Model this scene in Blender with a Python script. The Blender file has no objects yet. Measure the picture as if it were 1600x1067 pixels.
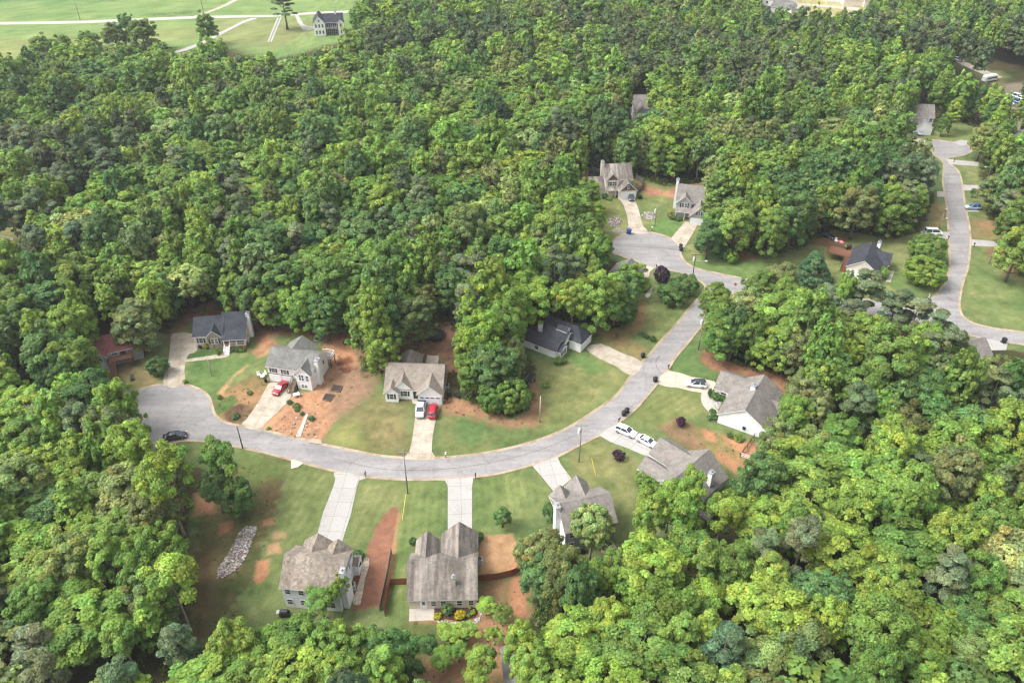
import bpy, bmesh, math, random
import numpy as np
from mathutils import Vector
from mathutils.geometry import tessellate_polygon

random.seed(7)
RNG = np.random.default_rng(7)
SC = bpy.context.scene
COL = SC.collection
PI = math.pi
R = math.radians

# ------------------------------------------------------------------ camera
CAM_H, CAM_TH, CAM_F = 117.0, R(36.5), 1260.0      # height, tilt below the horizon, focal length per 1600 px


def P(px, py, z=0.0):
    """World point at height z seen at photo pixel (px, py)."""
    u = (px - 800) / CAM_F
    v = (py - 533.5) / CAM_F
    dy = math.cos(CAM_TH) - v * math.sin(CAM_TH)
    dz = -math.sin(CAM_TH) - v * math.cos(CAM_TH)
    t = (z - CAM_H) / dz
    return (u * t, dy * t, z)


def proj(x, y, z):
    c, s = math.cos(CAM_TH), math.sin(CAM_TH)
    d = y * c - (z - CAM_H) * s
    up = y * s + (z - CAM_H) * c
    return 800 + CAM_F * x / d, 533.5 - CAM_F * up / d, d


cd = bpy.data.cameras.new('drone_camera')
cam = bpy.data.objects.new('drone_camera', cd)
COL.objects.link(cam)
cam.location = (0, 0, CAM_H)
cam.rotation_euler = (PI / 2 - CAM_TH, 0, 0)
cd.sensor_width = 36
cd.lens = 36 * CAM_F / 1600
cd.clip_start = 1
cd.clip_end = 6000
SC.camera = cam

# ------------------------------------------------------------------ light
SUN_DIR = Vector((-1.0, -0.12, 0)).normalized() * math.cos(R(54)) + Vector((0, 0, math.sin(R(54))))
w = bpy.data.worlds.new('World')
SC.world = w
w.use_nodes = True
nt = w.node_tree
bg = nt.nodes['Background']
sky = nt.nodes.new('ShaderNodeTexSky')
sky.sky_type = 'NISHITA'
sky.sun_disc = False
sky.sun_elevation = R(54)
sky.sun_rotation = math.atan2(SUN_DIR.x, SUN_DIR.y) % (2 * PI)
sky.air_density = 1.0
sky.dust_density = 6.0
hs = nt.nodes.new('ShaderNodeHueSaturation')          # a milky sky: thin high cloud takes most of the blue out
hs.inputs['Saturation'].default_value = 0.22
nt.links.new(sky.outputs[0], hs.inputs['Color'])
nt.links.new(hs.outputs[0], bg.inputs[0])
bg.inputs[1].default_value = 0.15
sl = bpy.data.lights.new('sun', 'SUN')
sl.energy = 1.0
sl.angle = R(20.0)
sl.color = (1.0, 0.95, 0.86)
so = bpy.data.objects.new('sun', sl)
COL.objects.link(so)
so.rotation_euler = (-SUN_DIR).to_track_quat('-Z', 'Y').to_euler()
SC.view_settings.view_transform = 'Standard'
SC.view_settings.look = 'None'
SC.view_settings.gamma = 1.0
SC.view_settings.exposure = 1.3
try:
    SC.cycles.use_denoising = True
    SC.cycles.denoiser = 'OPENIMAGEDENOISE'
    SC.cycles.denoising_input_passes = 'RGB_ALBEDO_NORMAL'
    SC.cycles.denoising_prefilter = 'NONE'
    SC.cycles.filter_width = 1.3
    SC.cycles.use_adaptive_sampling = False
    SC.cycles.max_bounces = 5
    SC.cycles.diffuse_bounces = 3
    SC.cycles.glossy_bounces = 2
    SC.cycles.transmission_bounces = 3
    SC.cycles.caustics_reflective = False
    SC.cycles.caustics_refractive = False
except Exception:
    pass


# ------------------------------------------------------------------ materials
def lin(c):
    return tuple((x / 12.92 if x <= 0.04045 else ((x + 0.055) / 1.055) ** 2.4) for x in c)


def rgb(r, g, b, k=1.0):
    return tuple(k * x for x in lin((r / 255, g / 255, b / 255)))


MATS = {}


def node_mat(name):
    m = bpy.data.materials.new(name)
    m.use_nodes = True
    return m, m.node_tree, m.node_tree.nodes['Principled BSDF']


def add_noise(nt, coord, scale, detail=4, rough=0.6):
    n = nt.nodes.new('ShaderNodeTexNoise')
    n.inputs['Scale'].default_value = scale
    n.inputs['Detail'].default_value = detail
    n.inputs['Roughness'].default_value = rough
    nt.links.new(coord, n.inputs['Vector'])
    return n


def ramp(nt, fac, stops):
    r = nt.nodes.new('ShaderNodeValToRGB')
    el = r.color_ramp.elements
    while len(el) < len(stops):
        el.new(0.5)
    for e, (p, c) in zip(el, stops):
        e.position = p
        e.color = (*c, 1) if len(c) == 3 else c
    nt.links.new(fac, r.inputs[0])
    return r


def mixc(nt, mode, fac, a, b):
    m = nt.nodes.new('ShaderNodeMix')
    m.data_type = 'RGBA'
    m.blend_type = mode
    for inp, v in ((m.inputs[0], fac), (m.inputs[6], a), (m.inputs[7], b)):
        if isinstance(v, (int, float)):
            inp.default_value = v
        elif isinstance(v, tuple):
            inp.default_value = (*v, 1) if len(v) == 3 else v
        else:
            nt.links.new(v, inp)
    return m.outputs[2]


def plain(name, col, rough=0.7, var=0.12, scale=3.0, metal=0.0, spec=0.4, coat=0.0):
    """A surface of one colour with faint procedural unevenness."""
    if name in MATS:
        return MATS[name]
    m, nt, b = node_mat(name)
    tc = nt.nodes.new('ShaderNodeTexCoord')
    n = add_noise(nt, tc.outputs['Object'], scale)
    r = ramp(nt, n.outputs[0], [(0.25, (1 - var,) * 3), (0.75, (1 + var * 0.5,) * 3)])
    c = mixc(nt, 'MULTIPLY', 1.0, col, r.outputs[0])
    nt.links.new(c, b.inputs['Base Color'])
    b.inputs['Roughness'].default_value = rough
    b.inputs['Metallic'].default_value = metal
    b.inputs['Specular IOR Level'].default_value = spec
    if coat:
        b.inputs['Coat Weight'].default_value = coat
        b.inputs['Coat Roughness'].default_value = 0.08
    MATS[name] = m
    return m


def shingles(name, col, dark, stain=0.0, amt=0.22):
    """Asphalt shingles: mottled tabs in courses, optional long algae streaks down the slope."""
    m, nt, b = node_mat(name)
    tc = nt.nodes.new('ShaderNodeTexCoord')
    mp = nt.nodes.new('ShaderNodeMapping')
    mp.inputs['Scale'].default_value = (1.0, 1.0, 1.5)
    nt.links.new(tc.outputs['Object'], mp.inputs[0])
    vo = nt.nodes.new('ShaderNodeTexVoronoi')
    vo.inputs['Scale'].default_value = 2.1
    nt.links.new(mp.outputs[0], vo.inputs['Vector'])
    n1 = add_noise(nt, mp.outputs[0], 0.5, 3)
    n2 = add_noise(nt, mp.outputs[0], 7.0, 3)
    r0 = ramp(nt, vo.outputs['Color'], [(0.0, (1 - amt,) * 3), (1.0, (1 + amt * 0.7,) * 3)])
    r1 = ramp(nt, n1.outputs[0], [(0.3, dark), (0.7, col)])
    r2 = ramp(nt, n2.outputs[0], [(0.3, (0.82,) * 3), (0.7, (1.1,) * 3)])
    c = mixc(nt, 'MULTIPLY', 1.0, r1.outputs[0], r0.outputs[0])
    c = mixc(nt, 'MULTIPLY', 1.0, c, r2.outputs[0])
    if stain:
        mp2 = nt.nodes.new('ShaderNodeMapping')
        mp2.inputs['Scale'].default_value = (1.0, 0.09, 0.09)
        nt.links.new(tc.outputs['Object'], mp2.inputs[0])
        n3 = add_noise(nt, mp2.outputs[0], 0.85, 6, 0.65)
        r3 = ramp(nt, n3.outputs[0], [(0.42, (1 - stain,) * 3), (0.62, (1, 1, 1))])
        c = mixc(nt, 'MULTIPLY', 1.0, c, r3.outputs[0])
    nt.links.new(c, b.inputs['Base Color'])
    b.inputs['Roughness'].default_value = 0.92
    b.inputs['Specular IOR Level'].default_value = 0.15
    MATS[name] = m
    return m


def siding(name, col, pitch=0.25, depth=0.22):
    """Horizontal lap siding."""
    m, nt, b = node_mat(name)
    tc = nt.nodes.new('ShaderNodeTexCoord')
    sx = nt.nodes.new('ShaderNodeSeparateXYZ')
    nt.links.new(tc.outputs['Object'], sx.inputs[0])
    d = nt.nodes.new('ShaderNodeMath'); d.operation = 'DIVIDE'; d.inputs[1].default_value = pitch
    nt.links.new(sx.outputs[2], d.inputs[0])
    f = nt.nodes.new('ShaderNodeMath'); f.operation = 'FRACT'
    nt.links.new(d.outputs[0], f.inputs[0])
    r = ramp(nt, f.outputs[0], [(0.0, (1 - depth,) * 3), (0.18, (1, 1, 1))])
    n = add_noise(nt, tc.outputs['Object'], 0.8, 5)
    r2 = ramp(nt, n.outputs[0], [(0.3, (0.88, 0.87, 0.85)), (0.7, (1.03,) * 3)])
    c = mixc(nt, 'MULTIPLY', 1.0, col, r.outputs[0])
    c = mixc(nt, 'MULTIPLY', 1.0, c, r2.outputs[0])
    nt.links.new(c, b.inputs['Base Color'])
    b.inputs['Roughness'].default_value = 0.6
    MATS[name] = m
    return m


def asphalt(name, lo, hi, crack=True):
    m, nt, b = node_mat(name)
    g = nt.nodes.new('ShaderNodeNewGeometry')
    n1 = add_noise(nt, g.outputs['Position'], 0.12, 5, 0.6)
    n2 = add_noise(nt, g.outputs['Position'], 1.2, 5, 0.7)
    n3 = add_noise(nt, g.outputs['Position'], 9.0, 2)
    r1 = ramp(nt, n1.outputs[0], [(0.3, lo), (0.7, hi)])
    r2 = ramp(nt, n2.outputs[0], [(0.3, (0.86, 0.86, 0.87)), (0.7, (1.08, 1.07, 1.05))])
    r3 = ramp(nt, n3.outputs[0], [(0.3, (0.9,) * 3), (0.7, (1.08,) * 3)])
    c = mixc(nt, 'MULTIPLY', 1.0, r1.outputs[0], r2.outputs[0])
    c = mixc(nt, 'MULTIPLY', 1.0, c, r3.outputs[0])
    if crack:
        wv = add_noise(nt, g.outputs['Position'], 0.35, 3)
        ad = nt.nodes.new('ShaderNodeVectorMath'); ad.operation = 'MULTIPLY_ADD'
        ad.inputs[1].default_value = (4, 4, 0)
        nt.links.new(wv.outputs['Color'], ad.inputs[0])
        nt.links.new(g.outputs['Position'], ad.inputs[2])
        vo = nt.nodes.new('ShaderNodeTexVoronoi'); vo.feature = 'DISTANCE_TO_EDGE'
        vo.inputs['Scale'].default_value = 0.13
        nt.links.new(ad.outputs[0], vo.inputs['Vector'])
        r4 = ramp(nt, vo.outputs['Distance'], [(0.0, (0.74,) * 3), (0.018, (1, 1, 1))])
        c = mixc(nt, 'MULTIPLY', 0.8, c, r4.outputs[0])
        # long darker smears and patches
        mp = nt.nodes.new('ShaderNodeMapping'); mp.inputs['Scale'].default_value = (0.06, 0.5, 1)
        nt.links.new(g.outputs['Position'], mp.inputs[0])
        n5 = add_noise(nt, mp.outputs[0], 1.0, 4)
        r5 = ramp(nt, n5.outputs[0], [(0.35, (0.80,) * 3), (0.6, (1.03,) * 3)])
        c = mixc(nt, 'MULTIPLY', 1.0, c, r5.outputs[0])
    nt.links.new(c, b.inputs['Base Color'])
    b.inputs['Roughness'].default_value = 0.9
    b.inputs['Specular IOR Level'].default_value = 0.2
    MATS[name] = m
    return m


def concrete(name, col, dirty, joint=True, dirt=0.5):
    m, nt, b = node_mat(name)
    tc = nt.nodes.new('ShaderNodeTexCoord')
    co = tc.outputs['UV'] if joint else tc.outputs['Object']
    g = nt.nodes.new('ShaderNodeNewGeometry')
    n1 = add_noise(nt, g.outputs['Position'], 0.35, 6, 0.7)
    r1 = ramp(nt, n1.outputs[0], [(dirt - 0.15, dirty), (dirt + 0.12, col)])
    n2 = add_noise(nt, g.outputs['Position'], 3.0, 4, 0.7)
    r2 = ramp(nt, n2.outputs[0], [(0.3, (0.88,) * 3), (0.7, (1.06,) * 3)])
    c = mixc(nt, 'MULTIPLY', 1.0, r1.outputs[0], r2.outputs[0])
    if joint:
        br = nt.nodes.new('ShaderNodeTexBrick')
        br.offset = 0.0
        br.inputs['Scale'].default_value = 1.0
        br.inputs['Mortar Size'].default_value = 0.045
        br.inputs['Mortar Smooth'].default_value = 0.3
        br.inputs['Brick Width'].default_value = 2.6
        br.inputs['Row Height'].default_value = 3.6
        br.inputs['Color1'].default_value = (1, 1, 1, 1)
        br.inputs['Color2'].default_value = (0.93, 0.93, 0.93, 1)
        br.inputs['Mortar'].default_value = (0.62, 0.58, 0.52, 1)
        nt.links.new(co, br.inputs['Vector'])
        c = mixc(nt, 'MULTIPLY', 1.0, c, br.outputs['Color'])
    nt.links.new(c, b.inputs['Base Color'])
    b.inputs['Roughness'].default_value = 0.85
    b.inputs['Specular IOR Level'].default_value = 0.2
    MATS[name] = m
    return m


def foliage_mat(name, transl=0.45):
    m, nt, b = node_mat(name)
    out = nt.nodes['Material Output']
    oi = nt.nodes.new('ShaderNodeObjectInfo')
    at = nt.nodes.new('ShaderNodeAttribute'); at.attribute_name = 'tint'
    c = mixc(nt, 'MULTIPLY', 1.0, oi.outputs['Color'], at.outputs['Color'])
    b.inputs['Roughness'].default_value = 0.55
    b.inputs['Specular IOR Level'].default_value = 0.22
    nt.links.new(c, b.inputs['Base Color'])
    tr = nt.nodes.new('ShaderNodeBsdfTranslucent')
    c2 = mixc(nt, 'MULTIPLY', 1.0, c, (1.22, 1.22, 0.62))
    nt.links.new(c2, tr.inputs[0])
    mx = nt.nodes.new('ShaderNodeMixShader'); mx.inputs[0].default_value = transl
    nt.links.new(b.outputs[0], mx.inputs[1]); nt.links.new(tr.outputs[0], mx.inputs[2])
    nt.links.new(mx.outputs[0], out.inputs[0])
    MATS[name] = m
    return m


WHITE = plain('white_paint', (0.72, 0.73, 0.74), 0.5, 0.06)
TRIM = plain('white_trim', (0.74, 0.74, 0.73), 0.5, 0.05)
GLASS = plain('dark_glass', (0.035, 0.045, 0.06), 0.08, 0.1, spec=0.8)
BLACK = plain('black_plastic', (0.012, 0.012, 0.014), 0.45, 0.2)
DARK = plain('dark_metal', (0.03, 0.03, 0.033), 0.5, 0.2)
STEEL = plain('galvanised_steel', (0.38, 0.40, 0.42), 0.4, 0.15, metal=0.6)
WOOD = plain('weathered_wood', (0.17, 0.125, 0.09), 0.85, 0.35, 5)
GREYWOOD = plain('grey_wood', (0.13, 0.12, 0.11), 0.85, 0.35, 5)
BROWNWOOD = plain('brown_stained_wood', (0.16, 0.075, 0.045), 0.8, 0.3, 5)
REDWOOD = plain('red_stained_wood', (0.17, 0.045, 0.022), 0.8, 0.25, 4)
POLEWOOD = plain('pole_wood', (0.24, 0.22, 0.20), 0.85, 0.3, 2)
DARKPOLE = plain('creosoted_pole_wood', (0.07, 0.06, 0.05), 0.85, 0.3, 2)
SHUTTER = plain('black_shutter_paint', (0.02, 0.022, 0.03), 0.5, 0.1)
STONE = plain('pale_stone', (0.42, 0.37, 0.32), 0.85, 0.35, 4)
BRICK = plain('brick_base', (0.30, 0.15, 0.10), 0.85, 0.3, 6)
BLUEBIN = plain('blue_plastic', (0.012, 0.05, 0.25), 0.4, 0.1)
YELLOW = plain('yellow_plastic', (0.55, 0.42, 0.03), 0.5, 0.1)
BARK = plain('bark', (0.135, 0.11, 0.09), 0.9, 0.4, 6)
PALEBARK = plain('pale_bark', (0.32, 0.28, 0.24), 0.9, 0.35, 5)
LEAF = foliage_mat('leaves')
NEEDLE = foliage_mat('needles', 0.12)


# ------------------------------------------------------------------ mesh helpers
class MB:
    """Collects faces for ONE mesh object."""

    def __init__(self):
        self.v, self.f, self.m = [], [], []

    def add(self, verts, faces, mi=0):
        o = len(self.v)
        self.v += [tuple(p) for p in verts]
        for f in faces:
            self.f.append(tuple(i + o for i in f))
            self.m.append(mi)
        return self

    def box(self, x0, x1, y0, y1, z0, z1, mi=0):
        v = [(x0, y0, z0), (x1, y0, z0), (x1, y1, z0), (x0, y1, z0), (x0, y0, z1), (x1, y0, z1), (x1, y1, z1), (x0, y1, z1)]
        return self.add(v, [(3, 2, 1, 0), (4, 5, 6, 7), (0, 1, 5, 4), (1, 2, 6, 5), (2, 3, 7, 6), (3, 0, 4, 7)], mi)

    def bar(self, a, b, r, n=6, r2=None, mi=0, cap=True):
        a, b = Vector(a), Vector(b)
        d = (b - a).normalized()
        u = d.orthogonal().normalized()
        w_ = d.cross(u)
        r2 = r if r2 is None else r2
        v = []
        for p, q in ((a, r), (b, r2)):
            for i in range(n):
                t = 2 * PI * i / n
                v.append(p + (u * math.cos(t) + w_ * math.sin(t)) * q)
        f = [(i, (i + 1) % n, n + (i + 1) % n, n + i) for i in range(n)]
        if cap:
            f += [tuple(range(n - 1, -1, -1)), tuple(range(n, 2 * n))]
        return self.add(v, f, mi)

    def plank(self, a, b, w_, h, mi=0):
        """A bar of rectangular section from a to b (w_ sideways, h up)."""
        a, b = Vector(a), Vector(b)
        d = (b - a).normalized()
        s = Vector((-d.y, d.x, 0))
        s = s.normalized() * w_ / 2 if s.length > 1e-4 else Vector((w_ / 2, 0, 0))
        u = d.cross(s).normalized() * h / 2
        v = [p + i * s + j * u for p in (a, b) for i, j in ((-1, -1), (1, -1), (1, 1), (-1, 1))]
        return self.add(v, [(0, 1, 2, 3), (7, 6, 5, 4), (0, 4, 5, 1), (1, 5, 6, 2), (2, 6, 7, 3), (3, 7, 4, 0)], mi)

    def rings(self, rings, mi=0, cap0=True, cap1=True):
        n = len(rings[0])
        v = [p for r_ in rings for p in r_]
        f = []
        for k in range(len(rings) - 1):
            for i in range(n):
                f.append((k * n + i, k * n + (i + 1) % n, (k + 1) * n + (i + 1) % n, (k + 1) * n + i))
        if cap0:
            f.append(tuple(range(n - 1, -1, -1)))
        if cap1:
            f.append(tuple(range((len(rings) - 1) * n, len(rings) * n)))
        return self.add(v, f, mi)

    def blob(self, c, rx, ry, rz, n=10, m=6, jit=0.0, mi=0):
        rs = []
        for j in range(1, m):
            ph = -PI / 2 + PI * j / m
            row = []
            for i in range(n):
                t = 2 * PI * i / n
                k = 1 + random.uniform(-jit, jit)
                row.append((c[0] + rx * k * math.cos(ph) * math.cos(t), c[1] + ry * k * math.cos(ph) * math.sin(t), c[2] + rz * k * math.sin(ph)))
            rs.append(row)
        return self.rings(rs, mi)

    def build(self, name, mats, parent=None, smooth=False):
        me = bpy.data.meshes.new(name)
        me.from_pydata(self.v, [], self.f)
        mats = mats if isinstance(mats, (list, tuple)) else [mats]
        for m in mats:
            me.materials.append(m)
        if len(mats) > 1:
            me.polygons.foreach_set('material_index', self.m)
        if smooth:
            me.polygons.foreach_set('use_smooth', [True] * len(self.f))
        me.update()
        o = bpy.data.objects.new(name, me)
        COL.objects.link(o)
        if parent is not None:
            o.parent = parent
        return o


def tag(o, label=None, cat=None, group=None, kind=None):
    if label: o['label'] = label
    if cat: o['category'] = cat
    if group: o['group'] = group
    if kind: o['kind'] = kind
    return o


def thing(name, label, cat, loc=(0, 0, 0), rz=0.0, group=None):
    o = bpy.data.objects.new(name, None)
    o.empty_display_size = 0.5
    COL.objects.link(o)
    o.location = loc
    o.rotation_euler = (0, 0, rz)
    return tag(o, label, cat, group)


def dup(root, loc, rz, label=None, group=None, scale=None):
    r_ = root.copy()
    COL.objects.link(r_)
    r_.location = loc
    r_.rotation_euler = (0, 0, rz)
    if scale is not None: r_.scale = scale
    if label: r_['label'] = label
    if group: r_['group'] = group
    for ch in list(root.children):
        c = ch.copy(); COL.objects.link(c); c.parent = r_
        for g in ch.children:
            d = g.copy(); COL.objects.link(d); d.parent = c
    return r_


def smooth_line(pts, n=4, closed=False):
    """Catmull-Rom through the points."""
    out = []
    N = len(pts)
    rng = range(N if closed else N - 1)
    for i in rng:
        p0, p1, p2, p3 = (np.array(pts[(i + k) % N] if closed else pts[min(max(i + k, 0), N - 1)], float) for k in (-1, 0, 1, 2))
        for j in range(n):
            t = j / n
            out.append(tuple(0.5 * (2 * p1 + (p2 - p0) * t + (2 * p0 - 5 * p1 + 4 * p2 - p3) * t * t + (3 * p1 - p0 - 3 * p2 + p3) * t ** 3)))
    if not closed:
        out.append(tuple(pts[-1]))
    return out


def W(pts, z=0.0):
    """Photo pixels on the ground -> world xy."""
    return [P(x, y, z)[:2] for x, y in pts]


def area2(p):
    return sum(p[i][0] * p[(i + 1) % len(p)][1] - p[(i + 1) % len(p)][0] * p[i][1] for i in range(len(p)))


def sheet(name, poly, z, mat, parent=None, z0=None, uvdir=None):
    """A flat slab on the ground with the given outline."""
    if area2(poly) < 0:
        poly = poly[::-1]
    n = len(poly)
    tris = tessellate_polygon([[Vector((x, y, 0)) for x, y in poly]])
    b = MB()
    b.add([(x, y, z) for x, y in poly], [])
    for t in tris:
        a, c, d = (poly[i] for i in t)
        ccw = (c[0] - a[0]) * (d[1] - a[1]) - (c[1] - a[1]) * (d[0] - a[0]) > 0
        b.f.append(tuple(t) if ccw else tuple(t)[::-1]); b.m.append(0)
    z0 = z - 0.05 if z0 is None else z0
    b.v += [(x, y, z0) for x, y in poly]
    for i in range(n):
        j = (i + 1) % n
        b.f.append((i, n + i, n + j, j)); b.m.append(0)
    o = b.build(name, mat, parent)
    if uvdir is not None:
        ang = uvdir
        cx, cy = poly[0]
        uv = o.data.uv_layers.new(name='UVMap')
        ca, sa = math.cos(ang), math.sin(ang)
        for lp in o.data.loops:
            x, y, _ = o.data.vertices[lp.vertex_index].co
            dx, dy = x - cx, y - cy
            uv.data[lp.index].uv = (-sa * dx + ca * dy, ca * dx + sa * dy)
    return o


# thin summer haze over the valley, sky outside it
hm = bpy.data.materials.new('haze_air'); hm.use_nodes = True
hn = hm.node_tree; hn.nodes.remove(hn.nodes['Principled BSDF'])
pv = hn.nodes.new('ShaderNodeVolumePrincipled')
pv.inputs['Color'].default_value = (0.86, 0.91, 0.97, 1)
pv.inputs['Density'].default_value = 0.00014
pv.inputs['Anisotropy'].default_value = 0.2
hn.links.new(pv.outputs[0], hn.nodes['Material Output'].inputs['Volume'])
tag(MB().box(-3100, 3100, -1600, 4600, -1.0, 125.0).build('haze', hm), 'thin pale summer haze over the whole neighbourhood', None, None, 'stuff')
# ------------------------------------------------------------------ ground: one sheet, coloured by what grows or lies there
def axis(segs):
    out = []
    for a, b, n in segs:
        out += list(np.linspace(a, b, n, endpoint=False))
    out.append(segs[-1][1])
    return np.array(out)


GX = axis([(-3000, -400, 14), (-400, -110, 60), (-110, 85, 480), (85, 190, 110), (190, 420, 46), (420, 3000, 14)])
GY = axis([(-1500, 20, 12), (20, 66, 24), (66, 225, 400), (225, 330, 120), (330, 620, 90), (620, 4500, 20)])
gx, gy = np.meshgrid(GX, GY)
gx = gx.ravel(); gy = gy.ravel()


def vnoise(x, y, s, seed=0):
    rng = np.random.default_rng(seed)
    L = rng.random((256, 256))
    u = x / s; v = y / s
    i = np.floor(u).astype(int); j = np.floor(v).astype(int)
    fu = u - i; fv = v - j
    fu = fu * fu * (3 - 2 * fu); fv = fv * fv * (3 - 2 * fv)
    g = lambda a, b: L[a % 256, b % 256]
    return (g(i, j) * (1 - fu) + g(i + 1, j) * fu) * (1 - fv) + (g(i, j + 1) * (1 - fu) + g(i + 1, j + 1) * fu) * fv


def fbm(x, y, s, seed=0, oct=4):
    t = 0; a = 1; n = 0
    for k in range(oct):
        t = t + a * vnoise(x + 31 * k, y + 17 * k, s, seed + k); n += a; a *= 0.55; s /= 2.1
    return t / n - 0.5


def in_poly(x, y, poly):
    c = np.zeros(x.shape, bool)
    n = len(poly)
    for i in range(n):
        x0, y0 = poly[i]; x1, y1 = poly[(i + 1) % n]
        if y0 == y1: continue
        m = ((y0 > y) != (y1 > y)) & (x < (x1 - x0) * (y - y0) / (y1 - y0) + x0)
        c ^= m
    return c


def sdist(x, y, poly):
    d = np.full(x.shape, 1e9)
    n = len(poly)
    for i in range(n):
        x0, y0 = poly[i]; x1, y1 = poly[(i + 1) % n]
        dx, dy = x1 - x0, y1 - y0
        t = np.clip(((x - x0) * dx + (y - y0) * dy) / (dx * dx + dy * dy + 1e-9), 0, 1)
        d = np.minimum(d, (x - x0 - t * dx) ** 2 + (y - y0 - t * dy) ** 2)
    d = np.sqrt(d)
    return np.where(in_poly(x, y, poly), -d, d)


GN1 = fbm(gx, gy, 9.0, 11, 5); GN2 = fbm(gx, gy, 2.4, 23, 3); GN3 = fbm(gx, gy, 30.0, 5, 4); GN4 = fbm(gx, gy, 0.95, 41, 2)
K = 0.66
FLOOR_C = np.array(rgb(92, 78, 52, K)); FLOOR_D = np.array(rgb(62, 72, 36, K))
gcol = FLOOR_C + (FLOOR_D - FLOOR_C) * np.clip(0.5 + 2.2 * GN1, 0, 1)[:, None]


def paint(px, col, soft=1.2, strength=1.0, warp=2.0, col2=None, var=1.6, world=False, fine=0.0, grow=0.0):
    poly = px if world else W(px)
    xs = [p[0] for p in poly]; ys = [p[1] for p in poly]
    soft = soft * .55 if soft < 5 else soft
    m = soft + warp + 1 + grow
    idx = np.where((gx > min(xs) - m) & (gx < max(xs) + m) & (gy > min(ys) - m) & (gy < max(ys) + m))[0]
    if not len(idx): return
    d = sdist(gx[idx], gy[idx], poly) - grow + warp * (GN1[idx] * 1.3 + GN2[idx] * 1.1 + GN4[idx] * 1.0)
    a = np.clip(0.5 - d / soft, 0, 1) * strength
    if fine:
        a = a * np.clip(0.5 + fine * 3 * (GN2[idx] + 0.15), 0, 1)
    c = np.array(rgb(*col, K))
    if col2 is not None:
        c2 = np.array(rgb(*col2, K))
        t = np.clip(0.5 + var * (GN1[idx] + 0.6 * GN2[idx]), 0, 1)[:, None]
        c = c + (c2 - c) * t
    gcol[idx] = gcol[idx] * (1 - a[:, None]) + c * a[:, None]


# --- yards cleared of trees (photo pixels on the ground)
YARD_NORTH = [(140, 580), (150, 535), (205, 525), (262, 520), (300, 492), (395, 498), (420, 508), (500, 512), (560, 528), (566, 590), (606, 585),
              (625, 540), (655, 520), (700, 500), (722, 545), (702, 590), (735, 635), (790, 652), (833, 638), (838, 580), (822, 548), (815, 528), (850, 497),
              (930, 508), (962, 515), (1000, 490), (990, 462), (1006, 430), (1020, 417), (1074, 430), (1103, 447), (1096, 462), (1050, 515), (990, 585),
              (930, 640), (865, 680), (788, 702), (712, 714), (636, 716), (552, 704), (480, 688), (403, 670), (346, 658), (329, 625), (286, 601), (234, 604), (194, 625), (150, 604)]
YARD_SOUTH = [(229, 703), (257, 695), (290, 688), (343, 693), (416, 708), (472, 722), (568, 743), (697, 748), (805, 734), (920, 689), (1000, 628), (1048, 567),
              (1091, 517), (1131, 466), (1180, 456), (1215, 462), (1180, 476), (1135, 490), (1108, 530), (1112, 560), (1165, 578), (1225, 590), (1248, 610),
              (1245, 650), (1222, 695), (1190, 735), (1150, 770), (1105, 810), (1060, 835), (1000, 850), (975, 890), (930, 905), (850, 905), (835, 960), (800, 1000),
              (800, 1090), (640, 1090), (630, 1000), (600, 985), (450, 985), (350, 1015), (300, 1010), (292, 900), (296, 800), (330, 735), (262, 712)]
YARD_UPPER = [(893, 270), (925, 262), (1000, 280), (1040, 292), (1100, 285), (1112, 330), (1095, 362), (1092, 392), (1140, 405), (1190, 400), (1250, 392), (1280, 372), (1300, 358),
              (1400, 372), (1440, 360), (1448, 335), (1466, 300), (1470, 270), (1440, 232), (1425, 212), (1440, 192), (1500, 190), (1535, 204), (1540, 240), (1530, 270), (1545, 300), (1540, 335),
              (1562, 365), (1575, 400), (1590, 430), (1700, 460), (1760, 545), (1600, 520), (1760, 575), (1600, 545), (1510, 540), (1500, 524), (1400, 503), (1300, 482), (1214, 462), (1160, 440), (1080, 420), (1066, 405), (1060, 382),
              (1010, 364), (953, 383), (940, 375), (925, 330), (912, 300)]
FIELD = [(-300, 130), (-60, 112), (0, 104), (45, 88), (110, 72), (160, 74), (240, 72), (300, 82), (340, 74), (430, 92), (520, 70), (556, 60), (552, 20), (560, 4), (620, -20), (620, -60), (-300, -60)]
FIELD_RIGHT = [(1185, -20), (1225, 25), (1260, 28), (1320, 28), (1362, 14), (1380, -20)]
LEFT_LAWN = [(-60, 352), (0, 350), (36, 352), (46, 362), (30, 372), (0, 398), (-60, 420)]
CLEAR = [W(q) for q in (YARD_NORTH, YARD_SOUTH, YARD_UPPER, FIELD, FIELD_RIGHT, LEFT_LAWN)]
# extra openings: a lane and a parking lot in the trees at upper right, the house glades
for q in ([(1478, 92), (1502, 84), (1590, 112), (1600, 150), (1530, 142), (1485, 114)], [(1520, 118), (1570, 110), (1640, 130), (1640, 170), (1560, 172), (1540, 150)],
          [(1408, 205), (1415, 165), (1450, 160), (1452, 210)], [(970, 195), (975, 165), (1025, 160), (1022, 200)], [(1080, 172), (1085, 160), (1115, 160), (1112, 174)],
          [(1490, 565), (1500, 520), (1560, 525), (1600, 545), (1560, 560)], [(955, 455), (975, 400), (1010, 400), (1008, 455)], [(1540, 215), (1550, 180), (1620, 185), (1620, 225)],
          [(1570, 300), (1572, 262), (1620, 262), (1620, 300)], [(1300, 500), (1330, 460), (1420, 470), (1400, 505)],
          [(1160, 92), (1166, 86), (1180, 90), (1172, 100)]):
    CLEAR.append(W(q))


def is_clear(x, y, margin=0.0):
    a = np.array([x]); b = np.array([y])
    for q in CLEAR:
        if margin:
            if sdist(a, b, q)[0] < margin: return True
        elif in_poly(a, b, q)[0]: return True
    return False


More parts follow.
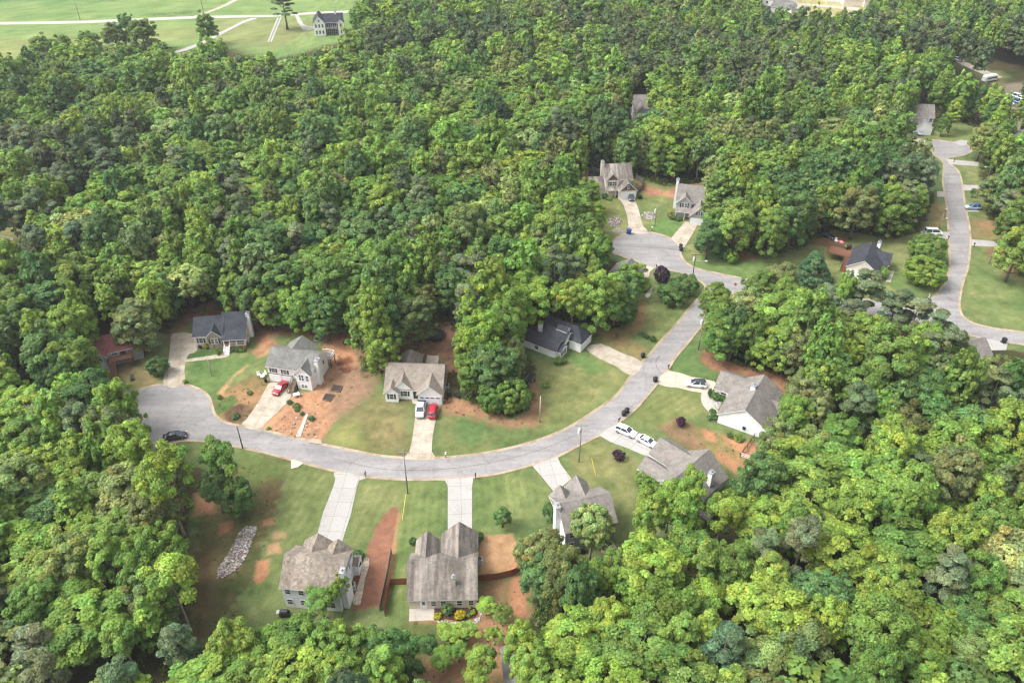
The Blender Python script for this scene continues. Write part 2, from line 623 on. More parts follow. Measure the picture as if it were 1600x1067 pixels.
# ------------------------------------------------------------------ streets
STREET = [(205, 695), (229, 703), (257, 696), (290, 688), (340, 693), (378, 699.5), (416, 708), (455, 718), (495, 729), (528, 737), (568, 744), (605, 748), (650, 749.5), (697, 748.5), (738, 745.5), (770, 741.5), (806, 733.5),
          (838, 724), (870, 713.5), (904, 696.5), (937, 679.5), (962, 664), (980, 650), (995, 637), (1010, 620), (1028, 598), (1043, 578), (1056, 558), (1070, 542), (1091, 516), (1111, 491), (1121, 477.5), (1131.5, 466), (1145, 458.8), (1160, 456), (1182, 455.5),
          (1214, 461), (1260, 471), (1330, 485), (1400, 500), (1470, 514), (1512, 523), (1529, 527), (1547, 531.5), (1574, 535.5), (1602, 539), (1700, 553), (1800, 568),
          (1800, 545), (1700, 532), (1600, 519.5), (1574, 516), (1547, 512), (1521, 505), (1506, 496), (1499.5, 483), (1499.5, 468), (1505, 440), (1512, 419), (1515.5, 392), (1516, 368), (1513, 345), (1509, 328), (1506, 308), (1503, 286), (1497, 268), (1484, 256), (1480, 248),
          (1500, 244.5), (1515, 239.5), (1519, 231.5), (1510, 226), (1479, 221), (1459, 219), (1451, 223), (1452, 232), (1460, 242), (1471, 251), (1475, 261), (1473.5, 273), (1473.5, 288), (1476.5, 304), (1480.5, 335), (1482, 365), (1483.5, 392), (1484, 417), (1477, 441), (1465, 458), (1452, 468), (1430, 473),
          (1390, 471.5), (1330, 464.5), (1270, 455.5), (1214, 445.5), (1185, 440), (1160, 435), (1132, 429.5), (1108, 424.5), (1090, 420), (1076, 413.5), (1067, 405), (1063.5, 396), (1063, 389), (1059, 381), (1048, 372.5), (1027, 365.5), (1010, 363), (988, 363), (975, 366.5), (962, 373), (954, 381.5), (952, 389),
          (957, 395), (973, 401), (992, 407), (1008, 415), (1026, 419), (1053, 423.5), (1073, 429.5), (1087, 435), (1097, 441.5), (1102, 448), (1101, 455), (1095, 462.5), (1078, 481), (1053, 511.5), (1028, 538), (1015, 554), (1002, 567), (988.5, 584), (977, 600), (961, 620), (931, 641), (897, 663), (864, 679), (827, 692), (788, 702), (750, 709), (712, 713.5), (674, 715.5), (636, 715.5),
          (594, 712), (552, 704), (510, 695.5), (480, 688), (454, 683), (404, 670), (363, 663), (347, 657), (335.5, 647), (331.5, 635), (327, 621), (317, 611.5), (302, 604.5), (286, 601), (254, 601), (234, 604), (211, 611.5), (194, 624), (186, 640), (185, 660), (190, 680)]
street_w = smooth_line(W(STREET), 4, True)

LG, LG2 = (98, 124, 62), (128, 138, 78)
paint(FIELD, (118, 152, 76), 6, 1, 6, (138, 158, 84))
paint([(-300, 60), (0, 62), (150, 58), (300, 40), (330, 60), (200, 66), (60, 90), (-300, 120)], (142, 150, 78), 14, 0.7, 8, (152, 150, 86))
paint([(-300, 8), (0, 6), (200, 0), (400, -8), (560, -12), (560, -60), (-300, -60)], (94, 140, 78), 14, 0.7, 8)
paint([(330, 30), (460, 28), (500, 40), (470, 66), (430, 75), (330, 70)], (138, 150, 82), 10, 0.8, 6, (152, 152, 92))
paint(FIELD_RIGHT, (166, 172, 100), 4, 1, 2, (186, 172, 112))
paint(LEFT_LAWN, (150, 156, 84), 2, 1, 1, (176, 164, 100))
paint(YARD_NORTH, LG, 1.2, 1, 1.5, LG2)
paint(YARD_SOUTH, LG, 1.2, 1, 1.5, LG2)
paint(YARD_UPPER, (112, 130, 64), 1.2, 1, 1.5, (146, 148, 86))
paint(street_w, LG, 1.5, 1, 1.0, LG2, world=True, grow=3.2)       # grass verge
CLAY, CLAY2 = (212, 164, 116), (184, 134, 92)
LIT, LIT2 = (138, 104, 78), (168, 128, 98)
# leaf litter and clay behind the northern houses
paint([(262, 530), (272, 505), (300, 480), (330, 470), (395, 470), (560, 485), (566, 530), (600, 540), (640, 500), (700, 480), (735, 560), (700, 600), (690, 560), (600, 570), (560, 560), (520, 545), (470, 525), (430, 528), (405, 548), (395, 520), (300, 505), (268, 545)], LIT, 3, 1, 3, LIT2)
paint([(395, 540), (420, 520), (436, 540), (418, 556), (400, 560)], (170, 112, 74), 2, 0.8, 2, CLAY)
paint([(505, 520), (545, 525), (560, 560), (566, 610), (540, 640), (505, 690), (420, 676), (410, 668), (450, 622), (490, 604), (515, 570)], CLAY, 2.5, 1, 2.5, CLAY2)
paint([(540, 560), (560, 570), (590, 600), (560, 640), (520, 660), (510, 620), (525, 590)], (176, 142, 112), 4, 0.85, 3, (146, 118, 88))
paint([(520, 530), (552, 545), (560, 570), (530, 562)], (206, 150, 104), 2, 0.8, 2)
paint([(530, 562), (550, 560), (556, 578), (536, 582)], (134, 84, 58), 2, 0.8, 1.5)
paint([(425, 670), (455, 640), (500, 650), (495, 686), (450, 680)], (194, 146, 104), 2, 0.8, 2, (150, 104, 76), fine=0.4)
# beds left of the red car's drive
paint([(336, 640), (352, 612), (380, 590), (412, 585), (424, 598), (378, 660), (350, 656)], (190, 146, 98), 2, 0.95, 1.5, (120, 110, 62))
paint([(350, 648), (372, 632), (392, 632), (392, 645), (378, 660), (360, 658)], (100, 76, 58), 1.5, 0.9, 1, (150, 128, 92))
paint([(335, 640), (345, 624), (362, 618), (372, 628), (352, 642), (338, 648)], (104, 124, 60), 1, 1, 0.8)
paint([(340, 614), (362, 586), (384, 566), (390, 570), (366, 592), (345, 620)], (206, 160, 108), 1.2, 0.85, 1.2)
paint([(292, 552), (330, 548), (330, 556), (294, 562)], (84, 118, 54), 1, 1, 0.6)
paint([(290, 570), (350, 560), (380, 556), (400, 560), (360, 590), (340, 610), (330, 620), (300, 602), (288, 596)], (92, 124, 60), 1.5, 0.9, 1, (110, 134, 66))
paint([(170, 590), (200, 560), (225, 550), (250, 560), (256, 600), (210, 608)], (128, 134, 68), 1.5, 0.8, 1.5, (150, 130, 82))
paint([(195, 580), (205, 560), (225, 545), (240, 548), (215, 566), (200, 588)], (126, 96, 66), 1.2, 0.8, 1)
# lawn of the grey-roofed ranch house
paint([(505, 690), (540, 650), (600, 612), (640, 625), (640, 690), (630, 712), (552, 702)], (126, 130, 72), 4, 0.9, 3, (148, 134, 84))
paint([(505, 690), (520, 668), (560, 655), (570, 700), (540, 702)], (126, 140, 62), 3, 0.9, 2, (150, 152, 76))
paint([(690, 640), (706, 636), (770, 665), (770, 706), (690, 712)], (110, 132, 64), 4, 0.9, 3, (142, 134, 80))
paint([(712, 645), (750, 650), (762, 680), (740, 700), (716, 690)], (100, 132, 68), 4, 0.8, 2)
paint([(686, 612), (720, 622), (760, 640), (800, 655), (833, 645), (840, 665), (800, 668), (740, 652), (692, 645)], (164, 130, 96), 3, 0.95, 2, (190, 140, 98))
paint([(700, 560), (722, 570), (720, 612), (700, 605)], (150, 114, 80), 3, 0.9, 2, (124, 100, 66))
paint([(826, 600), (838, 590), (846, 620), (860, 650), (838, 668), (824, 650)], (166, 124, 88), 3, 0.9, 2, (184, 140, 98))
# lawn round the white house with the navy roof
paint([(835, 560), (870, 572), (905, 560), (940, 560), (985, 588), (930, 636), (880, 668), (842, 672), (850, 630), (838, 600)], (122, 136, 70), 3, 0.9, 3, (152, 148, 84))
paint([(885, 562), (915, 552), (940, 566), (950, 580), (915, 585)], (108, 140, 66), 3, 0.85, 2)
paint([(925, 512), (962, 515), (985, 530), (1010, 545), (1000, 562), (940, 535)], (160, 132, 82), 2.5, 0.9, 2, (140, 134, 72))
paint([(985, 470), (1010, 470), (1020, 500), (1000, 520), (985, 515)], (166, 128, 84), 4, 0.8, 3)
paint([(820, 515), (850, 495), (872, 492), (850, 508), (835, 520)], (176, 110, 76), 1.5, 0.9, 1.5)
paint([(1010, 455), (1060, 478), (1090, 460), (1050, 512), (1020, 545), (1005, 520)], (114, 136, 66), 3, 0.8, 2, (138, 144, 78))
# south side
paint([(350, 735), (420, 712), (455, 722), (440, 790), (410, 860), (380, 930), (350, 1000), (300, 1005), (300, 880), (320, 780)], (82, 100, 48), 3, 0.95, 3, (122, 104, 66))
paint([(380, 712), (450, 724), (446, 745), (400, 760), (372, 740)], (118, 134, 62), 2.5, 0.85, 2, (96, 112, 54))
paint([(452, 722), (526, 742), (500, 835), (470, 850), (430, 960), (380, 985), (400, 920), (424, 850), (440, 780)], (106, 126, 62), 2, 0.9, 1.5, (130, 138, 76))
paint([(310, 770), (335, 782), (338, 800), (305, 805)], (196, 138, 98), 1.5, 0.9, 1.5)
paint([(336, 815), (362, 815), (362, 835), (340, 838)], (184, 130, 92), 1.5, 0.8, 1.5)
paint([(404, 875), (424, 872), (420, 895), (404, 910), (398, 900)], (196, 138, 94), 1, 0.9, 1)
paint([(418, 850), (438, 846), (440, 862), (416, 868)], (206, 158, 112), 1, 0.8, 1)
paint([(408, 812), (432, 806), (432, 818), (410, 822)], (204, 150, 108), 1.2, 0.7, 1)
paint([(426, 832), (448, 828), (448, 840), (426, 842)], (204, 162, 116), 1.2, 0.7, 1)
paint([(300, 840), (330, 860), (340, 900), (320, 1000), (300, 1000)], (124, 96, 66), 3, 0.55, 2.5)
paint([(560, 755), (634, 752), (630, 790), (600, 800), (560, 855), (545, 850)], (126, 136, 70), 1.5, 0.9, 1, (142, 146, 84))
paint([(634, 752), (697, 750), (697, 826), (645, 830), (620, 950), (600, 950), (612, 860)], (100, 128, 62), 1.5, 0.9, 1, (126, 140, 72))
paint([(738, 748), (800, 737), (860, 765), (850, 790), (800, 830), (745, 830)], (112, 136, 66), 1.5, 0.9, 1, (136, 146, 78))
MULCH = [(604, 800), (614, 791), (624, 792), (623, 800), (611, 860), (594, 948), (552, 956), (560, 905), (577, 850), (590, 820)]
paint(MULCH, (172, 122, 92), 0.6, 1, 0.4, (148, 104, 76))
paint([(623, 800), (627, 800), (612, 905), (600, 950), (594, 948), (611, 862)], (196, 146, 96), 0.7, 0.9, 0.4)
paint([(555, 880), (570, 878), (560, 930), (535, 955), (545, 925)], (140, 84, 58), 1, 0.9, 0.6)
paint([(606, 950), (636, 915), (638, 972), (600, 990)], (110, 132, 62), 1.5, 0.8, 1)
STRAW = [(748, 836), (798, 834), (818, 862), (818, 886), (790, 895), (748, 900)]
paint(STRAW, (202, 160, 108), 0.9, 1, 0.8, (184, 146, 98))
paint([(800, 860), (818, 860), (818, 886), (802, 890)], (212, 150, 98), 1, 0.9, 0.8)
paint([(748, 905), (800, 900), (830, 905), (835, 960), (800, 1000), (800, 1080), (640, 1080), (640, 970), (740, 970)], (126, 124, 70), 2.5, 1, 2.5, (168, 128, 88))
paint([(640, 970), (720, 970), (720, 1000), (690, 1030), (640, 1020)], (94, 116, 52), 3, 0.95, 2.5, (120, 122, 62))
paint([(740, 975), (780, 965), (800, 975), (790, 1010), (770, 1040), (740, 1000)], (208, 148, 104), 2.5, 0.9, 2.5, (190, 150, 112))
paint([(800, 905), (818, 895), (822, 945), (815, 980), (800, 960)], (206, 142, 98), 2, 0.8, 2)
paint([(670, 1030), (720, 1010), (760, 1030), (740, 1067), (670, 1067)], (190, 142, 106), 3, 0.8, 3)
paint([(640, 955), (760, 945), (768, 950), (760, 968), (720, 974), (640, 973)], (172, 128, 84), 1, 0.8, 0.8)
# east side
paint([(890, 705), (938, 682), (960, 700), (1000, 720), (990, 800), (960, 830), (950, 780), (893, 748)], (116, 130, 66), 2, 0.9, 1.5, (146, 142, 84))
paint([(985, 660), (1030, 605), (1098, 615), (1110, 650), (1060, 655), (1030, 672)], (118, 134, 64), 2, 0.9, 1.5, (140, 142, 78))
paint([(1030, 665), (1056, 655), (1078, 660), (1105, 695), (1110, 715), (1060, 690)], (148, 120, 86), 2, 0.9, 1.5, (166, 126, 88))
paint([(1090, 670), (1120, 672), (1140, 680), (1200, 700), (1190, 740), (1150, 740), (1110, 710)], (146, 140, 76), 2.5, 0.8, 2, (180, 132, 86))
paint([(1100, 672), (1114, 676), (1118, 690), (1104, 686)], (204, 144, 96), 1, 0.9, 1)
paint([(1130, 682), (1165, 694), (1172, 710), (1150, 704)], (208, 146, 94), 1.2, 0.9, 1)
paint([(1160, 690), (1200, 695), (1205, 715), (1175, 725), (1158, 705)], (190, 138, 98), 2, 0.85, 1.5)
paint([(1118, 705), (1140, 712), (1165, 728), (1150, 738), (1125, 722)], (200, 142, 96), 1.5, 0.8, 1.5)
paint([(1088, 548), (1110, 545), (1125, 560), (1160, 572), (1230, 588), (1250, 610), (1240, 630), (1200, 592), (1130, 582), (1096, 572)], (168, 122, 88), 2, 0.95, 1.5, (188, 136, 98))
paint([(1054, 560), (1090, 520), (1100, 540), (1090, 560), (1110, 580), (1110, 592), (1050, 578)], (104, 132, 66), 1.5, 0.85, 1)
# upper cul-de-sac
paint([(893, 275), (920, 272), (926, 300), (905, 305)], (176, 112, 80), 1.5, 0.9, 1.5)
paint([(992, 285), (1010, 290), (1040, 298), (1100, 286), (1105, 300), (1060, 312), (1030, 306), (1010, 305)], (180, 130, 94), 2.5, 0.9, 2, (196, 142, 102))
paint([(930, 315), (965, 312), (984, 360), (960, 372), (940, 375)], (134, 146, 72), 2, 0.9, 1.5, (158, 156, 86))
paint([(1010, 350), (1040, 340), (1066, 350), (1050, 372), (1020, 365)], (106, 140, 66), 2, 0.9, 1.5)
paint([(1092, 398), (1170, 408), (1190, 404), (1230, 420), (1210, 442), (1130, 428), (1075, 412)], (112, 142, 66), 2, 0.9, 1.5, (126, 148, 74))
paint([(1130, 392), (1190, 392), (1180, 405), (1136, 402)], (160, 104, 74), 2, 0.8, 2)
paint([(1270, 372), (1300, 362), (1330, 366), (1320, 385), (1280, 386)], (150, 104, 72), 2, 0.85, 2, (134, 110, 66))
paint([(1508, 400), (1590, 440), (1600, 512), (1540, 505), (1506, 470)], (110, 138, 66), 2, 0.9, 2, (136, 144, 80))
paint([(1545, 372), (1570, 385), (1590, 430), (1570, 428), (1545, 395)], (160, 118, 82), 2.5, 0.8, 2)
paint([(1455, 320), (1478, 315), (1482, 350), (1450, 358)], (140, 142, 78), 2, 0.9, 2, (170, 140, 92))
paint([(1395, 410), (1440, 440), (1460, 462), (1410, 462), (1380, 440)], (110, 136, 64), 2, 0.9, 2)
paint([(1520, 340), (1555, 345), (1562, 372), (1520, 372)], (146, 136, 80), 2, 0.9, 2, (164, 124, 84))
paint([(1460, 196), (1500, 192), (1530, 206), (1515, 225), (1460, 216)], (136, 152, 80), 2, 0.9, 1.5)
paint([(1540, 130), (1640, 128), (1640, 172), (1556, 172)], (150, 138, 120), 3, 0.9, 2)
paint([(1478, 92), (1580, 116), (1560, 140), (1500, 112)], (126, 128, 76), 3, 0.8, 2)

# mown stripes
for px, (ax, ay), per in (([(462, 724), (524, 744), (502, 832), (474, 848), (440, 940), (424, 930), (440, 850), (450, 780)], (1, -.28), 1.7), ([(576, 756), (632, 754), (630, 780), (604, 790), (566, 850), (546, 850)], (1, -.28), 1.6), ([(638, 754), (695, 752), (695, 826), (650, 830), (628, 940), (612, 905), (626, 800)], (1, 0), 1.5), ([(742, 750), (800, 740), (852, 772), (800, 826), (745, 828)], (1, .12), 1.5), ([(995, 650), (1030, 608), (1094, 618), (1104, 650)], (.6, -.8), 1.7)):
    q = W(px); mm = in_poly(gx, gy, q)
    gcol[mm] *= (1 + .075 * np.sin((gx[mm] * ax + gy[mm] * ay) * 2 * PI / per + 1.5 * GN1[mm]))[:, None]

# fine unevenness of turf and litter
gcol *= (1 + 0.40 * GN2 + 0.26 * GN1 + 0.18 * GN3 + 0.42 * GN4)[:, None]
lum = gcol @ np.array([.3, .59, .11])
gcol = gcol + (lum[:, None] - gcol) * np.array([.06, .06, .20])
gcol = np.clip(gcol * .94, 0.004, 0.9)

me = bpy.data.meshes.new('ground')
nx, ny = len(GX), len(GY)
co = np.zeros((nx * ny, 3), np.float32); co[:, 0] = gx; co[:, 1] = gy
me.vertices.add(nx * ny); me.vertices.foreach_set('co', co.ravel())
ii = (np.arange(ny - 1)[:, None] * nx + np.arange(nx - 1)[None, :]).ravel()
quads = np.stack([ii, ii + 1, ii + nx + 1, ii + nx], 1).astype(np.int32)
me.loops.add(quads.size); me.loops.foreach_set('vertex_index', quads.ravel())
me.polygons.add(len(quads)); me.polygons.foreach_set('loop_start', np.arange(0, quads.size, 4, dtype=np.int32))
me.update(calc_edges=True)
ca = me.color_attributes.new('soil', 'FLOAT_COLOR', 'POINT')
ca.data.foreach_set('color', np.concatenate([gcol, np.ones((len(gcol), 1))], 1).astype(np.float32).ravel())
m, nt, b = node_mat('turf_and_soil')
at = nt.nodes.new('ShaderNodeAttribute'); at.attribute_name = 'soil'
g = nt.nodes.new('ShaderNodeNewGeometry')
n1 = add_noise(nt, g.outputs['Position'], 3.2, 6, 0.75)
r1 = ramp(nt, n1.outputs[0], [(0.28, (0.66, 0.66, 0.64)), (0.5, (1, 1, 1)), (0.75, (1.3, 1.27, 1.2))])
n2 = add_noise(nt, g.outputs['Position'], 0.7, 5, 0.7)
r2 = ramp(nt, n2.outputs[0], [(0.3, (0.84, 0.86, 0.84)), (0.7, (1.12, 1.1, 1.04))])
c = mixc(nt, 'MULTIPLY', 1.0, at.outputs['Color'], r1.outputs[0])
c = mixc(nt, 'MULTIPLY', 1.0, c, r2.outputs[0])
nt.links.new(c, b.inputs['Base Color'])
b.inputs['Roughness'].default_value = 1.0
b.inputs['Specular IOR Level'].default_value = 0.05
bm_ = nt.nodes.new('ShaderNodeBump'); bm_.inputs['Strength'].default_value = 0.6; bm_.inputs['Distance'].default_value = 0.25
nt.links.new(n1.outputs[0], bm_.inputs['Height']); nt.links.new(bm_.outputs[0], b.inputs['Normal'])
me.materials.append(m)
ground = bpy.data.objects.new('ground', me); COL.objects.link(ground)
tag(ground, 'green lawns, orange clay and brown leaf litter under the whole neighbourhood', None, None, 'structure')

# ------------------------------------------------------------------ street surface
ROAD = asphalt('worn_asphalt', rgb(162, 160, 161, 0.58), rgb(184, 181, 180, 0.60))
tag(sheet('street', street_w, 0.03, ROAD), 'pale worn asphalt street curving between two culs-de-sac', None, None, 'structure')

DRIVES = [
    # name, outline, new?, direction pixels a -> b, label
    ('driveway', [(140, 594), (168, 578), (211.3, 610.7), (194, 625.5), (185, 634), (150, 610)], 'old', 'stained grey driveway beside the house with the maroon roof'),
    ('driveway', [(267, 526), (274.6, 520.8), (302, 522), (307.5, 548), (296, 553), (291, 561), (288, 580), (287, 602.5), (254.5, 602.5), (262, 569), (265.7, 543.6)], 'tan', 'long tan concrete driveway left of the beige house with the navy roof'),
    ('driveway', [(424, 597), (450, 603), (455, 620), (436, 642), (413, 663), (407, 673), (377, 665.5), (386, 654), (404, 628), (417, 604)], 'tan', 'sloping concrete driveway under the red coupe'),
    ('driveway', [(652, 626), (688, 626), (684, 645), (680, 660), (675.5, 687), (675, 706), (679, 717.5), (632, 717.5), (640, 704), (646, 672), (649, 650)], 'tan', 'tan concrete driveway under the silver pickup and the red car'),
    ('driveway', [(916, 544.6), (938, 537), (970, 551), (1004, 566), (988, 587.5), (962, 572.5), (936, 560)], 'tan', 'stained driveway from the street to the white house with the navy roof'),
    ('driveway', [(965, 308.4), (989.4, 307.5), (994, 318), (998, 328), (1001, 340), (1004.4, 352.5), (1013, 364.5), (984, 364.5), (981.5, 348), (979, 335), (975, 322.5), (970, 314)], 'tan', 'long curving driveway of the two-storey house at the upper cul-de-sac'),
    ('driveway', [(1070, 347), (1091, 349), (1082, 366), (1065.5, 393), (1057, 381), (1048, 373)], 'tan', 'rust-stained driveway of the grey gabled house beside the wood'),
    ('driveway', [(1043, 579), (1080, 588.5), (1116, 596), (1119, 605), (1099, 614), (1060, 606), (1027, 599.5)], 'pale', 'pale driveway under the white crossover'),
    ('driveway', [(963.5, 663), (972, 665), (1000, 678), (1026, 692), (1022, 715), (980, 700), (936, 680.5)], 'new', 'white driveway under the two parked white cars'),
    ('driveway', [(831, 727), (871, 713.5), (876, 725), (893, 748), (867, 770), (846, 744)], 'new', 'short white driveway slanting to the tree-covered house'),
    ('driveway', [(695, 749), (740, 745.5), (737.6, 760), (737.6, 828), (699.6, 828), (699.5, 760)], 'new', 'straight bright white driveway between two mown lawns'),
    ('driveway', [(524, 736.5), (572, 745), (563, 750), (558, 759), (533, 851), (495, 838), (519, 765), (524, 748)], 'new', 'bright white driveway slanting down to the white-sided house'),
    ('driveway', [(1318, 434), (1343, 440), (1362, 459), (1336, 456)], 'pale', 'pale driveway glimpsed through pines below the dark-roofed house'),
    ('driveway', [(1515, 374), (1570, 379), (1570, 387), (1515, 384)], 'new', 'bright driveway crossing the lawn beside the leaning pole'),
    ('driveway', [(1505, 289), (1536, 290), (1535, 298), (1506, 298)], 'new', 'short bright driveway beside the young street tree'),
    ('driveway', [(1478, 248.5), (1529, 254), (1528, 260), (1483, 257)], 'new', 'narrow bright driveway below the far cul-de-sac'),
    ('driveway', [(1464, 299), (1476, 300), (1477, 308), (1464, 308)], 'new', 'bright driveway stub on the wooded side of the street'),
    ('driveway', [(1438, 361), (1483, 363), (1484, 374), (1440, 372)], 'new', 'bright driveway under the white van'),
    ('driveway', [(1509, 320), (1530, 320), (1530, 331), (1510, 331)], 'new', 'driveway under the pale blue car'),
    ('driveway', [(1527, 526), (1575, 536), (1572, 547), (1540, 548), (1524, 535)], 'new', 'bright driveway at the grey roof among the trees beside a bin'),
    ('driveway', [(1488, 223), (1500, 219), (1512, 220), (1510, 227), (1502, 228)], 'new', 'bright driveway apron on the far cul-de-sac'),
    ('driveway', [(1430, 214), (1450, 222), (1452, 226), (1436, 224), (1424, 218)], 'pale', 'pale driveway apron of the house half hidden by trees'),
    ('driveway', [(999, 416), (1008, 415), (1022, 419), (1016, 424), (1012, 436), (1003, 440), (1000, 428)], 'pale', 'cream driveway of the tree-hidden house on the upper cul-de-sac'),
]
CONC = {'old': concrete('old_concrete', rgb(150, 140, 130, 0.6), rgb(112, 102, 92, 0.6), dirt=0.5),
        'tan': concrete('tan_concrete', rgb(212, 202, 186, 0.62), rgb(176, 160, 138, 0.60), dirt=0.45),
        'pale': concrete('pale_concrete', rgb(214, 202, 186, 0.68), rgb(186, 172, 152, 0.66), dirt=0.42),
        'new': concrete('new_concrete', rgb(232, 229, 224, 0.425), rgb(208, 203, 196, 0.41), dirt=0.36)}
CONC_PLAIN = concrete('slab_concrete', rgb(205, 198, 188, 0.64), rgb(180, 168, 152, 0.62), joint=False, dirt=0.42)
drive_polys = []
for nm, px, kind, lab in DRIVES:
    wp = smooth_line(W(px), 2, True) if len(px) > 6 else W(px)
    drive_polys.append(wp)
    q = np.array(wp); q0 = q - q.mean(0)
    ev = np.linalg.eigh(q0.T @ q0)[1][:, 1]
    tag(sheet(nm, wp, 0.05, CONC[kind], uvdir=math.atan2(ev[1], ev[0])), lab, None, None, 'structure')

# kerb: a low concrete edge all round the asphalt, dropped where a drive meets the street
kb = MB()
n = len(street_w)
sw = street_w if area2(street_w) > 0 else street_w[::-1]
nrm = []
for i in range(n):
    a, c_ = sw[i - 1], sw[(i + 1) % n]
    dx, dy = c_[0] - a[0], c_[1] - a[1]
    l = math.hypot(dx, dy) + 1e-9
    nrm.append((dy / l, -dx / l))
kx = np.array([p[0] + 0.25 * q[0] for p, q in zip(sw, nrm)]); ky = np.array([p[1] + 0.25 * q[1] for p, q in zip(sw, nrm)])
indrive = np.zeros(n, bool)
for dp in drive_polys:
    indrive |= in_poly(kx, ky, dp)
prof = [(-0.28, 0.036), (-0.02, 0.042), (0.10, 0.13), (0.32, 0.13), (0.36, 0.0)]
flat = [(-0.28, 0.036), (-0.02, 0.038), (0.10, 0.046), (0.3, 0.046), (0.36, 0.0)]
for i in range(n):
    j = (i + 1) % n
    if math.dist(sw[i], sw[j]) > 30: continue
    v = []
    for k in (i, j):
        for o_, z in (flat if indrive[k] else prof):
            v.append((sw[k][0] + nrm[k][0] * o_, sw[k][1] + nrm[k][1] * o_, z))
    kb.add(v, [(q, q + 5, q + 6, q + 1) for q in range(4)])
KERB = concrete('kerb_concrete', rgb(200, 182, 156, 0.62), rgb(160, 138, 112, 0.6), joint=False, dirt=0.46)
tag(kb.build('kerb', KERB), 'low tan concrete kerb edging the street', None, None, 'structure')

PATHS = [
    ('footpath', [(290, 561.5), (318, 557.6), (345, 552.5), (348, 548), (358, 549), (358, 556), (349, 559), (320, 562.5), (289.5, 565.5)], CONC['tan'], 'narrow pale footpath across the lawn to the white front steps'),
    ('footpath', [(646, 609), (653, 609), (652, 632), (645, 630), (642.5, 622), (643, 614)], CONC_PLAIN, 'curved concrete footpath beside the double garage door'),
    ('footpath', [(1098, 611), (1108, 607), (1108, 622), (1116, 636), (1124, 646), (1118, 652), (1108, 644), (1099, 634), (1095, 622)], CONC_PLAIN, 'curved footpath between the drive and the shrub bed of the big gabled house'),
    ('footpath', [(1389.4, 423), (1397.7, 423.4), (1391.5, 441), (1384, 441)], CONC_PLAIN, 'straight tan footpath from the porch of the dark-roofed house'),
    ('footpath', [(1010, 447), (1014, 446), (1019, 453), (1017, 460), (1012, 466), (1008, 462), (1012, 455)], CONC_PLAIN, 'curved tan footpath by the low brick bed'),
    ('footpath', [(568.5, 872), (577, 873), (575, 890), (570, 905), (563, 944), (550, 940), (556, 925), (564, 897)], None, 'cream flagstone path along the white chimney wall'),
    ('patio', [(640, 949), (678.6, 947.5), (678.6, 968.6), (639, 970.5)], CONC_PLAIN, 'square concrete patio at the back door'),
    ('patio', [(932, 848), (954, 841), (966, 860), (951, 866), (940, 864)], CONC['tan'], 'tan patio with black garden furniture'),
    ('patio', [(1203, 663), (1216, 660), (1232, 676), (1226, 700), (1196, 688)], CONC_PLAIN, 'grey back patio beside the big gabled house'),
    ('far_road', [(-260, 40), (0, 35), (130, 33), (310, 25.5), (420, 24), (480, 20), (560, 16.5), (640, 13), (640, 16), (560, 19.8), (480, 23.6), (420, 27.5), (310, 29.5), (130, 37.2), (0, 39.2), (-260, 45)], asphalt('far_asphalt', rgb(192, 188, 180, 0.62), rgb(206, 200, 192, 0.62), False), 'pale country road crossing the fields behind the wood'),
    ('farm_track', [(300, 27), (320, 20), (350, 8), (372, -4), (380, -4), (356, 9), (326, 21), (312, 27)], CONC['tan'], 'dirt track leaving the country road into the far field'),
    ('farm_drive', [(275, 80), (310, 68), (380, 33), (398, 29), (400, 31), (382, 36), (314, 71), (278, 83)], CONC['new'], 'white drive slanting across the field left of the farmhouse'),
    ('farm_drive', [(418, 66), (424, 50), (433, 28), (436, 28), (427, 50), (420.5, 66)], CONC['new'], 'wheel track of the two-rut lane nearer the lone field tree'),
    ('farm_drive', [(422, 66), (428.5, 50), (437.5, 28), (440, 28), (431, 51), (425, 66)], CONC['new'], 'wheel track of the two-rut lane nearer the white farmhouse'),
    ('farm_drive', [(461, 25.5), (467, 25.5), (474, 38), (482, 41.5), (490, 42), (490, 46), (473, 47)], CONC['new'], 'white drive curving to the white farmhouse'),
    ('far_road', [(1224, -10), (1238, -10), (1245, 2), (1258, 16), (1247, 18), (1234, 4)], asphalt('far_asphalt_2', rgb(196, 190, 184, 0.62), rgb(206, 200, 192, 0.62), False), 'pale road end beside the white cottages at the back'),
    ('far_road', [(1243, 5), (1310, 10), (1345, 13), (1340, 17), (1300, 13), (1246, 8)], CONC['pale'], 'pale lane to the tan-roofed barn'),
    ('far_road', [(1217, 11), (1244, 9), (1244, 11), (1222, 13)], CONC['pale'], 'upper leg of the pale loop drive by the cottages'),
    ('far_road', [(1226, 20), (1247, 15), (1248, 17.5), (1230, 22)], CONC['pale'], 'lower leg of the pale loop drive by the cottages'),
    ('far_road', [(1484, 92), (1496, 92), (1530, 106), (1566, 121), (1556, 124), (1520, 110)], CONC['tan'], 'pale lane in the wood with a white car parked on it'),
    ('parking_lot', [(1548, 148), (1640, 142), (1640, 168), (1560, 167)], CONC['old'], 'grey parking lot full of vehicles seen through trees'),
    ('far_road', [(-60, 362), (0, 367), (21, 372), (20, 376), (0, 374), (-60, 370)], CONC['new'], 'white drive end on the lawn at the edge of the wood'),
    ('far_road', [(970, 192), (985, 188), (1000, 193), (985, 230), (972, 240), (962, 225)], CONC['old'], 'grey drive glimpsed through the trees in front of the far grey house'),
]
fl, nt, b = node_mat('flagstones')
g = nt.nodes.new('ShaderNodeNewGeometry')
vo = nt.nodes.new('ShaderNodeTexVoronoi'); vo.feature = 'DISTANCE_TO_EDGE'; vo.inputs['Scale'].default_value = 1.1
nt.links.new(g.outputs['Position'], vo.inputs['Vector'])
n_ = add_noise(nt, g.outputs['Position'], 2.0)
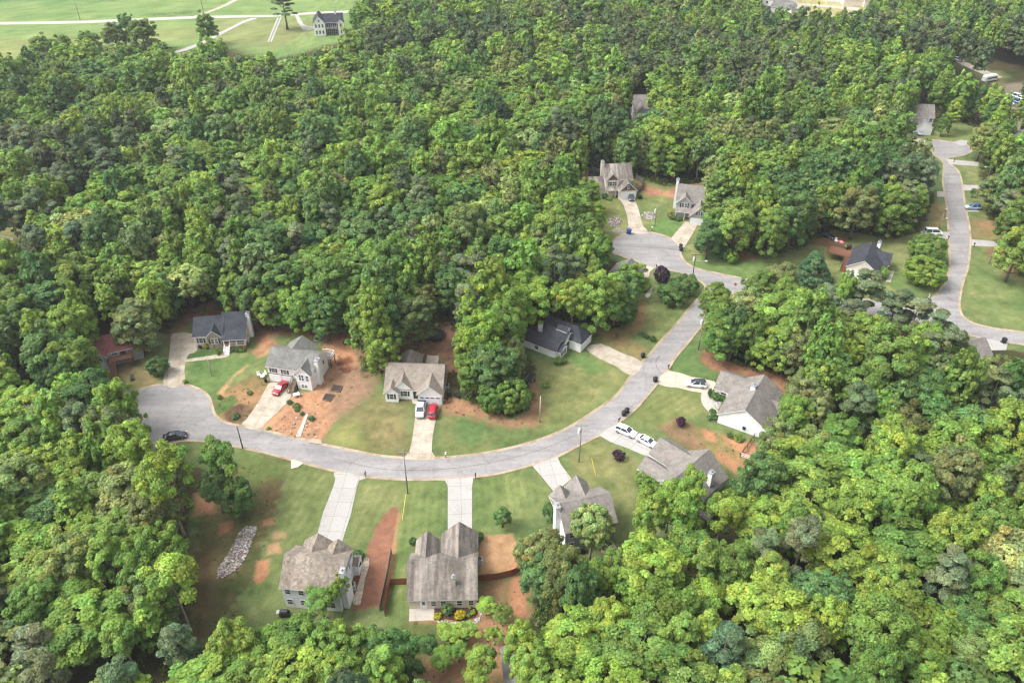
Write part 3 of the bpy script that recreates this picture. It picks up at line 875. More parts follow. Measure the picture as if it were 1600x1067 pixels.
r_ = ramp(nt, n_.outputs[0], [(0.3, rgb(190, 172, 150, 0.66)), (0.7, rgb(222, 208, 186, 0.66))])
q_ = ramp(nt, vo.outputs['Distance'], [(0.0, (0.6, 0.52, 0.42)), (0.08, (1, 1, 1))])
nt.links.new(mixc(nt, 'MULTIPLY', 1.0, r_.outputs[0], q_.outputs[0]), b.inputs['Base Color'])
for k, (nm, px, mt, lab) in enumerate(PATHS):
    z = 0.062 + 0.004 * (k % 3)
    wp = smooth_line(W(px), 2, True) if len(px) > 6 else W(px)
    q = np.array(wp); q0 = q - q.mean(0)
    ev = np.linalg.eigh(q0.T @ q0)[1][:, 1]
    tag(sheet(nm, wp, z, mt or fl, uvdir=math.atan2(ev[1], ev[0])), lab, None, None, 'structure')

SEAM = plain('tar_seam', (0.035, 0.034, 0.034), .7)
def seam(pts, w_, label):
    c = smooth_line(W(pts), 5)
    l_, r_ = [], []
    for i in range(len(c)):
        a, b_ = c[max(i - 1, 0)], c[min(i + 1, len(c) - 1)]
        dx, dy = b_[0] - a[0], b_[1] - a[1]; q = math.hypot(dx, dy)
        l_.append((c[i][0] - dy / q * w_ / 2, c[i][1] + dx / q * w_ / 2)); r_.append((c[i][0] + dy / q * w_ / 2, c[i][1] - dx / q * w_ / 2))
    tag(sheet('tar_seam', l_ + r_[::-1], .036, SEAM, z0=.031), label, None, None, 'structure')
seam([(1031, 556), (1026, 562), (1025, 570), (1028, 577), (1033, 583)], .10, 'curved dark tar seam in the asphalt near the pale drive of the white crossover')
seam([(520, 716), (600, 733), (690, 733), (770, 722), (840, 704), (900, 680)], .07, 'long dark tar seam along the middle of the curving street')
seam([(960, 384), (1000, 386), (1040, 388), (1062, 392)], .09, 'dark tar seam across the upper cul-de-sac')
# ------------------------------------------------------------------ houses
def obox(mb, x, y, a, u0, u1, d0, d1, z0, z1, mi=0):
    """A box on a wall: (x, y) a point of the wall, a the way it faces (deg), u along the wall, d outwards."""
    a = R(a)
    n = (math.cos(a), math.sin(a)); t = (-n[1], n[0])
    v = []
    for z in (z0, z1):
        for u, d in ((u0, d0), (u1, d0), (u1, d1), (u0, d1)):
            v.append((x + t[0] * u + n[0] * d, y + t[1] * u + n[1] * d, z))
    # seen from above u x d runs clockwise
    return mb.add(v, [(0, 1, 2, 3), (7, 6, 5, 4), (4, 5, 1, 0), (5, 6, 2, 1), (6, 7, 3, 2), (7, 4, 0, 3)], mi)


class House:
    def __init__(self, name, label, loc, yaw, wall, roof, trim=None, cat='house'):
        self.root = thing(name, label, cat, (loc[0], loc[1], 0), R(yaw))
        self.wall, self.roof, self.trim = wall, roof, trim or TRIM
        self.loc, self.yaw = loc, R(yaw)

    def loc_of(self, px, py, z=0.0):
        x, y, _ = P(px, py, z)
        dx, dy = x - self.loc[0], y - self.loc[1]
        c, s = math.cos(self.yaw), math.sin(self.yaw)
        return (c * dx + s * dy, -s * dx + c * dy)

    def part(self, name, mb, mats, parent=None):
        return mb.build(name, mats, parent or self.root)

    def block(self, x0, x1, y0, y1, eave, ridge, axis='x', z0=0.0, wall=None, roof=None, over=0.38, rake=0.3, hip=(0, 0), walls=True, gable=None, off=0.0):
        """A gabled (or hipped) volume. off moves the ridge sideways. gable: material of the triangular ends."""
        S = (lambda p: p) if axis == 'x' else (lambda p: (p[1], p[0], p[2]))
        if axis == 'x':
            a0, a1, b0, b1 = x0, x1, y0, y1
        else:
            a0, a1, b0, b1 = y0, y1, x0, x1
        bm_ = (b0 + b1) / 2 + off
        fl = axis != 'x'
        def face(mb, v, mi=0):
            v = [S(p) for p in v]
            mb.add(v, [tuple(range(len(v)))[::-1] if fl else tuple(range(len(v)))], mi)
        if walls:
            mb = MB()
            face(mb, [(a0, b0, z0), (a1, b0, z0), (a1, b0, eave), (a0, b0, eave)])
            face(mb, [(a1, b1, z0), (a0, b1, z0), (a0, b1, eave), (a1, b1, eave)])
            face(mb, [(a0, b1, z0), (a0, b0, z0), (a0, b0, eave), (a0, b1, eave)])
            face(mb, [(a1, b0, z0), (a1, b1, z0), (a1, b1, eave), (a1, b0, eave)])
            gi = 1 if gable else 0
            if not hip[0]: face(mb, [(a0, b1, eave), (a0, b0, eave), (a0, bm_, ridge - 0.02)], gi)
            if not hip[1]: face(mb, [(a1, b0, eave), (a1, b1, eave), (a1, bm_, ridge - 0.02)], gi)
            self.part('wall', mb, [wall or self.wall] + ([gable] if gable else []))
        th = 0.17
        mb = MB()
        if hip[0] or hip[1]:
            s0 = (ridge - eave) / (bm_ - b0)
            ze = eave - over * s0 * 0.6
            e0, e1 = (a0 - (over if hip[0] else rake)), (a1 + (over if hip[1] else rake))
            r0, r1 = (a0 + hip[0] if hip[0] else a0 - rake), (a1 - hip[1] if hip[1] else a1 + rake)
            A, B, C_, D = (e0, b0 - over, ze), (e1, b0 - over, ze), (e1, b1 + over, ze), (e0, b1 + over, ze)
            E, F = (r0, bm_, ridge), (r1, bm_, ridge)
            up = lambda p: (p[0], p[1], p[2] + th)
            face(mb, [up(A), up(B), up(F), up(E)]); face(mb, [up(C_), up(D), up(E), up(F)])
            face(mb, [up(B), up(C_), up(F)], 0 if hip[1] else 1); face(mb, [up(D), up(A), up(E)], 0 if hip[0] else 1)
            for p, q in ((A, B), (B, C_), (C_, D), (D, A)):
                face(mb, [p, q, up(q), up(p)], 1)
            face(mb, [D, C_, B, A], 1)
        else:
            s0 = (ridge - eave) / (bm_ - b0); s1 = (ridge - eave) / (b1 - bm_)
            lo0, lo1 = eave - over * s0, eave - over * s1
            sec = [(b0 - over, lo0), (bm_, ridge), (b1 + over, lo1), (b1 + over, lo1 + th), (bm_, ridge + th), (b0 - over, lo0 + th)]
            e0, e1 = a0 - rake, a1 + rake
            p0 = [(e0, b, z) for b, z in sec]; p1 = [(e1, b, z) for b, z in sec]
            face(mb, [p0[5], p1[5], p1[4], p0[4]]); face(mb, [p0[4], p1[4], p1[3], p0[3]])
            face(mb, [p0[1], p1[1], p1[0], p0[0]], 1); face(mb, [p0[2], p1[2], p1[1], p0[1]], 1)
            face(mb, [p0[0], p1[0], p1[5], p0[5]], 1); face(mb, [p0[3], p1[3], p1[2], p0[2]], 1)
            for q, rv in ((p0, 0), (p1, 1)):
                for idx in ((0, 5, 4, 1), (1, 4, 3, 2)):
                    v = [q[i] for i in idx]
                    face(mb, v[::-1] if rv else v, 1)
            # ridge cap
            face(mb, [(e0, bm_ - 0.16, ridge + th - 0.16 * s0 + 0.03), (e1, bm_ - 0.16, ridge + th - 0.16 * s0 + 0.03), (e1, bm_, ridge + th + 0.03), (e0, bm_, ridge + th + 0.03)])
            face(mb, [(e0, bm_, ridge + th + 0.03), (e1, bm_, ridge + th + 0.03), (e1, bm_ + 0.16, ridge + th - 0.16 * s1 + 0.03), (e0, bm_ + 0.16, ridge + th - 0.16 * s1 + 0.03)])
        return self.part('roof', mb, [roof or self.roof, self.trim])

    def shed(self, x0, x1, y0, y1, zlo, zhi, name='porch_roof', roof=None):
        """A lean-to slab falling towards y0."""
        mb = MB()
        th = 0.15
        v = [(x0, y0, zlo), (x1, y0, zlo), (x1, y1, zhi), (x0, y1, zhi)]
        v += [(x, y, z + th) for x, y, z in v]
        mb.add(v, [(4, 5, 6, 7)], 0)
        mb.add(v, [(3, 2, 1, 0), (0, 1, 5, 4), (1, 2, 6, 5), (2, 3, 7, 6), (3, 0, 4, 7)], 1)
        return self.part(name, mb, [roof or self.roof, self.trim])

    def window(self, x, y, z, a, w=0.9, h=1.3, shut=False, twin=False):
        f = MB()
        t = 0.09
        obox(f, x, y, a, -w / 2 - t, w / 2 + t, 0.0, 0.05, z - t, z)
        obox(f, x, y, a, -w / 2 - t, w / 2 + t, 0.0, 0.05, z + h, z + h + t)
        obox(f, x, y, a, -w / 2 - t, -w / 2, 0.0, 0.05, z, z + h)
        obox(f, x, y, a, w / 2, w / 2 + t, 0.0, 0.05, z, z + h)
        obox(f, x, y, a, -w / 2, w / 2, 0.0, 0.045, z + h / 2 - 0.04, z + h / 2 + 0.04)
        if twin:
            obox(f, x, y, a, -0.07, 0.07, 0.0, 0.05, z, z + h / 2 - 0.04)
            obox(f, x, y, a, -0.07, 0.07, 0.0, 0.05, z + h / 2 + 0.04, z + h)
        fo = self.part('window', f, self.trim)
        g = MB()
        obox(g, x, y, a, -w / 2, w / 2, 0.005, 0.025, z, z + h)
        self.part('pane', g, GLASS, fo)
        if shut:
            for s in (-1, 1):
                q = MB()
                c = s * (w / 2 + t + 0.22)
                obox(q, x, y, a, c - 0.19, c + 0.19, 0.0, 0.04, z - 0.05, z + h + 0.05)
                self.part('shutter', q, SHUTTER, fo)

    def door(self, x, y, z, a, w=0.95, h=2.05, mat=None, glass=True):
        f = MB()
        obox(f, x, y, a, -w / 2 - 0.1, w / 2 + 0.1, 0, 0.05, z, z + h + 0.1)
        fo = self.part('front_door', f, mat or self.trim)
        if glass:
            g = MB(); obox(g, x, y, a, -w / 2 + 0.22, w / 2 - 0.22, 0.05, 0.065, z + h * 0.45, z + h * 0.9)
            self.part('door_glass', g, GLASS, fo)
        g = MB(); obox(g, x, y, a, w / 2 - 0.14, w / 2 - 0.08, 0.05, 0.1, z + 0.95, z + 1.05)
        self.part('handle', g, STEEL, fo)

    def garage(self, x, y, z, a, w=4.9, h=2.1, lites=False):
        f = MB()
        obox(f, x, y, a, -w / 2 - 0.12, w / 2 + 0.12, 0, 0.03, z, z + h + 0.12)
        fo = self.part('garage_door', f, self.trim)
        k = 4
        for i in range(k):
            q = MB(); obox(q, x, y, a, -w / 2, w / 2, 0.03, 0.055, z + i * h / k + 0.02, z + (i + 1) * h / k - 0.02)
            self.part('door_panel', q, WHITE, fo)
        if lites:
            for i in range(4):
                c = -w / 2 + (i + 0.5) * w / 4
                q = MB(); obox(q, x, y, a, c - 0.42, c + 0.42, 0.055, 0.07, z + h * 0.79, z + h * 0.92)
                self.part('door_window', q, GLASS, fo)

    def chimney(self, x0, x1, y0, y1, z0, z1, mat=None):
        m = MB().box(x0, x1, y0, y1, z0, z1)
        o = self.part('chimney', m, mat or WHITE)
        c = MB().box(x0 - 0.07, x1 + 0.07, y0 - 0.07, y1 + 0.07, z1, z1 + 0.12)
        self.part('chimney_cap', c, STEEL, o)
        f = MB().bar(((x0 + x1) / 2, (y0 + y1) / 2, z1 + 0.12), ((x0 + x1) / 2, (y0 + y1) / 2, z1 + 0.6), 0.2, 10)
        self.part('flue', f, STEEL, o)

    def posts(self, pts, z0, z1, r=0.09, mat=None):
        for x, y in pts:
            self.part('post', MB().box(x - r, x + r, y - r, y + r, z0, z1), mat or self.trim)

    def rail(self, a, b, z, h=0.95, mat=None, gap=0.22, name='railing'):
        m = MB()
        L = math.dist(a, b); k = max(2, int(L / gap))
        for zz in (z + 0.1, z + h):
            m.plank((a[0], a[1], zz), (b[0], b[1], zz), 0.08, 0.08)
        for i in range(k + 1):
            t = i / k
            x, y = a[0] + (b[0] - a[0]) * t, a[1] + (b[1] - a[1]) * t
            m.box(x - 0.02, x + 0.02, y - 0.02, y + 0.02, z + 0.14, z + h - 0.04)
        return self.part(name, m, mat or self.trim)

    def stairs(self, x, y, a, w, z1, run=0.3, mat=None, rails=None, z0=0.0):
        """Steps going down outwards from (x, y, z1)."""
        k = max(2, round((z1 - z0) / 0.18))
        m = MB()
        for i in range(k):
            zt = z1 - i * (z1 - z0) / k
            obox(m, x, y, a, -w / 2, w / 2, i * run + 0.002 * i, (i + 1) * run, z0, zt)
        self.part('stairs', m, mat or WOOD)
        if rails:
            n = (math.cos(R(a)), math.sin(R(a))); t = (-n[1], n[0])
            for s in (-1, 1):
                q = MB()
                bx, by = x + t[0] * s * (w / 2 + 0.05), y + t[1] * s * (w / 2 + 0.05)
                e = (bx + n[0] * run * k, by + n[1] * run * k)
                q.plank((bx, by, z1 + 0.95), (e[0], e[1], z0 + 0.95), 0.09, 0.09)
                q.plank((bx, by, z1 + 0.45), (e[0], e[1], z0 + 0.45), 0.06, 0.06)
                for i in range(4):
                    f = i / 3
                    px_, py_ = bx + (e[0] - bx) * f, by + (e[1] - by) * f
                    zz = z1 + (z0 - z1) * f
                    q.box(px_ - 0.05, px_ + 0.05, py_ - 0.05, py_ + 0.05, max(z0, zz - 0.3), zz + 0.92)
                self.part('stair_rail', q, rails)

    def deck(self, x0, x1, y0, y1, z, mat=None, rails='', railmat=None, under=True):
        mat = mat or WOOD
        self.part('deck_floor', MB().box(x0, x1, y0, y1, z - 0.2, z), mat)
        if under:
            self.posts([(x, y) for x in (x0 + 0.12, x1 - 0.12) for y in (y0 + 0.12, y1 - 0.12)], 0, z - 0.2, 0.08, mat)
        e = {'s': ((x0, y0), (x1, y0)), 'n': ((x0, y1), (x1, y1)), 'w': ((x0, y0), (x0, y1)), 'e': ((x1, y0), (x1, y1))}
        for k in rails:
            self.rail(*e[k], z, mat=railmat or mat)

    def step(self, *a, **k):
        self.part('vent_pipe', MB().bar(a[:3], (a[0], a[1], a[2] + 0.5), 0.06, 8), DARK)


NAVY = shingles('navy_shingles', rgb(82, 85, 93, 0.62), rgb(64, 67, 75, 0.62))
GREYR = shingles('grey_shingles', rgb(150, 150, 146, 0.62), rgb(126, 126, 122, 0.62))
TAUPE = shingles('taupe_shingles', rgb(168, 158, 146, 0.66), rgb(148, 138, 128, 0.66))
BROWNR = shingles('brown_shingles', rgb(160, 154, 148, 0.64), rgb(136, 130, 126, 0.64))
STAINR = shingles('streaked_shingles', rgb(184, 174, 164, 0.66), rgb(162, 154, 146, 0.66), stain=0.55)
STAINR2 = shingles('lightly_streaked_shingles', rgb(184, 172, 158, 0.66), rgb(160, 148, 136, 0.66), stain=0.28, amt=0.36)
MAROON = shingles('maroon_shingles', rgb(156, 104, 98, 0.68), rgb(134, 88, 84, 0.68))
REDR = shingles('red_shingles', rgb(206, 104, 92, 0.7), rgb(186, 90, 80, 0.7))
TANR = shingles('red_tan_shingles', rgb(206, 160, 138, 0.68), rgb(190, 146, 124, 0.68))
S_BEIGE = siding('beige_siding', rgb(222, 214, 204, 0.84))
S_TAUPE = siding('taupe_siding', rgb(176, 164, 152, 0.72))
S_WHITE = siding('white_siding', (0.80, 0.80, 0.79))
S_LILAC = siding('white_grey_siding', (0.76, 0.76, 0.77))
S_GREY = siding('grey_siding', rgb(178, 180, 180, 0.72))
S_CREAM = siding('cream_siding', rgb(232, 222, 208, 0.84))
S_BLUEW = siding('pale_blue_white_siding', (0.73, 0.76, 0.80))
S_SHAKE = siding('brown_shake', rgb(126, 106, 96, 0.64), 0.18, 0.3)
S_SAND = siding('sand_siding', rgb(222, 212, 196, 0.80))

# --- beige house with navy roof (front gable, porch)
h = House('brick_footed_house', 'beige single-storey house with navy roof, front gable and white porch, above the left cul-de-sac', (-75.9, 155.2), 5.5, S_BEIGE, NAVY)
h.block(0, 6.6, 0, 8.2, 3.7, 6.2)
h.block(6.55, 12.0, 0.9, 8.8, 3.75, 6.75, off=0.0)
h.block(3.1, 6.3, -0.55, 4.2, 3.75, 5.3, 'y', wall=S_TAUPE)
h.shed(6.75, 12.3, -1.7, 1.3, 3.0, 4.0)
h.part('porch_floor', MB().box(6.8, 11.95, -1.35, 0.88, 0.0, 1.15), BRICK)
h.posts([(6.95, -1.25), (8.3, -1.25), (9.9, -1.25), (11.85, -1.25)], 1.15, 3.0)
h.rail((8.3, -1.25), (11.85, -1.25), 1.15); h.rail((11.85, -1.25), (11.85, 0.8), 1.15)
h.stairs(7.65, -1.36, 270, 1.1, 1.15, mat=WHITE, rails=TRIM)
h.door(7.7, 0.9, 1.15, 270, mat=REDWOOD)
h.window(10.2, 0.9, 1.9, 270, 1.8, 1.2, twin=True)
h.window(1.45, 0, 1.7, 270, 0.9, 1.25, True)
h.window(4.7, -0.55, 1.7, 270, 1.6, 1.25, True, twin=True)
h.chimney(12.02, 12.85, 3.6, 4.9, 0, 6.6)
h.window(12.0, 6.9, 1.7, 0, 0.8, 1.2)

# --- grey split-level with garage below, left of the ranch
h = House('split_level_house', 'white split-level house with grey roof and front bay above the red coupe', (-55.3, 143.0), -13.0, S_LILAC, GREYR)
h.block(0, 11.1, 0, 7.5, 4.5, 7.0)
h.block(7.4, 10.9, -1.1, 3.6, 4.45, 6.2, 'y', wall=S_LILAC)
h.block(1.4, 7.6, 3.9, 9.4, 4.4, 6.6, 'y', wall=S_LILAC, over=0.3)
h.garage(1.75, 0, 0.05, 270, 2.6, 2.1); h.garage(4.75, 0, 0.05, 270, 2.4, 2.1)
h.part('trim_band', MB().box(-0.02, 6.3, -0.05, 0.0, 2.3, 2.45), SHUTTER)
h.window(1.35, 0, 2.8, 270, 0.85, 1.1, True); h.window(4.2, 0, 2.8, 270, 0.85, 1.1, True)
h.door(6.75, 0, 1.9, 270, mat=TRIM)
h.window(8.7, -1.1, 2.6, 270, 1.1, 1.5, False, True); h.window(10.1, -1.1, 2.6, 270, 0.6, 1.5)
h.window(9.1, -1.1, 0.6, 270, 1.3, 0.8, False, True)
h.stairs(6.55, -0.1, 270, 1.15, 1.85, 0.32, WOOD, WOOD)
h.chimney(11.12, 12.0, 1.2, 2.7, 0, 6.6)
h.deck(9.0, 11.9, 7.55, 9.8, 2.6, GREYWOOD, 'nes', TRIM)
h.step(6.0, 7.6, 5.4)
h.window(11.1, 5.4, 2.8, 0, 0.8, 1.1)

# --- ranch with three front gables
h = House('ranch_house', 'white ranch house with taupe roof, three front gables and double garage behind the silver pickup', (-28.0, 137.0), -3.5, S_WHITE, TAUPE)
h.block(0, 12.6, 0, 9.2, 2.8, 6.3)
h.block(0.15, 3.0, -1.3, 3.0, 2.75, 4.15, 'y')
h.block(1.7, 6.1, -0.15, 5.0, 2.85, 5.1, 'y')
h.block(7.5, 12.75, -1.6, 5.5, 2.85, 5.1, 'y', wall=S_WHITE)
h.block(1.8, 6.2, 4.7, 12.6, 2.75, 5.6, 'y', hip=(0, 2.0))
h.garage(10.1, -1.6, 0.05, 270, 4.7, 2.15, True)
h.window(1.55, -1.3, 0.9, 270, 0.9, 1.35, True); h.window(4.4, -0.15, 0.95, 270, 0.9, 1.35, True)
h.door(6.75, 0, 0.2, 270, mat=DARK)
h.shed(7.6, 10.4, 8.7, 12.0, 2.3, 3.0, 'patio_roof')
h.posts([(7.7, 11.8), (10.3, 11.8)], 0, 2.9)
h.part('gable_vent', (lambda q: (obox(q, 10.1, -1.6, 270, -0.2, 0.2, 0, 0.04, 4.0, 4.4), q)[1])(MB()), TRIM)
h.window(12.6, 5.0, 1.0, 0, 0.8, 1.2)

# --- white house with navy roof, facing the bend (seen from its back corner)
h = House('corner_lot_house', 'white house with charcoal-navy hipped roof and a white dormer beside the bend', P(818.5, 541.0, 0)[:2], -33.0, S_WHITE, NAVY)
h.block(0, 8.8, 0, 4.4, 2.3, 3.9)
h.block(2.2, 12.7, 5.2, 10.6, 2.8, 5.1, hip=(0, 2.2))
h.block(3.6, 9.5, 2.0, 8.0, 2.75, 4.7)
h.block(6.4, 9.0, 4.7, 6.3, 4.9, 5.7, 'x', wall=S_WHITE, over=0.2, rake=0.15, z0=3.4)
h.window(9.0, 5.5, 4.2, 0, 0.6, 0.7)
h.block(8.7, 9.9, 0.5, 3.6, 1.9, 2.8, 'x', over=0.25, rake=0.2)
h.window(3.6, 0, 0.7, 270, 0.9, 1.2)
h.window(9.9, 2.0, 0.5, 0, 1.2, 1.2, True, True)
h.door(9.5, 4.6, 0.15, 0, mat=DARK)
h.chimney(1.7, 2.6, 3.6, 4.5, 2.2, 5.3)
h.garage(12.7, 7.9, 0.05, 0, 4.6, 2.1)

# --- two-storey house at the upper cul-de-sac
h = House('two_storey_house', 'cream two-storey house with brown gables, tall chimney and side wing at the upper cul-de-sac', (29.9, 237.6), 6.0, S_CREAM, STAINR)
h.block(0, 8.6, 0, 8.0, 5.4, 8.8)
h.block(0.15, 4.1, -0.7, 3.5, 5.4, 7.5, 'y', gable=S_SHAKE)
h.block(4.0, 9.5, -3.6, 4.0, 2.9, 5.6, 'y', gable=S_SHAKE)
h.block(-5.0, 0.1, 0.2, 6.4, 2.8, 4.9)
h.shed(0.1, 4.2, -2.5, -0.6, 2.5, 3.2)
h.posts([(0.35, -2.3), (2.9, -2.3)], 0, 2.5)
h.garage(6.8, -3.6, 0.05, 270, 4.8, 2.15)
h.window(2.1, -0.7, 3.5, 270, 1.6, 1.3, True, True); h.window(6.8, -3.6, 3.6, 270, 0.7, 0.9, True); h.window(-2.3, 0.2, 0.9, 270, 0.9, 1.3)
h.window(1.5, 0, 0.8, 270, 1.4, 1.3, False, True); h.door(3.4, 0, 0.2, 270, mat=DARK)
h.chimney(-0.95, -0.02, 3.2, 4.6, 0, 9.9, S_CREAM)

# --- grey gabled house beside the wood
h = House('gabled_house', 'grey two-storey house with steep gables and white garage door, half hidden behind tall trees', P(1053.5, 340.5)[:2], -13.0, S_GREY, BROWNR)
h.block(0.0, 10.5, 2.0, 9.6, 5.0, 8.6)
h.block(0.5, 4.6, 1.0, 5.0, 5.0, 7.0, 'y')
h.block(4.6, 10.0, -3.2, 4.0, 2.8, 5.6, 'y')
h.shed(0.0, 4.8, -1.0, 1.4, 2.5, 3.3)
h.posts([(0.2, -0.8), (2.9, -0.8)], 0, 2.5)
h.garage(7.2, -3.2, 0.05, 270, 4.6, 2.1)
h.window(2.5, 1.0, 3.4, 270, 1.6, 1.3, True, True); h.window(7.2, -3.2, 3.4, 270, 0.7, 0.9, True)
h.window(1.6, 2.0, 0.9, 270, 1.5, 1.2, True, True); h.door(3.8, 2.0, 0.2, 270, mat=DARK)
h.chimney(-0.85, -0.02, 6.2, 7.4, 0, 9.6)

# --- dark-roofed house with deck above the right street
h = House('dark_roofed_house', 'beige house with dark blue-grey roof and raised brown deck above the pines', P(1319.5, 431.0)[:2], -29.0, S_BEIGE, NAVY)
h.block(0, 7.8, 0, 11.4, 3.2, 5.8, 'y')
h.block(3.9, 9.7, 6.4, 11.6, 3.0, 5.0, 'x')
h.garage(1.6, 0, 0.05, 270, 2.6, 2.1); h.garage(4.6, 0, 0.05, 270, 2.4, 2.1)
h.part('trim_band', MB().box(-0.02, 6.5, -0.05, 0.0, 2.35, 2.5), TRIM)
h.part('gable_vent', (lambda q: (obox(q, 3.9, 0, 270, -0.2, 0.2, 0, 0.04, 4.8, 5.2), q)[1])(MB()), TRIM)
h.shed(7.8, 9.6, 4.0, 6.6, 2.4, 3.0)
h.posts([(8.0, 4.2), (9.4, 4.2)], 0, 2.4)
h.chimney(5.3, 6.2, 11.42, 12.4, 0, 6.2)
h.deck(-6.6, -0.05, 6.0, 10.4, 2.6, BROWNWOOD, 'snw', BROWNWOOD)
h.stairs(-0.9, 5.9, 270, 1.4, 2.6, 0.3, BROWNWOOD, BROWNWOOD)
h.window(0.0, 3.5, 1.4, 180, 0.9, 1.0)

# --- big gabled house with white side wall
gA, gB = P(1120.5, 660.0), P(1195.2, 686.8)
yw = math.degrees(math.atan2(gB[1] - gA[1], gB[0] - gA[0]))
h = House('big_gabled_house', 'white-sided house with big taupe gable roof and front garage wing beside the white crossover', gA[:2], yw, S_BLUEW, BROWNR)
gl = math.dist(gA, gB)
h.block(0, gl, 0, 13.2, 2.5, 5.9, 'y')
h.block(-3.6, gl / 2, 8.0, 15.0, 2.4, 4.6, 'x')
h.block(gl - 3, gl + 1.9, 7.0, 10.2, 2.3, 3.7, 'x')
h.garage(-3.6, 11.5, 0.05, 180, 4.8, 2.1)
h.window(-1.6, 8.0, 0.7, 270, 1.2, 1.2); h.window(0, 3.4, 0.7, 180, 1.3, 1.3, True, True)
h.door(0, 5.8, 0.05, 180, mat=DARK)
h.chimney(3.9, 4.9, 7.4, 8.5, 3.0, 6.6)
h.window(gl, 4.5, 0.2, 0, 1.6, 1.9)
h.step(gl * 0.83, 9.0, 3.5); h.step(gl * 0.66, 2.6, 4.6)
h.part('meter_box', (lambda q: (obox(q, gl * 0.55, 0, 270, -0.3, 0.3, 0, 0.2, 0.8, 1.5), q)[1])(MB()), DARK)

# --- house behind the two parked white cars
h = House('chimney_house', 'house with brown-grey cross gables and a tall white chimney behind the two parked white cars', P(1001.5, 742.0)[:2], -46.0, S_BLUEW, BROWNR)
h.block(3.7, 13.3, -2.0, 9.3, 2.7, 6.4, 'y')
h.block(-0.9, 8.4, 3.8, 9.8, 2.65, 4.9, 'x')
h.block(0.0, 7.0, -0.9, 2.9, 2.6, 4.2, 'x')
h.garage(-0.9, 6.8, 0.05, 180, 4.8, 2.1)
h.window(1.6, -0.9, 1.0, 270, 0.9, 1.2); h.window(0.0, 1.0, 0.9, 180, 1.4, 1.2, False, True)
h.chimney(12.0, 12.9, 4.2, 5.2, 2.5, 6.6)
h.deck(13.35, 16.6, -1.0, 3.0, 0.9, GREYWOOD, 'se', GREYWOOD)
h.window(13.3, 6.4, 0.9, 0, 1.2, 1.3)

# --- two-storey house under the tall tree
h = House('tree_covered_house', 'two-storey house with brown roof and two front gables under a pale flowering tree', P(882.0, 862.0)[:2], 15.0, S_GREY, BROWNR)
h.block(0, 9.4, 0, 8.2, 5.5, 8.3)
h.block(0.05, 3.5, 4.0, 8.9, 5.45, 7.3, 'y', wall=S_BLUEW)
h.block(3.6, 7.3, 4.0, 10.4, 5.4, 7.4, 'y')
h.part('side_wall_cladding', (lambda q: (obox(q, 0, 4.0, 180, -3.98, 3.98, 0, 0.03, 0.02, 5.5), q)[1])(MB()), S_BLUEW)
for z in (0.9, 3.6):
    for x in (1.2, 3.6, 6.0, 8.3):
        h.window(x, 0, z, 270, 0.85, 1.25)
h.window(0, 6.5, 3.6, 180, 0.8, 1.2)
h.chimney(-0.9, -0.04, 3.0, 4.4, 0, 8.4)

# --- foreground house with streaked roof (seen from behind)
h = House('streaked_roof_house', 'sand-coloured house with long black-streaked grey roof, seen from its back patio', (-17.25, 82.4), 1.5, S_SAND, STAINR)
h.block(0, 11.3, 0, 9.1, 2.9, 6.6)
h.block(0.8, 4.4, 5.0, 12.1, 2.9, 5.0, 'y')
h.block(5.3, 11.15, 5.0, 13.6, 2.9, 5.5, 'y')
h.chimney(7.3, 7.85, 1.35, 1.8, 3.2, 6.2, S_SAND)
h.door(2.45, 0, 0.2, 270)
for x in (4.1, 5.75, 8.45, 10.4):
    h.window(x, 0, 0.75, 270, 0.8, 1.25)
h.garage(8.2, 13.6, 0.05, 90, 4.8, 2.1); h.window(2.6, 12.1, 0.9, 90, 1.4, 1.3, True, True)
h.step(3.2, 2.2, 4.6); h.step(9.8, 3.4, 5.4)

# --- white house left of it
h = House('white_sided_house', 'white-sided two-storey house with mottled taupe roof and wide side chimney at the mulched strip', (-38.1, 82.9), -5.8, S_BLUEW, STAINR2)
h.block(0, 9.7, 0, 8.2, 5.5, 8.5)
h.block(1.3, 5.9, 4.0, 9.7, 5.4, 7.2, 'y')
h.block(5.3, 9.55, 4.0, 8.6, 5.45, 7.5, 'y')
h.chimney(9.72, 10.75, 0.7, 3.4, 0.0, 6.2)
h.chimney(9.75, 10.45, 1.4, 2.6, 6.33, 8.2)
for z in (0.9, 3.6):
    for x in (0.9, 3.2, 5.6, 8.2):
        h.window(x, 0, z, 270, 0.85, 1.25)
h.window(9.7, 6.2, 3.6, 0, 0.8, 1.2); h.window(9.7, 0.35, 3.0, 0, 0.3, 1.0)
h.block(9.6, 10.7, 7.4, 9.6, 2.6, 3.4, 'x', over=0.15, rake=0.1)
h.garage(3.6, 9.7, 0.05, 90, 3.6, 2.1); h.window(7.4, 8.6, 3.6, 90, 1.4, 1.3, True, True)
h.step(1.2, 1.6, 6.6)

# --- maroon-roofed house at far left
h = House('maroon_roofed_house', 'grey house with maroon roof and brown front deck, tucked under trees beside the left cul-de-sac', P(147.5, 581.0)[:2], 24.0, S_GREY, MAROON)
h.block(0.5, 11.0, 0.8, 7.8, 3.9, 6.3)
h.block(-0.4, 3.4, -0.7, 4.0, 3.85, 5.5, 'y')
h.garage(1.6, -0.7, 0.05, 270, 2.8, 2.1)
h.window(2.2, -0.7, 2.6, 270, 0.9, 1.0)
h.deck(3.6, 8.8, -1.6, 0.75, 2.5, BROWNWOOD, 'se', BROWNWOOD)
h.stairs(4.3, -1.65, 270, 1.3, 2.5, 0.3, BROWNWOOD, BROWNWOOD)
h.window(5.2, 0.8, 2.8, 270, 1.2, 1.0); h.door(7.0, 0.8, 2.5, 270, h=1.3, mat=DARK, glass=False)

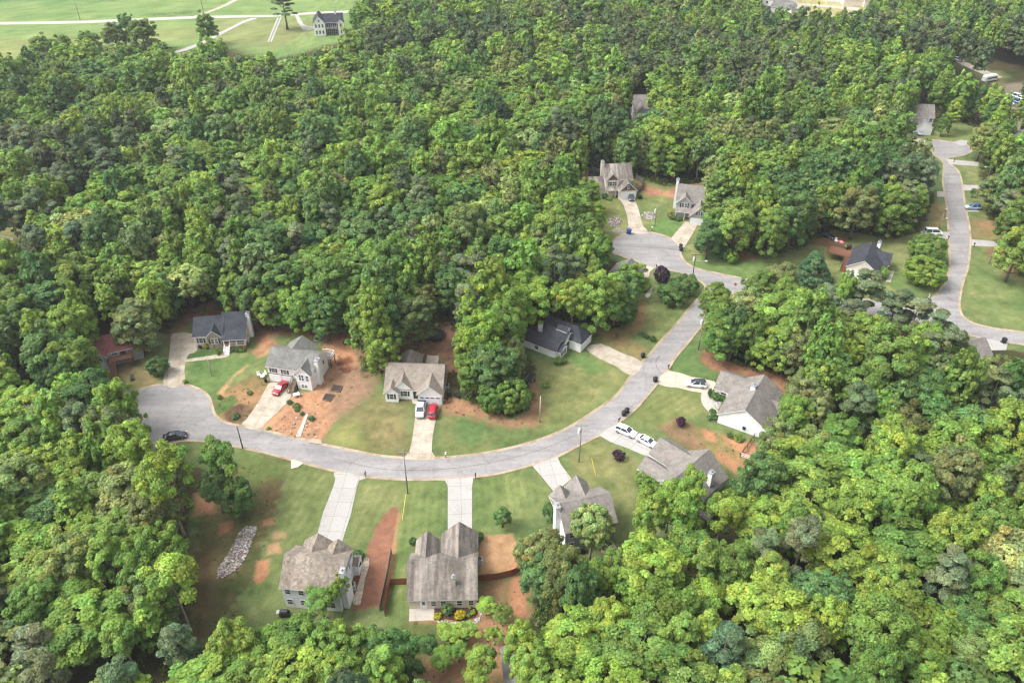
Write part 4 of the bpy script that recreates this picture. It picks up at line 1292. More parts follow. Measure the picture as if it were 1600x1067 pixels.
# --- house among the trees by the upper cul-de-sac
h = House('hidden_house', 'dark-roofed white house almost hidden by trees beside the upper cul-de-sac', P(982, 452)[:2], 62.0, S_WHITE, GREYR)
h.block(-2.5, 6.4, -1.6, 6.0, 2.9, 5.4)
h.shed(-1.0, 2.0, -3.2, -1.4, 2.3, 2.9); h.posts([(-0.9, -3.0), (1.9, -3.0)], 0, 2.3)
h.garage(4.0, -1.6, 0.05, 270, 4.0, 2.1)
h.window(1.0, -1.6, 0.9, 270, 0.9, 1.3)

# --- far houses
h = House('far_grey_house', 'pale grey gabled house between far trees above the upper cul-de-sac', P(989, 191)[:2], 4.0, S_WHITE, BROWNR)
h.block(0, 8.6, 0.8, 8.6, 5.2, 8.8); h.block(0.4, 4.9, -1.6, 4.0, 4.0, 6.6, 'y', gable=S_GREY)
h.window(2.6, -1.6, 1.4, 270, 1.6, 1.4, True); h.window(2.6, -1.6, 4.3, 270, 0.7, 0.8)
h.chimney(7.2, 8.1, 5.4, 6.4, 5, 9.9)
h = House('far_grey_house', 'grey roof and chimney peeping over the wood right of the far gabled house', P(1089, 182)[:2], 0.0, S_WHITE, BROWNR)
h.block(0, 8.0, 0.8, 8.6, 5.2, 8.9); h.window(3, 0.8, 3, 270)
h.chimney(0.2, 1.1, 3.4, 4.4, 5, 10.4)
h = House('far_white_house', 'white house with grey roof behind two pale blue cars, far along the street', P(1419, 208)[:2], -6.0, S_WHITE, BROWNR)
h.block(0, 8.8, 3.0, 10.6, 5.2, 8.6); h.block(1.0, 7.6, -1.5, 5.0, 3.0, 5.8, 'y')
h.garage(4.3, -1.5, 0.05, 270, 4.8, 2.1); h.window(7.9, 3.0, 3.4, 270, 0.9, 1.2)
h = House('white_farmhouse', 'white two-storey farmhouse with navy roof and dark double porch standing in the far field', P(492, 57)[:2], 10.0, S_WHITE, NAVY)
h.block(0, 5.6, 0, 11.0, 6.0, 9.2, 'y'); h.block(5.2, 14.6, 1.6, 9.6, 6.0, 9.0); h.block(11.9, 14.8, -0.2, 4.0, 6.0, 7.6, 'y')
h.part('porch_floor', MB().box(5.7, 11.8, -0.1, 1.5, 2.8, 3.0), DARK)
h.posts([(5.9, 0.0), (7.8, 0.0), (9.8, 0.0), (11.6, 0.0)], 0, 5.8, 0.12, DARK)
h.part('porch_screen', MB().box(5.7, 11.8, 1.5, 1.57, 0.1, 5.6), S_SHAKE)
h.rail((5.7, -0.05), (11.8, -0.05), 3.0)
for x in (6.8, 8.8, 10.8):
    h.window(x, 1.5, 0.4, 270, 0.9, 1.9); h.window(x, 1.5, 3.3, 270, 0.9, 1.7)
for x in (1.2, 2.8, 4.4):
    h.window(x, 0, 1.0, 270, 0.8, 1.5); h.window(x, 0, 4.0, 270, 0.8, 1.5)
h.window(2.8, 0, 6.6, 270, 0.7, 1.0); h.window(13.3, -0.2, 1.0, 270, 0.8, 1.5); h.window(13.3, -0.2, 4.0, 270, 0.8, 1.5)
h.chimney(10.6, 11.6, 5.0, 6.0, 6, 10.4)
h = House('white_cottage', 'white cottage with grey roof at the back of the wood, farther of two', P(1190, 8)[:2], -40.0, S_WHITE, GREYR)
h.block(0, 11, 0, 8, 4.0, 6.8); h.block(7.5, 12.4, -1.5, 3, 3.6, 5.6, 'y'); h.window(3, 0, 1.2, 270)
h = House('white_cottage', 'white cottage with grey roof at the back of the wood, nearer of two', P(1203, 21)[:2], -40.0, S_WHITE, GREYR)
h.block(0, 11, 0, 8, 3.8, 6.4); h.block(7.5, 12.4, -1.5, 3, 3.6, 5.4, 'y'); h.window(3, 0, 1.2, 270)
h = House('tan_roofed_barn', 'cream barn with red-tan roof on the lawn behind the far wood', P(1317, 10)[:2], -7.0, S_CREAM, TANR, cat='barn')
h.block(0, 20, 0, 12, 4.2, 7.4); h.block(10.5, 18.5, -2.5, 6, 4.2, 7.0, 'y'); h.window(14.5, -2.5, 1.4, 270); h.garage(-0.0, 6, 0.05, 180, 4, 3)
h = House('tan_roofed_barn', 'white shed with brown doors beside the red-tan roofed barn', P(1291, 4)[:2], -5.0, S_WHITE, GREYR, cat='shed')
h.block(0, 12, 0, 8, 4.0, 6.0); h.garage(3.2, 0, 0.05, 270, 4, 3); h.garage(8.6, 0, 0.05, 270, 4, 3)
h = House('far_grey_house', 'low taupe-roofed house behind the bright tree at the far cul-de-sac', P(1552, 212)[:2], -14.0, S_WHITE, TAUPE)
h.block(0, 16, 0, 10, 3.0, 6.0); h.block(9, 15, -2, 5, 3.0, 5.2, 'y'); h.window(4, 0, 1.0, 270)
h = House('red_roofed_house', 'house with bright red roof glimpsed among trees right of the street', P(1578, 290)[:2], -10.0, S_WHITE, REDR)
h.block(0, 6.0, 3, 10, 3.0, 5.4); h.block(3, 12, -1.5, 6, 2.8, 4.6, 'x'); h.window(8, -1.5, 1.0, 270)
h = House('taupe_roofed_house', 'grey-roofed house half hidden by trees below the right street', P(1494, 590)[:2], 18.0, S_GREY, BROWNR)
h.block(0, 9.5, 0, 8.6, 2.9, 6.2, 'x'); h.block(3.5, 8.5, 4, 12.0, 2.9, 5.6, 'y'); h.window(3, 0, 1.0, 270)
h = House('neighbouring_house', 'white-trimmed house corner glimpsed through the nearest trees below the clay yard', P(789, 1060)[:2], 6.0, S_WHITE, GREYR, cat='house')
h.block(0, 5.0, -4, 3.4, 2.8, 4.6, 'y'); h.window(0, -1.0, 1.0, 180)
# ------------------------------------------------------------------ vehicles
def paint_mat(name, c, metal=0.0):
    return plain(name, c, 0.28, 0.04, 2.0, metal, 0.5, coat=0.6)


RUBBER = plain('tyre_rubber', (0.015, 0.015, 0.016), 0.85, 0.2)
RIM = plain('alloy_rim', (0.42, 0.43, 0.45), 0.3, 0.1, metal=0.7)
LAMP = plain('headlamp_glass', (0.6, 0.62, 0.65), 0.1, 0.05)
TAIL = plain('tail_lamp_red', (0.30, 0.012, 0.012), 0.2, 0.05)
P_BLACK = paint_mat('black_car_paint', (0.014, 0.017, 0.024))
P_RED = paint_mat('bright_red_car_paint', (0.42, 0.008, 0.014))
P_DRED = paint_mat('crimson_car_paint', (0.33, 0.010, 0.022))
P_SILVER = paint_mat('silver_car_paint', (0.52, 0.55, 0.60), 0.2)
P_WHITE = paint_mat('white_car_paint', (0.74, 0.75, 0.77))
P_GREY = paint_mat('slate_car_paint', (0.055, 0.068, 0.085), 0.2)
P_BLUE = paint_mat('pale_blue_car_paint', (0.36, 0.46, 0.60), 0.2)
P_MID = paint_mat('blue_car_paint', (0.05, 0.13, 0.34), 0.2)

CARS = {
    # length, width, body stations (x, bottom, top, half-width factor), cabin: belt z, roof z, x of rear base, roof rear, roof front, windscreen base
    'sedan': (4.8, 1.82, [(-2.40, .42, .70, .80), (-2.30, .26, .92, .93), (-1.6, .22, .98, 1), (-.9, .20, .97, 1), (.6, .20, .93, 1), (1.15, .20, .92, .99), (1.9, .22, .82, .96), (2.3, .27, .70, .86), (2.42, .38, .58, .70)], (.93, 1.42, -1.75, -.95, .35, 1.15)),
    'coupe': (4.7, 1.88, [(-2.35, .42, .78, .80), (-2.25, .26, .96, .93), (-1.6, .22, 1.0, 1), (-.9, .20, .97, 1), (.4, .20, .93, 1), (.9, .20, .93, .99), (1.9, .22, .86, .96), (2.25, .27, .72, .88), (2.37, .38, .58, .72)], (.94, 1.36, -1.7, -.75, .05, .85)),
    'suv': (4.8, 1.9, [(-2.38, .45, .85, .84), (-2.3, .30, 1.05, .95), (-1.6, .26, 1.08, 1), (-.9, .24, 1.07, 1), (.8, .24, 1.03, 1), (1.2, .24, 1.03, .99), (1.95, .26, .96, .96), (2.3, .30, .82, .88), (2.42, .42, .66, .74)], (1.04, 1.70, -2.25, -1.9, .25, 1.15)),
    'van': (5.1, 2.0, [(-2.55, .42, .95, .86), (-2.5, .30, 1.10, .97), (-1.6, .26, 1.10, 1), (-.9, .24, 1.10, 1), (1.2, .24, 1.08, 1), (1.6, .24, 1.05, .99), (2.2, .26, .95, .96), (2.45, .30, .82, .88), (2.55, .42, .66, .74)], (1.08, 2.0, -2.5, -2.4, .9, 1.75)),
    'pickup': (5.8, 2.0, [(-2.90, .50, .95, .93), (-2.85, .42, 1.10, .98), (-1.8, .38, 1.10, 1), (-1.2, .36, 1.10, 1), (.9, .36, 1.10, 1), (1.4, .36, 1.12, .99), (2.35, .38, 1.06, .97), (2.8, .42, .92, .92), (2.92, .55, .76, .82)], (1.11, 1.86, -1.15, -.85, .75, 1.55)),
}


def car(name, label, kind, mat, a, b, cat='car', roof_mat=None, group=None):
    """a, b: photo pixels of the middle of the rear and of the nose on the ground; length comes from the type."""
    A, B = P(*a), P(*b)
    hd = math.atan2(B[1] - A[1], B[0] - A[0])
    cx, cy = (A[0] + B[0]) / 2, (A[1] + B[1]) / 2
    L, Wd, st, (zb, zr, x0, x1, x2, x3) = CARS[kind]
    t = thing(name, label, cat, (cx, cy, 0.055), hd, group)
    hw = Wd / 2
    rings = []
    for x, lo, hi, k in st:
        w_ = hw * k
        prof = [(-.86, lo), (-1.0, lo + .16), (-1.0, lo + .55 * (hi - lo)), (-.955, hi - .10), (-.80, hi), (.80, hi), (.955, hi - .10), (1.0, lo + .55 * (hi - lo)), (1.0, lo + .16), (.86, lo)]
        rings.append([(x, w_ * p, z) for p, z in prof])
    m = MB(); m.rings(rings)
    m.build('body', mat, t, True)
    # glasshouse
    g = MB()
    sec = lambda x, z, wb, wt: [(x, -hw * wb, zb - .03), (x, -hw * wt, z), (x, hw * wt, z), (x, hw * wb, zb - .03)]
    g.rings([sec(x0, zb, .84, .82), sec(x1, zr - .02, .86, .70), sec((x1 + x2) / 2, zr, .87, .71), sec(x2, zr - .02, .86, .70), sec(x3, zb, .84, .80)])
    g.build('window_glass', GLASS, t)
    r_ = MB()
    z = zr + .015
    r_.rings([[(x, -hw * .73, q - .05), (x, -hw * .64, q + .015), (x, hw * .64, q + .015), (x, hw * .73, q - .05)] for x, q in ((x1 - .06, z - .04), (x1 + .12, z), ((x1 + x2) / 2, z + .02), (x2 - .1, z), (x2 + .08, z - .045))])
    r_.build('roof_panel', roof_mat or mat, t, True)
    for s in (-1, 1):                                            # pillars
        p = MB()
        for xa, xb in ((x1, x0), (x2, x3)):
            p.plank((xa, s * hw * .71, zr), (xb, s * hw * .84, zb), .09, .06)
        for xm in ((x1 + x2) / 2,):
            p.plank((xm, s * hw * .725, zr - .02), (xm, s * hw * .88, zb), .12, .05)
        p.build('pillar', mat, t)
    if kind == 'pickup':
        MB().box(-2.78, -1.2, -hw * .86, hw * .86, 1.09, 1.16).build('bed_cover', BLACK, t)
    wr = .36 if kind in ('suv', 'van', 'pickup') else .33
    for x in (-L * .30, L * .31):
        for s in (-1, 1):
            wl = MB().bar((x, s * (hw - .20), wr), (x, s * (hw + .015), wr), wr, 16)
            wo = wl.build('wheel', RUBBER, t)
            MB().bar((x, s * (hw + .015), wr), (x, s * (hw + .03), wr), wr * .62, 12).build('rim', RIM, wo)
    fx = st[-2][0]; fz = st[-2][2]
    bx = st[0][0]; bz = st[1][2]
    for s in (-1, 1):
        MB().box(fx - .18, fx + .05, s * hw * .72 - .16, s * hw * .72 + .16, fz - .13, fz + .005).build('headlight', LAMP, t)
        MB().box(bx - .01, bx + .12, s * hw * .76 - .14, s * hw * .76 + .14, bz - .24, bz - .05).build('tail_light', TAIL, t)
        MB().box(x3 - .35, x3 - .2, s * (hw + .06) - .09, s * (hw + .06) + .09, zb - .02, zb + .13).build('mirror', mat, t)
    return t


car('parked_car', 'black sedan parked at the kerb of the left cul-de-sac', 'sedan', P_BLACK, (257.5, 687), (291, 681.5))
car('parked_car', 'bright red coupe on the sloping drive below the split-level house', 'coupe', P_RED, (446, 600.5), (429.5, 618.5))
car('parked_car', 'crimson hatchback parked beside the silver pickup', 'suv', P_DRED, (675, 657), (678.5, 634))
car('pickup_truck', 'silver pickup with black bed cover parked against the white double garage door', 'pickup', P_SILVER, (660.5, 628.5), (655.5, 655.5), 'pickup')
car('parked_car', 'white crossover with dark roof glass on the drive of the big gabled house', 'suv', P_WHITE, (1101, 604.5), (1072.5, 601.5), roof_mat=GLASS)
car('parked_car', 'white sport utility car, nearer the street of two white cars on one drive', 'suv', P_WHITE, (962, 670.5), (993, 683.5))
car('parked_car', 'white sedan, nearer the roof of two white cars on one drive', 'sedan', P_WHITE, (997, 685.5), (1024, 699.5))
car('parked_car', 'slate grey sport utility car before the garage of the upper two-storey house', 'suv', P_GREY, (983, 305.5), (987.5, 316))
car('parked_car', 'black sedan parked under trees behind the raised brown deck', 'sedan', P_BLACK, (1281.5, 366.5), (1301, 374))
car('parked_van', 'white van partly hidden behind the round tree on the right street', 'van', P_WHITE, (1446, 366), (1469, 367), 'van')
car('parked_car', 'small pale blue car on a drive beside the right street', 'suv', P_BLUE, (1526, 327), (1512, 326.5), roof_mat=P_MID)
car('parked_car', 'small white car on the lane among the far woods', 'suv', P_WHITE, (1492, 95), (1503, 97))
car('parked_car', 'pale blue car left of its pair before the far white house', 'suv', P_BLUE, (1427, 205), (1428, 212))
car('parked_car', 'pale blue car right of its pair before the far white house', 'suv', P_BLUE, (1435.5, 206), (1437, 213))
LOT = 'vehicles on the far parking lot'
for k, (x, y, mt, kd) in enumerate([(1562, 158, P_WHITE, 'van'), (1571, 154, P_WHITE, 'suv'), (1578, 157, P_WHITE, 'van'), (1585, 152, P_BLUE, 'suv'), (1592, 155, P_WHITE, 'van'), (1599, 158, P_WHITE, 'suv'), (1586, 161, P_MID, 'van'), (1574, 163, P_WHITE, 'suv')]):
    car('parked_car', ['white van on the lot among far pines', 'white car on the lot among far pines', 'pale blue car on the lot among far pines', 'blue van on the lot among far pines'][0 if (mt is P_WHITE and kd == 'van') else 1 if mt is P_WHITE else 2 if mt is P_BLUE else 3], kd, mt, (x - 3.5, y - 1), (x + 3.5, y + 1), group=LOT)
t = thing('camper_trailer', 'white and pale blue camper trailer parked beside the far lane', 'trailer', P(1545, 127), R(24))
MB().rings([[(x, y * w_, z) for y, z in ((-1, .5), (-1, hgt - .3), (-.8, hgt), (.8, hgt), (1, hgt - .3), (1, .5))] for x, w_, hgt in ((-3.6, 1.0, 2.4), (-3.2, 1.2, 2.8), (3.0, 1.2, 2.8), (3.7, 1.0, 2.2))]).build('body', P_WHITE, t)
MB().box(-2.8, 2.8, -1.24, -1.2, 1.4, 2.0).build('window', GLASS, t)
for s in (-1, 1):
    MB().bar((0.2, s * .95, .36), (0.2, s * 1.22, .36), .36, 14).build('wheel', RUBBER, t)
t = thing('truck_bed_trailer', 'small dark open trailer with wood in it, beside the tree island', 'trailer', P(829, 594), R(66))
MB().box(-1.4, 1.4, -.85, .85, .45, .55).build('trailer_floor', BLACK, t)
for s in (-1, 1):
    MB().box(-1.4, 1.4, s * .85 - .04, s * .85 + .04, .45, 1.0).build('side_rail', GREYWOOD, t)
    MB().bar((0, s * .9, .32), (0, s * 1.1, .32), .32, 14).build('wheel', RUBBER, t)
MB().box(1.36, 1.42, -.85, .85, .45, 1.0).build('front_rail', GREYWOOD, t)
MB().plank((-1.4, 0, .45), (-2.6, 0, .35), .1, .08).build('drawbar', DARK, t)

# ------------------------------------------------------------------ poles
def pole(label, base, top_h, lean_to=None, mat=None, arm=False, lamp=None, transformer=False, r=0.14, name='utility_pole', rz=0.0):
    x, y, _ = P(*base)
    t = thing(name, label, 'pole', (x, y, 0), rz)
    MB().bar((0, 0, 0), (0, 0, top_h), r, 10, r * .7).build('shaft', mat or POLEWOOD, t, True)
    if arm:
        MB().box(-1.2, 1.2, -.06, .06, top_h - .7, top_h - .56).build('crossarm', mat or POLEWOOD, t)
        for u in (-1.1, 0, 1.1):
            MB().bar((u, 0, top_h - .56 if u else top_h), (u, 0, top_h - .32 if u else top_h + .24), .06, 8, .04).build('insulator', STEEL, t)
    if transformer:
        q = MB().bar((-.42, -.25, top_h - 2.4), (-.42, -.25, top_h - 1.4), .27, 12); q.bar((-.42, -.25, top_h - 1.4), (-.42, -.25, top_h - 1.25), .2, 10)
        q.build('transformer', plain('transformer_grey', (0.62, 0.64, 0.64), 0.4), t)
    if lamp:
        dx, dy = lamp
        m = MB(); p0 = Vector((0, 0, top_h - 2.6)); p1 = Vector((dx * .5, dy * .5, top_h - 2.2)); p2 = Vector((dx, dy, top_h - 2.15))
        m.bar(p0, p1, .05, 8); m.bar(p1, p2, .045, 8)
        m.build('lamp_arm', STEEL, t)
        u = Vector((dx, dy, 0)).normalized()
        m = MB(); m.blob((p2.x + u.x * .3, p2.y + u.y * .3, p2.z - .02), .42, .2, .14, 10, 6)
        m.build('lamp_head', plain('lamp_head_grey', (0.6, 0.62, 0.6), 0.4), t, True)
    return t


pole('tall pale utility pole in the south kerb lawn opposite the ranch house', (637.3, 770.5), 11.6, arm=True)
pole('grey utility pole with transformer on the inside of the bend near the white cars', (904.6, 721.7), 10.6, mat=POLEWOOD, transformer=True, arm=True)
pole('short pale pole in the lawn right of the tree island', (843.5, 659.5), 7.3, mat=STONE)
pole('grey utility pole in the verge beside the clay patch on the straight street', (1091.2, 546.8), 10.2, arm=True, transformer=True)
pole('dark street lamp pole with transformer at the junction by the round bushes', (1081.3, 437), 8.4, mat=DARKPOLE, arm=True, lamp=(2.6, -0.6), transformer=True, name='street_lamp')
pole('pale pole with transformer between two rock beds at the upper cul-de-sac', (1023, 354), 7.2, transformer=True, r=.12)
pole('dark utility pole at the street edge right of the left cul-de-sac', (379.5, 700.5), 6.2, mat=DARKPOLE)
pole('pale pole standing on the lawn beside the footpath to the white steps', (331.5, 587), 5.8, r=.12, mat=STONE)
pole('pale pole with lamp in front of the maroon-roofed house', (151, 602), 6.6, lamp=(-1.2, -.6), r=.11, mat=STONE)
pole('pole rising from the lawn beside the bright crossing driveway on the right', (1545, 412), 5.6, r=.11)
pole('taller of two thin poles rising out of trees left of the upper cul-de-sac', (911.5, 402), 9.6, r=.12, arm=True)
pole('shorter of two thin poles rising out of trees left of the upper cul-de-sac', (921, 400), 7.6, r=.11)
pole('street lamp with white head on the lawn of the right street', (1541, 283), 7.0, lamp=(-1.4, .3), r=.1, name='street_lamp')
pole('street lamp with pale head over the white van', (1465, 362), 6.4, lamp=(1.3, .3), r=.1, name='street_lamp')
pole('thin pole at the edge of the far field beside the country road', (125.5, 32), 9.0, r=.14, mat=DARKPOLE)
pole('thin pole beside the dirt track in the far field', (318, 20), 9.0, r=.14, mat=DARKPOLE)
pole('thin pole on the far lawn before the tan-roofed barn', (1266, 16), 8.0, r=.12)
for lab, x, y, dx, dy in (('yellow guy-wire guard in the lawn beside the long mulch bed', 628.6, 812, .5, 5.2), ('yellow guy-wire guard in the lawn below the bend', 931, 742, -1.0, 2.8)):
    q = MB(); a = P(x, y); q.bar((0, 0, 0), (dx * .8, dy * .8, 2.4), .06, 8)
    t = q.build('guy_wire_guard', YELLOW); t.location = a; tag(t, lab, 'guard')

# stop sign
x, y, _ = P(1147, 456.5)
t = thing('stop_sign', 'small red octagonal stop sign at the junction corner', 'sign', (x, y, 0), R(-20))
MB().bar((0, 0, 0), (0, 0, 2.9), .035, 8).build('post', STEEL, t)
oc = [(.42 * math.cos(PI / 8 + k * PI / 4), .42 * math.sin(PI / 8 + k * PI / 4)) for k in range(8)]
MB().rings([[(a, -.045, 2.5 + b_) for a, b_ in oc], [(a, -.07, 2.5 + b_) for a, b_ in oc]]).build('sign_face', plain('sign_red', (0.42, 0.015, 0.02), 0.4), t)
fc = bpy.data.curves.new('lettering', 'FONT'); fc.body = 'STOP'; fc.size = .30; fc.align_x = 'CENTER'; fc.align_y = 'CENTER'; fc.extrude = .004
fc.materials.append(WHITE)
tmp = bpy.data.objects.new('lettering_curve', fc); COL.objects.link(tmp)
bpy.context.view_layer.update()
lm = bpy.data.meshes.new_from_object(tmp.evaluated_get(bpy.context.evaluated_depsgraph_get())); bpy.data.objects.remove(tmp)
fo = bpy.data.objects.new('lettering', lm); COL.objects.link(fo); fo.parent = t; fo.location = (0, -.078, 2.5); fo.rotation_euler = (PI / 2, 0, 0)


# ------------------------------------------------------------------ bins, mailboxes
def bin_(label, px, mat, rz=0.0, name='wheelie_bin', group=None, s=1.0):
    t = thing(name, label, 'bin', (*P(*px)[:2], .04), rz, group)
    MB().rings([[(a * k, b_ * k, z) for a, b_ in ((-.30, -.36), (.30, -.36), (.30, .36), (-.30, .36))] for z, k in ((.08, .82), (.98, 1.0))]).build('bin_body', mat, t)
    MB().rings([[(a * k, b_ * k, z) for a, b_ in ((-.33, -.42), (.33, -.42), (.33, .40), (-.33, .40))] for z, k in ((.98, 1.0), (1.06, 1.0), (1.11, .8))]).build('lid', mat, t)
    for q in (-.26, .26):
        MB().bar((q - .05, .34, .14), (q + .05, .34, .14), .14, 10).build('wheel', RUBBER, t)
    t.scale = (s, s, s)
    return t


bin_('black wheelie bin at the kerb, left of a pair near the white cars', (974.3, 649.5), BLACK, R(-50), s=1.15)
bin_('black wheelie bin at the kerb, right of a pair near the white cars', (979.2, 645), BLACK, R(-50), s=1.15)
bin_('black wheelie bin alone at the kerb below the pale drive of the white crossover', (1023.5, 596.5), BLACK, R(-55), s=1.2)
bin_('black wheelie bin on the grass edge where the stained driveway meets the street', (1004.3, 559), BLACK, R(-50), s=1.2)
bin_('black wheelie bin nearer the drive of a pair at the upper cul-de-sac', (1063.3, 388), BLACK, 0.3, s=1.2)
bin_('black wheelie bin farther down the kerb of a pair at the upper cul-de-sac', (1063.8, 392.5), BLACK, 0.3, s=1.2)
bin_('bright blue bin against the white double garage door', (681.8, 628.5), BLUEBIN, 0.1, s=1.25)
bin_('blue bin lying at the kerb of the upper cul-de-sac', (982.5, 365.5), BLUEBIN, R(40), s=1.5)
bin_('dark bin on the bright driveway at lower right', (1567.5, 536), BLACK, 0.3, s=1.3)
bin_('black bin with lid beside the right wall of the ranch house', (702, 619), BLACK, 0.2, s=1.5)
bin_('white-topped bin beside the drive left of the split-level house', (415.8, 597), BLACK, 0.2, s=1.0)


def mailbox(label, px, mat, top=None, rz=0.0):
    t = thing('mailbox', label, 'mailbox', (*P(*px)[:2], 0), rz)
    MB().box(-.07, .07, -.07, .07, 0, 1.05).build('post', mat, t)
    sec = [(-.13, 1.05), (.13, 1.05), (.13, 1.22), (.07, 1.31), (-.07, 1.31), (-.13, 1.22)]
    MB().rings([[(a, y_, z) for a, z in sec] for y_ in (-.32, .32)]).build('box', top or mat, t)
    MB().box(.135, .16, -.1, .02, 1.2, 1.36).build('flag', TAIL, t)
    return t


mailbox('dark mailbox with white box at the kerb right of the ranch driveway', (696.5, 714.5), DARK, WHITE)
mailbox('black mailbox at the top of the drive to the white-sided house', (571.5, 745), DARK, BLACK)
mailbox('black mailbox right of the straight bright driveway', (743, 747.5), DARK, BLACK)
mailbox('dark mailbox beside the drive of the two white cars', (967, 660.5), DARK, BLACK, R(-40))
mailbox('dark mailbox at the pale drive of the white crossover', (1044, 577), DARK, BLACK, R(-40))
mailbox('dark mailbox on the upper cul-de-sac before the tree-hidden house', (1025, 420), DARK, BLACK)
mailbox('white mailbox on the upper cul-de-sac beside the long curving drive', (1018.5, 361), DARK, WHITE)
mailbox('pale mailbox at the kerb below the pole with wooded bank', (1117, 486), WOOD, WHITE, R(-40))
mailbox('dark mailbox at the bright driveway crossing the right lawn', (1521, 386), DARK, BLACK)
mailbox('dark mailbox below the white van at the right street', (1481, 375), DARK, BLACK)
mailbox('pale mailbox on the verge left of the right street', (1477, 332), WOOD, WHITE)
mailbox('dark mailbox on the narrow drive near the far cul-de-sac', (1490, 254.5), DARK, BLACK)
mailbox('white mailbox in the lawn corner below the round trees', (1451, 466), WHITE, STEEL)


# ------------------------------------------------------------------ fences
def fence(name, label, pts, hgt, mat, step=2.4, rails=None, gap=0.0):
    """Boards between posts along the photo-pixel points."""
    w_ = W(pts)
    t = thing(name, label, 'fence', (*w_[0], 0))
    ox, oy = w_[0]
    for k in range(len(w_) - 1):
        a, b_ = (w_[k][0] - ox, w_[k][1] - oy), (w_[k + 1][0] - ox, w_[k + 1][1] - oy)
        L = math.dist(a, b_); n_ = max(1, round(L / step))
        for i in range(n_ + (k == len(w_) - 2)):
            f = i / n_
            x, y = a[0] + (b_[0] - a[0]) * f, a[1] + (b_[1] - a[1]) * f
            MB().box(x - .06, x + .06, y - .06, y + .06, 0, hgt + .08).build('post', mat, t)
        if rails:
            for z in rails:
                MB().plank((*a, z), (*b_, z), .04, .13).build('rail', mat, t)
        else:
            m = MB(); q = max(2, int(L / .16))
            for i in range(q):
                f0, f1 = (i + .04) / q, (i + .94) / q
                p0 = (a[0] + (b_[0] - a[0]) * f0, a[1] + (b_[1] - a[1]) * f0); p1 = (a[0] + (b_[0] - a[0]) * f1, a[1] + (b_[1] - a[1]) * f1)
                m.plank((*p0, hgt * .52), (*p1, hgt * .52), .03, hgt * .96)
            m.build('panel', mat, t)
            for z in (hgt * .2, hgt * .8):
                MB().plank((*a, z), (*b_, z), .09, .09).build('rail', mat, t)
    return t


fence('board_fence', 'red-brown board fence curving right from the streaked-roof house', [(747, 908), (775, 906), (800, 900), (819, 890)], 1.8, REDWOOD)
fence('board_fence', 'short red-brown board fence left of the streaked-roof house', [(610, 914), (636.5, 913)], 1.8, REDWOOD)
fence('picket_fence', 'weathered grey fence along the mulch strip', [(594, 954), (600, 928), (606, 900), (612, 866)], 1.7, GREYWOOD)
fence('picket_fence', 'red-brown side fence running down from the short board fence', [(610, 915), (606, 930), (602, 962)], 1.7, REDWOOD)
fence('rail_fence', 'white three-rail fence at the edge of the trees below the big gabled house', [(1156, 714), (1176, 721), (1198, 730)], 1.25, TRIM, 2.6, (.4, .8, 1.2))
fence('rail_fence', 'brown rail fence running from the white fence to the big gabled house', [(1156, 714), (1167, 699), (1178, 684)], 1.2, BROWNWOOD, 2.2, (.4, .8, 1.15))
fence('board_fence', 'dark board fence right of the upper two-storey house', [(990, 300), (998, 301), (1005, 296), (1003, 286), (993, 279)], 1.7, GREYWOOD)
fence('rail_fence', 'long field fence along the far side of the country road', [(240, 26), (275, 23.5), (300, 22)], 1.3, GREYWOOD, 5, (.5, 1.1))


# ------------------------------------------------------------------ garden things
def trampoline(label, px, r, net=True):
    t = thing('trampoline', label, 'trampoline', (*P(*px)[:2], 0))
    c = lambda rr, z, n=24: [(rr * math.cos(2 * PI * i / n), rr * math.sin(2 * PI * i / n), z) for i in range(n)]
    MB().rings([c(r * .9, .86), c(r * .9, .9)]).build('mat', BLACK, t)
    MB().rings([c(r, .84), c(r * 1.04, .9), c(r, .95), c(r * .9, .93), c(r * .88, .87), c(r * .96, .83)], cap0=False, cap1=False).build('frame', DARK, t)
    for k in range(6):
        a = k * PI / 3 + .3
        MB().bar((r * math.cos(a), r * math.sin(a), 0), (r * math.cos(a), r * math.sin(a), 2.5 if net else .9), .035, 8).build('leg', DARK, t)
    if net:
        MB().rings([c(r * 1.0, 2.42), c(r * 1.03, 2.46), c(r * 1.0, 2.5), c(r * .97, 2.46)], cap0=False, cap1=False).build('top_ring', DARK, t)
    return t


trampoline('black trampoline with net frame under trees behind the ranch house', (681, 526), 2.2)
trampoline('dark trampoline left of the tall chimney of the upper two-storey house', (929, 274), 2.2)

t = thing('fire_pit', 'round stone fire pit in the clay behind the split-level house', 'fire pit', (*P(496, 530.5)[:2], 0))
for k in range(14):
    a = 2 * PI * k / 14
    MB().box(-.16, .16, -.12, .12, 0, .32).build('stone_block', STONE, t).location = (.75 * math.cos(a), .75 * math.sin(a), 0)
    t.children[-1].rotation_euler = (0, 0, a + PI / 2)
MB().rings([[(.62 * math.cos(2 * PI * i / 16), .62 * math.sin(2 * PI * i / 16), z) for i in range(16)] for z in (.02, .08)]).build('ash_bed', BLACK, t)


def rocks(name, label, pts, size, mat, cat='rocks', n=1, group=None, flat=.6):
    for x, y in pts:
        s = size * random.uniform(.7, 1.3)
        m = MB(); m.blob((0, 0, s * flat * .4), s * random.uniform(.8, 1.2), s * random.uniform(.7, 1), s * flat, 8, 5, .18)
        o = m.build(name, mat); o.location = (*P(x, y)[:2], 0); o.rotation_euler = (0, 0, random.uniform(0, 6))
        tag(o, label, cat, group)


rocks('garden_rock', 'pale stone lying behind the fire pit', [(494, 525), (498, 524), (501, 526), (505, 525.5), (503, 528.5)], .42, STONE, 'rock', group='stones by the fire pit')


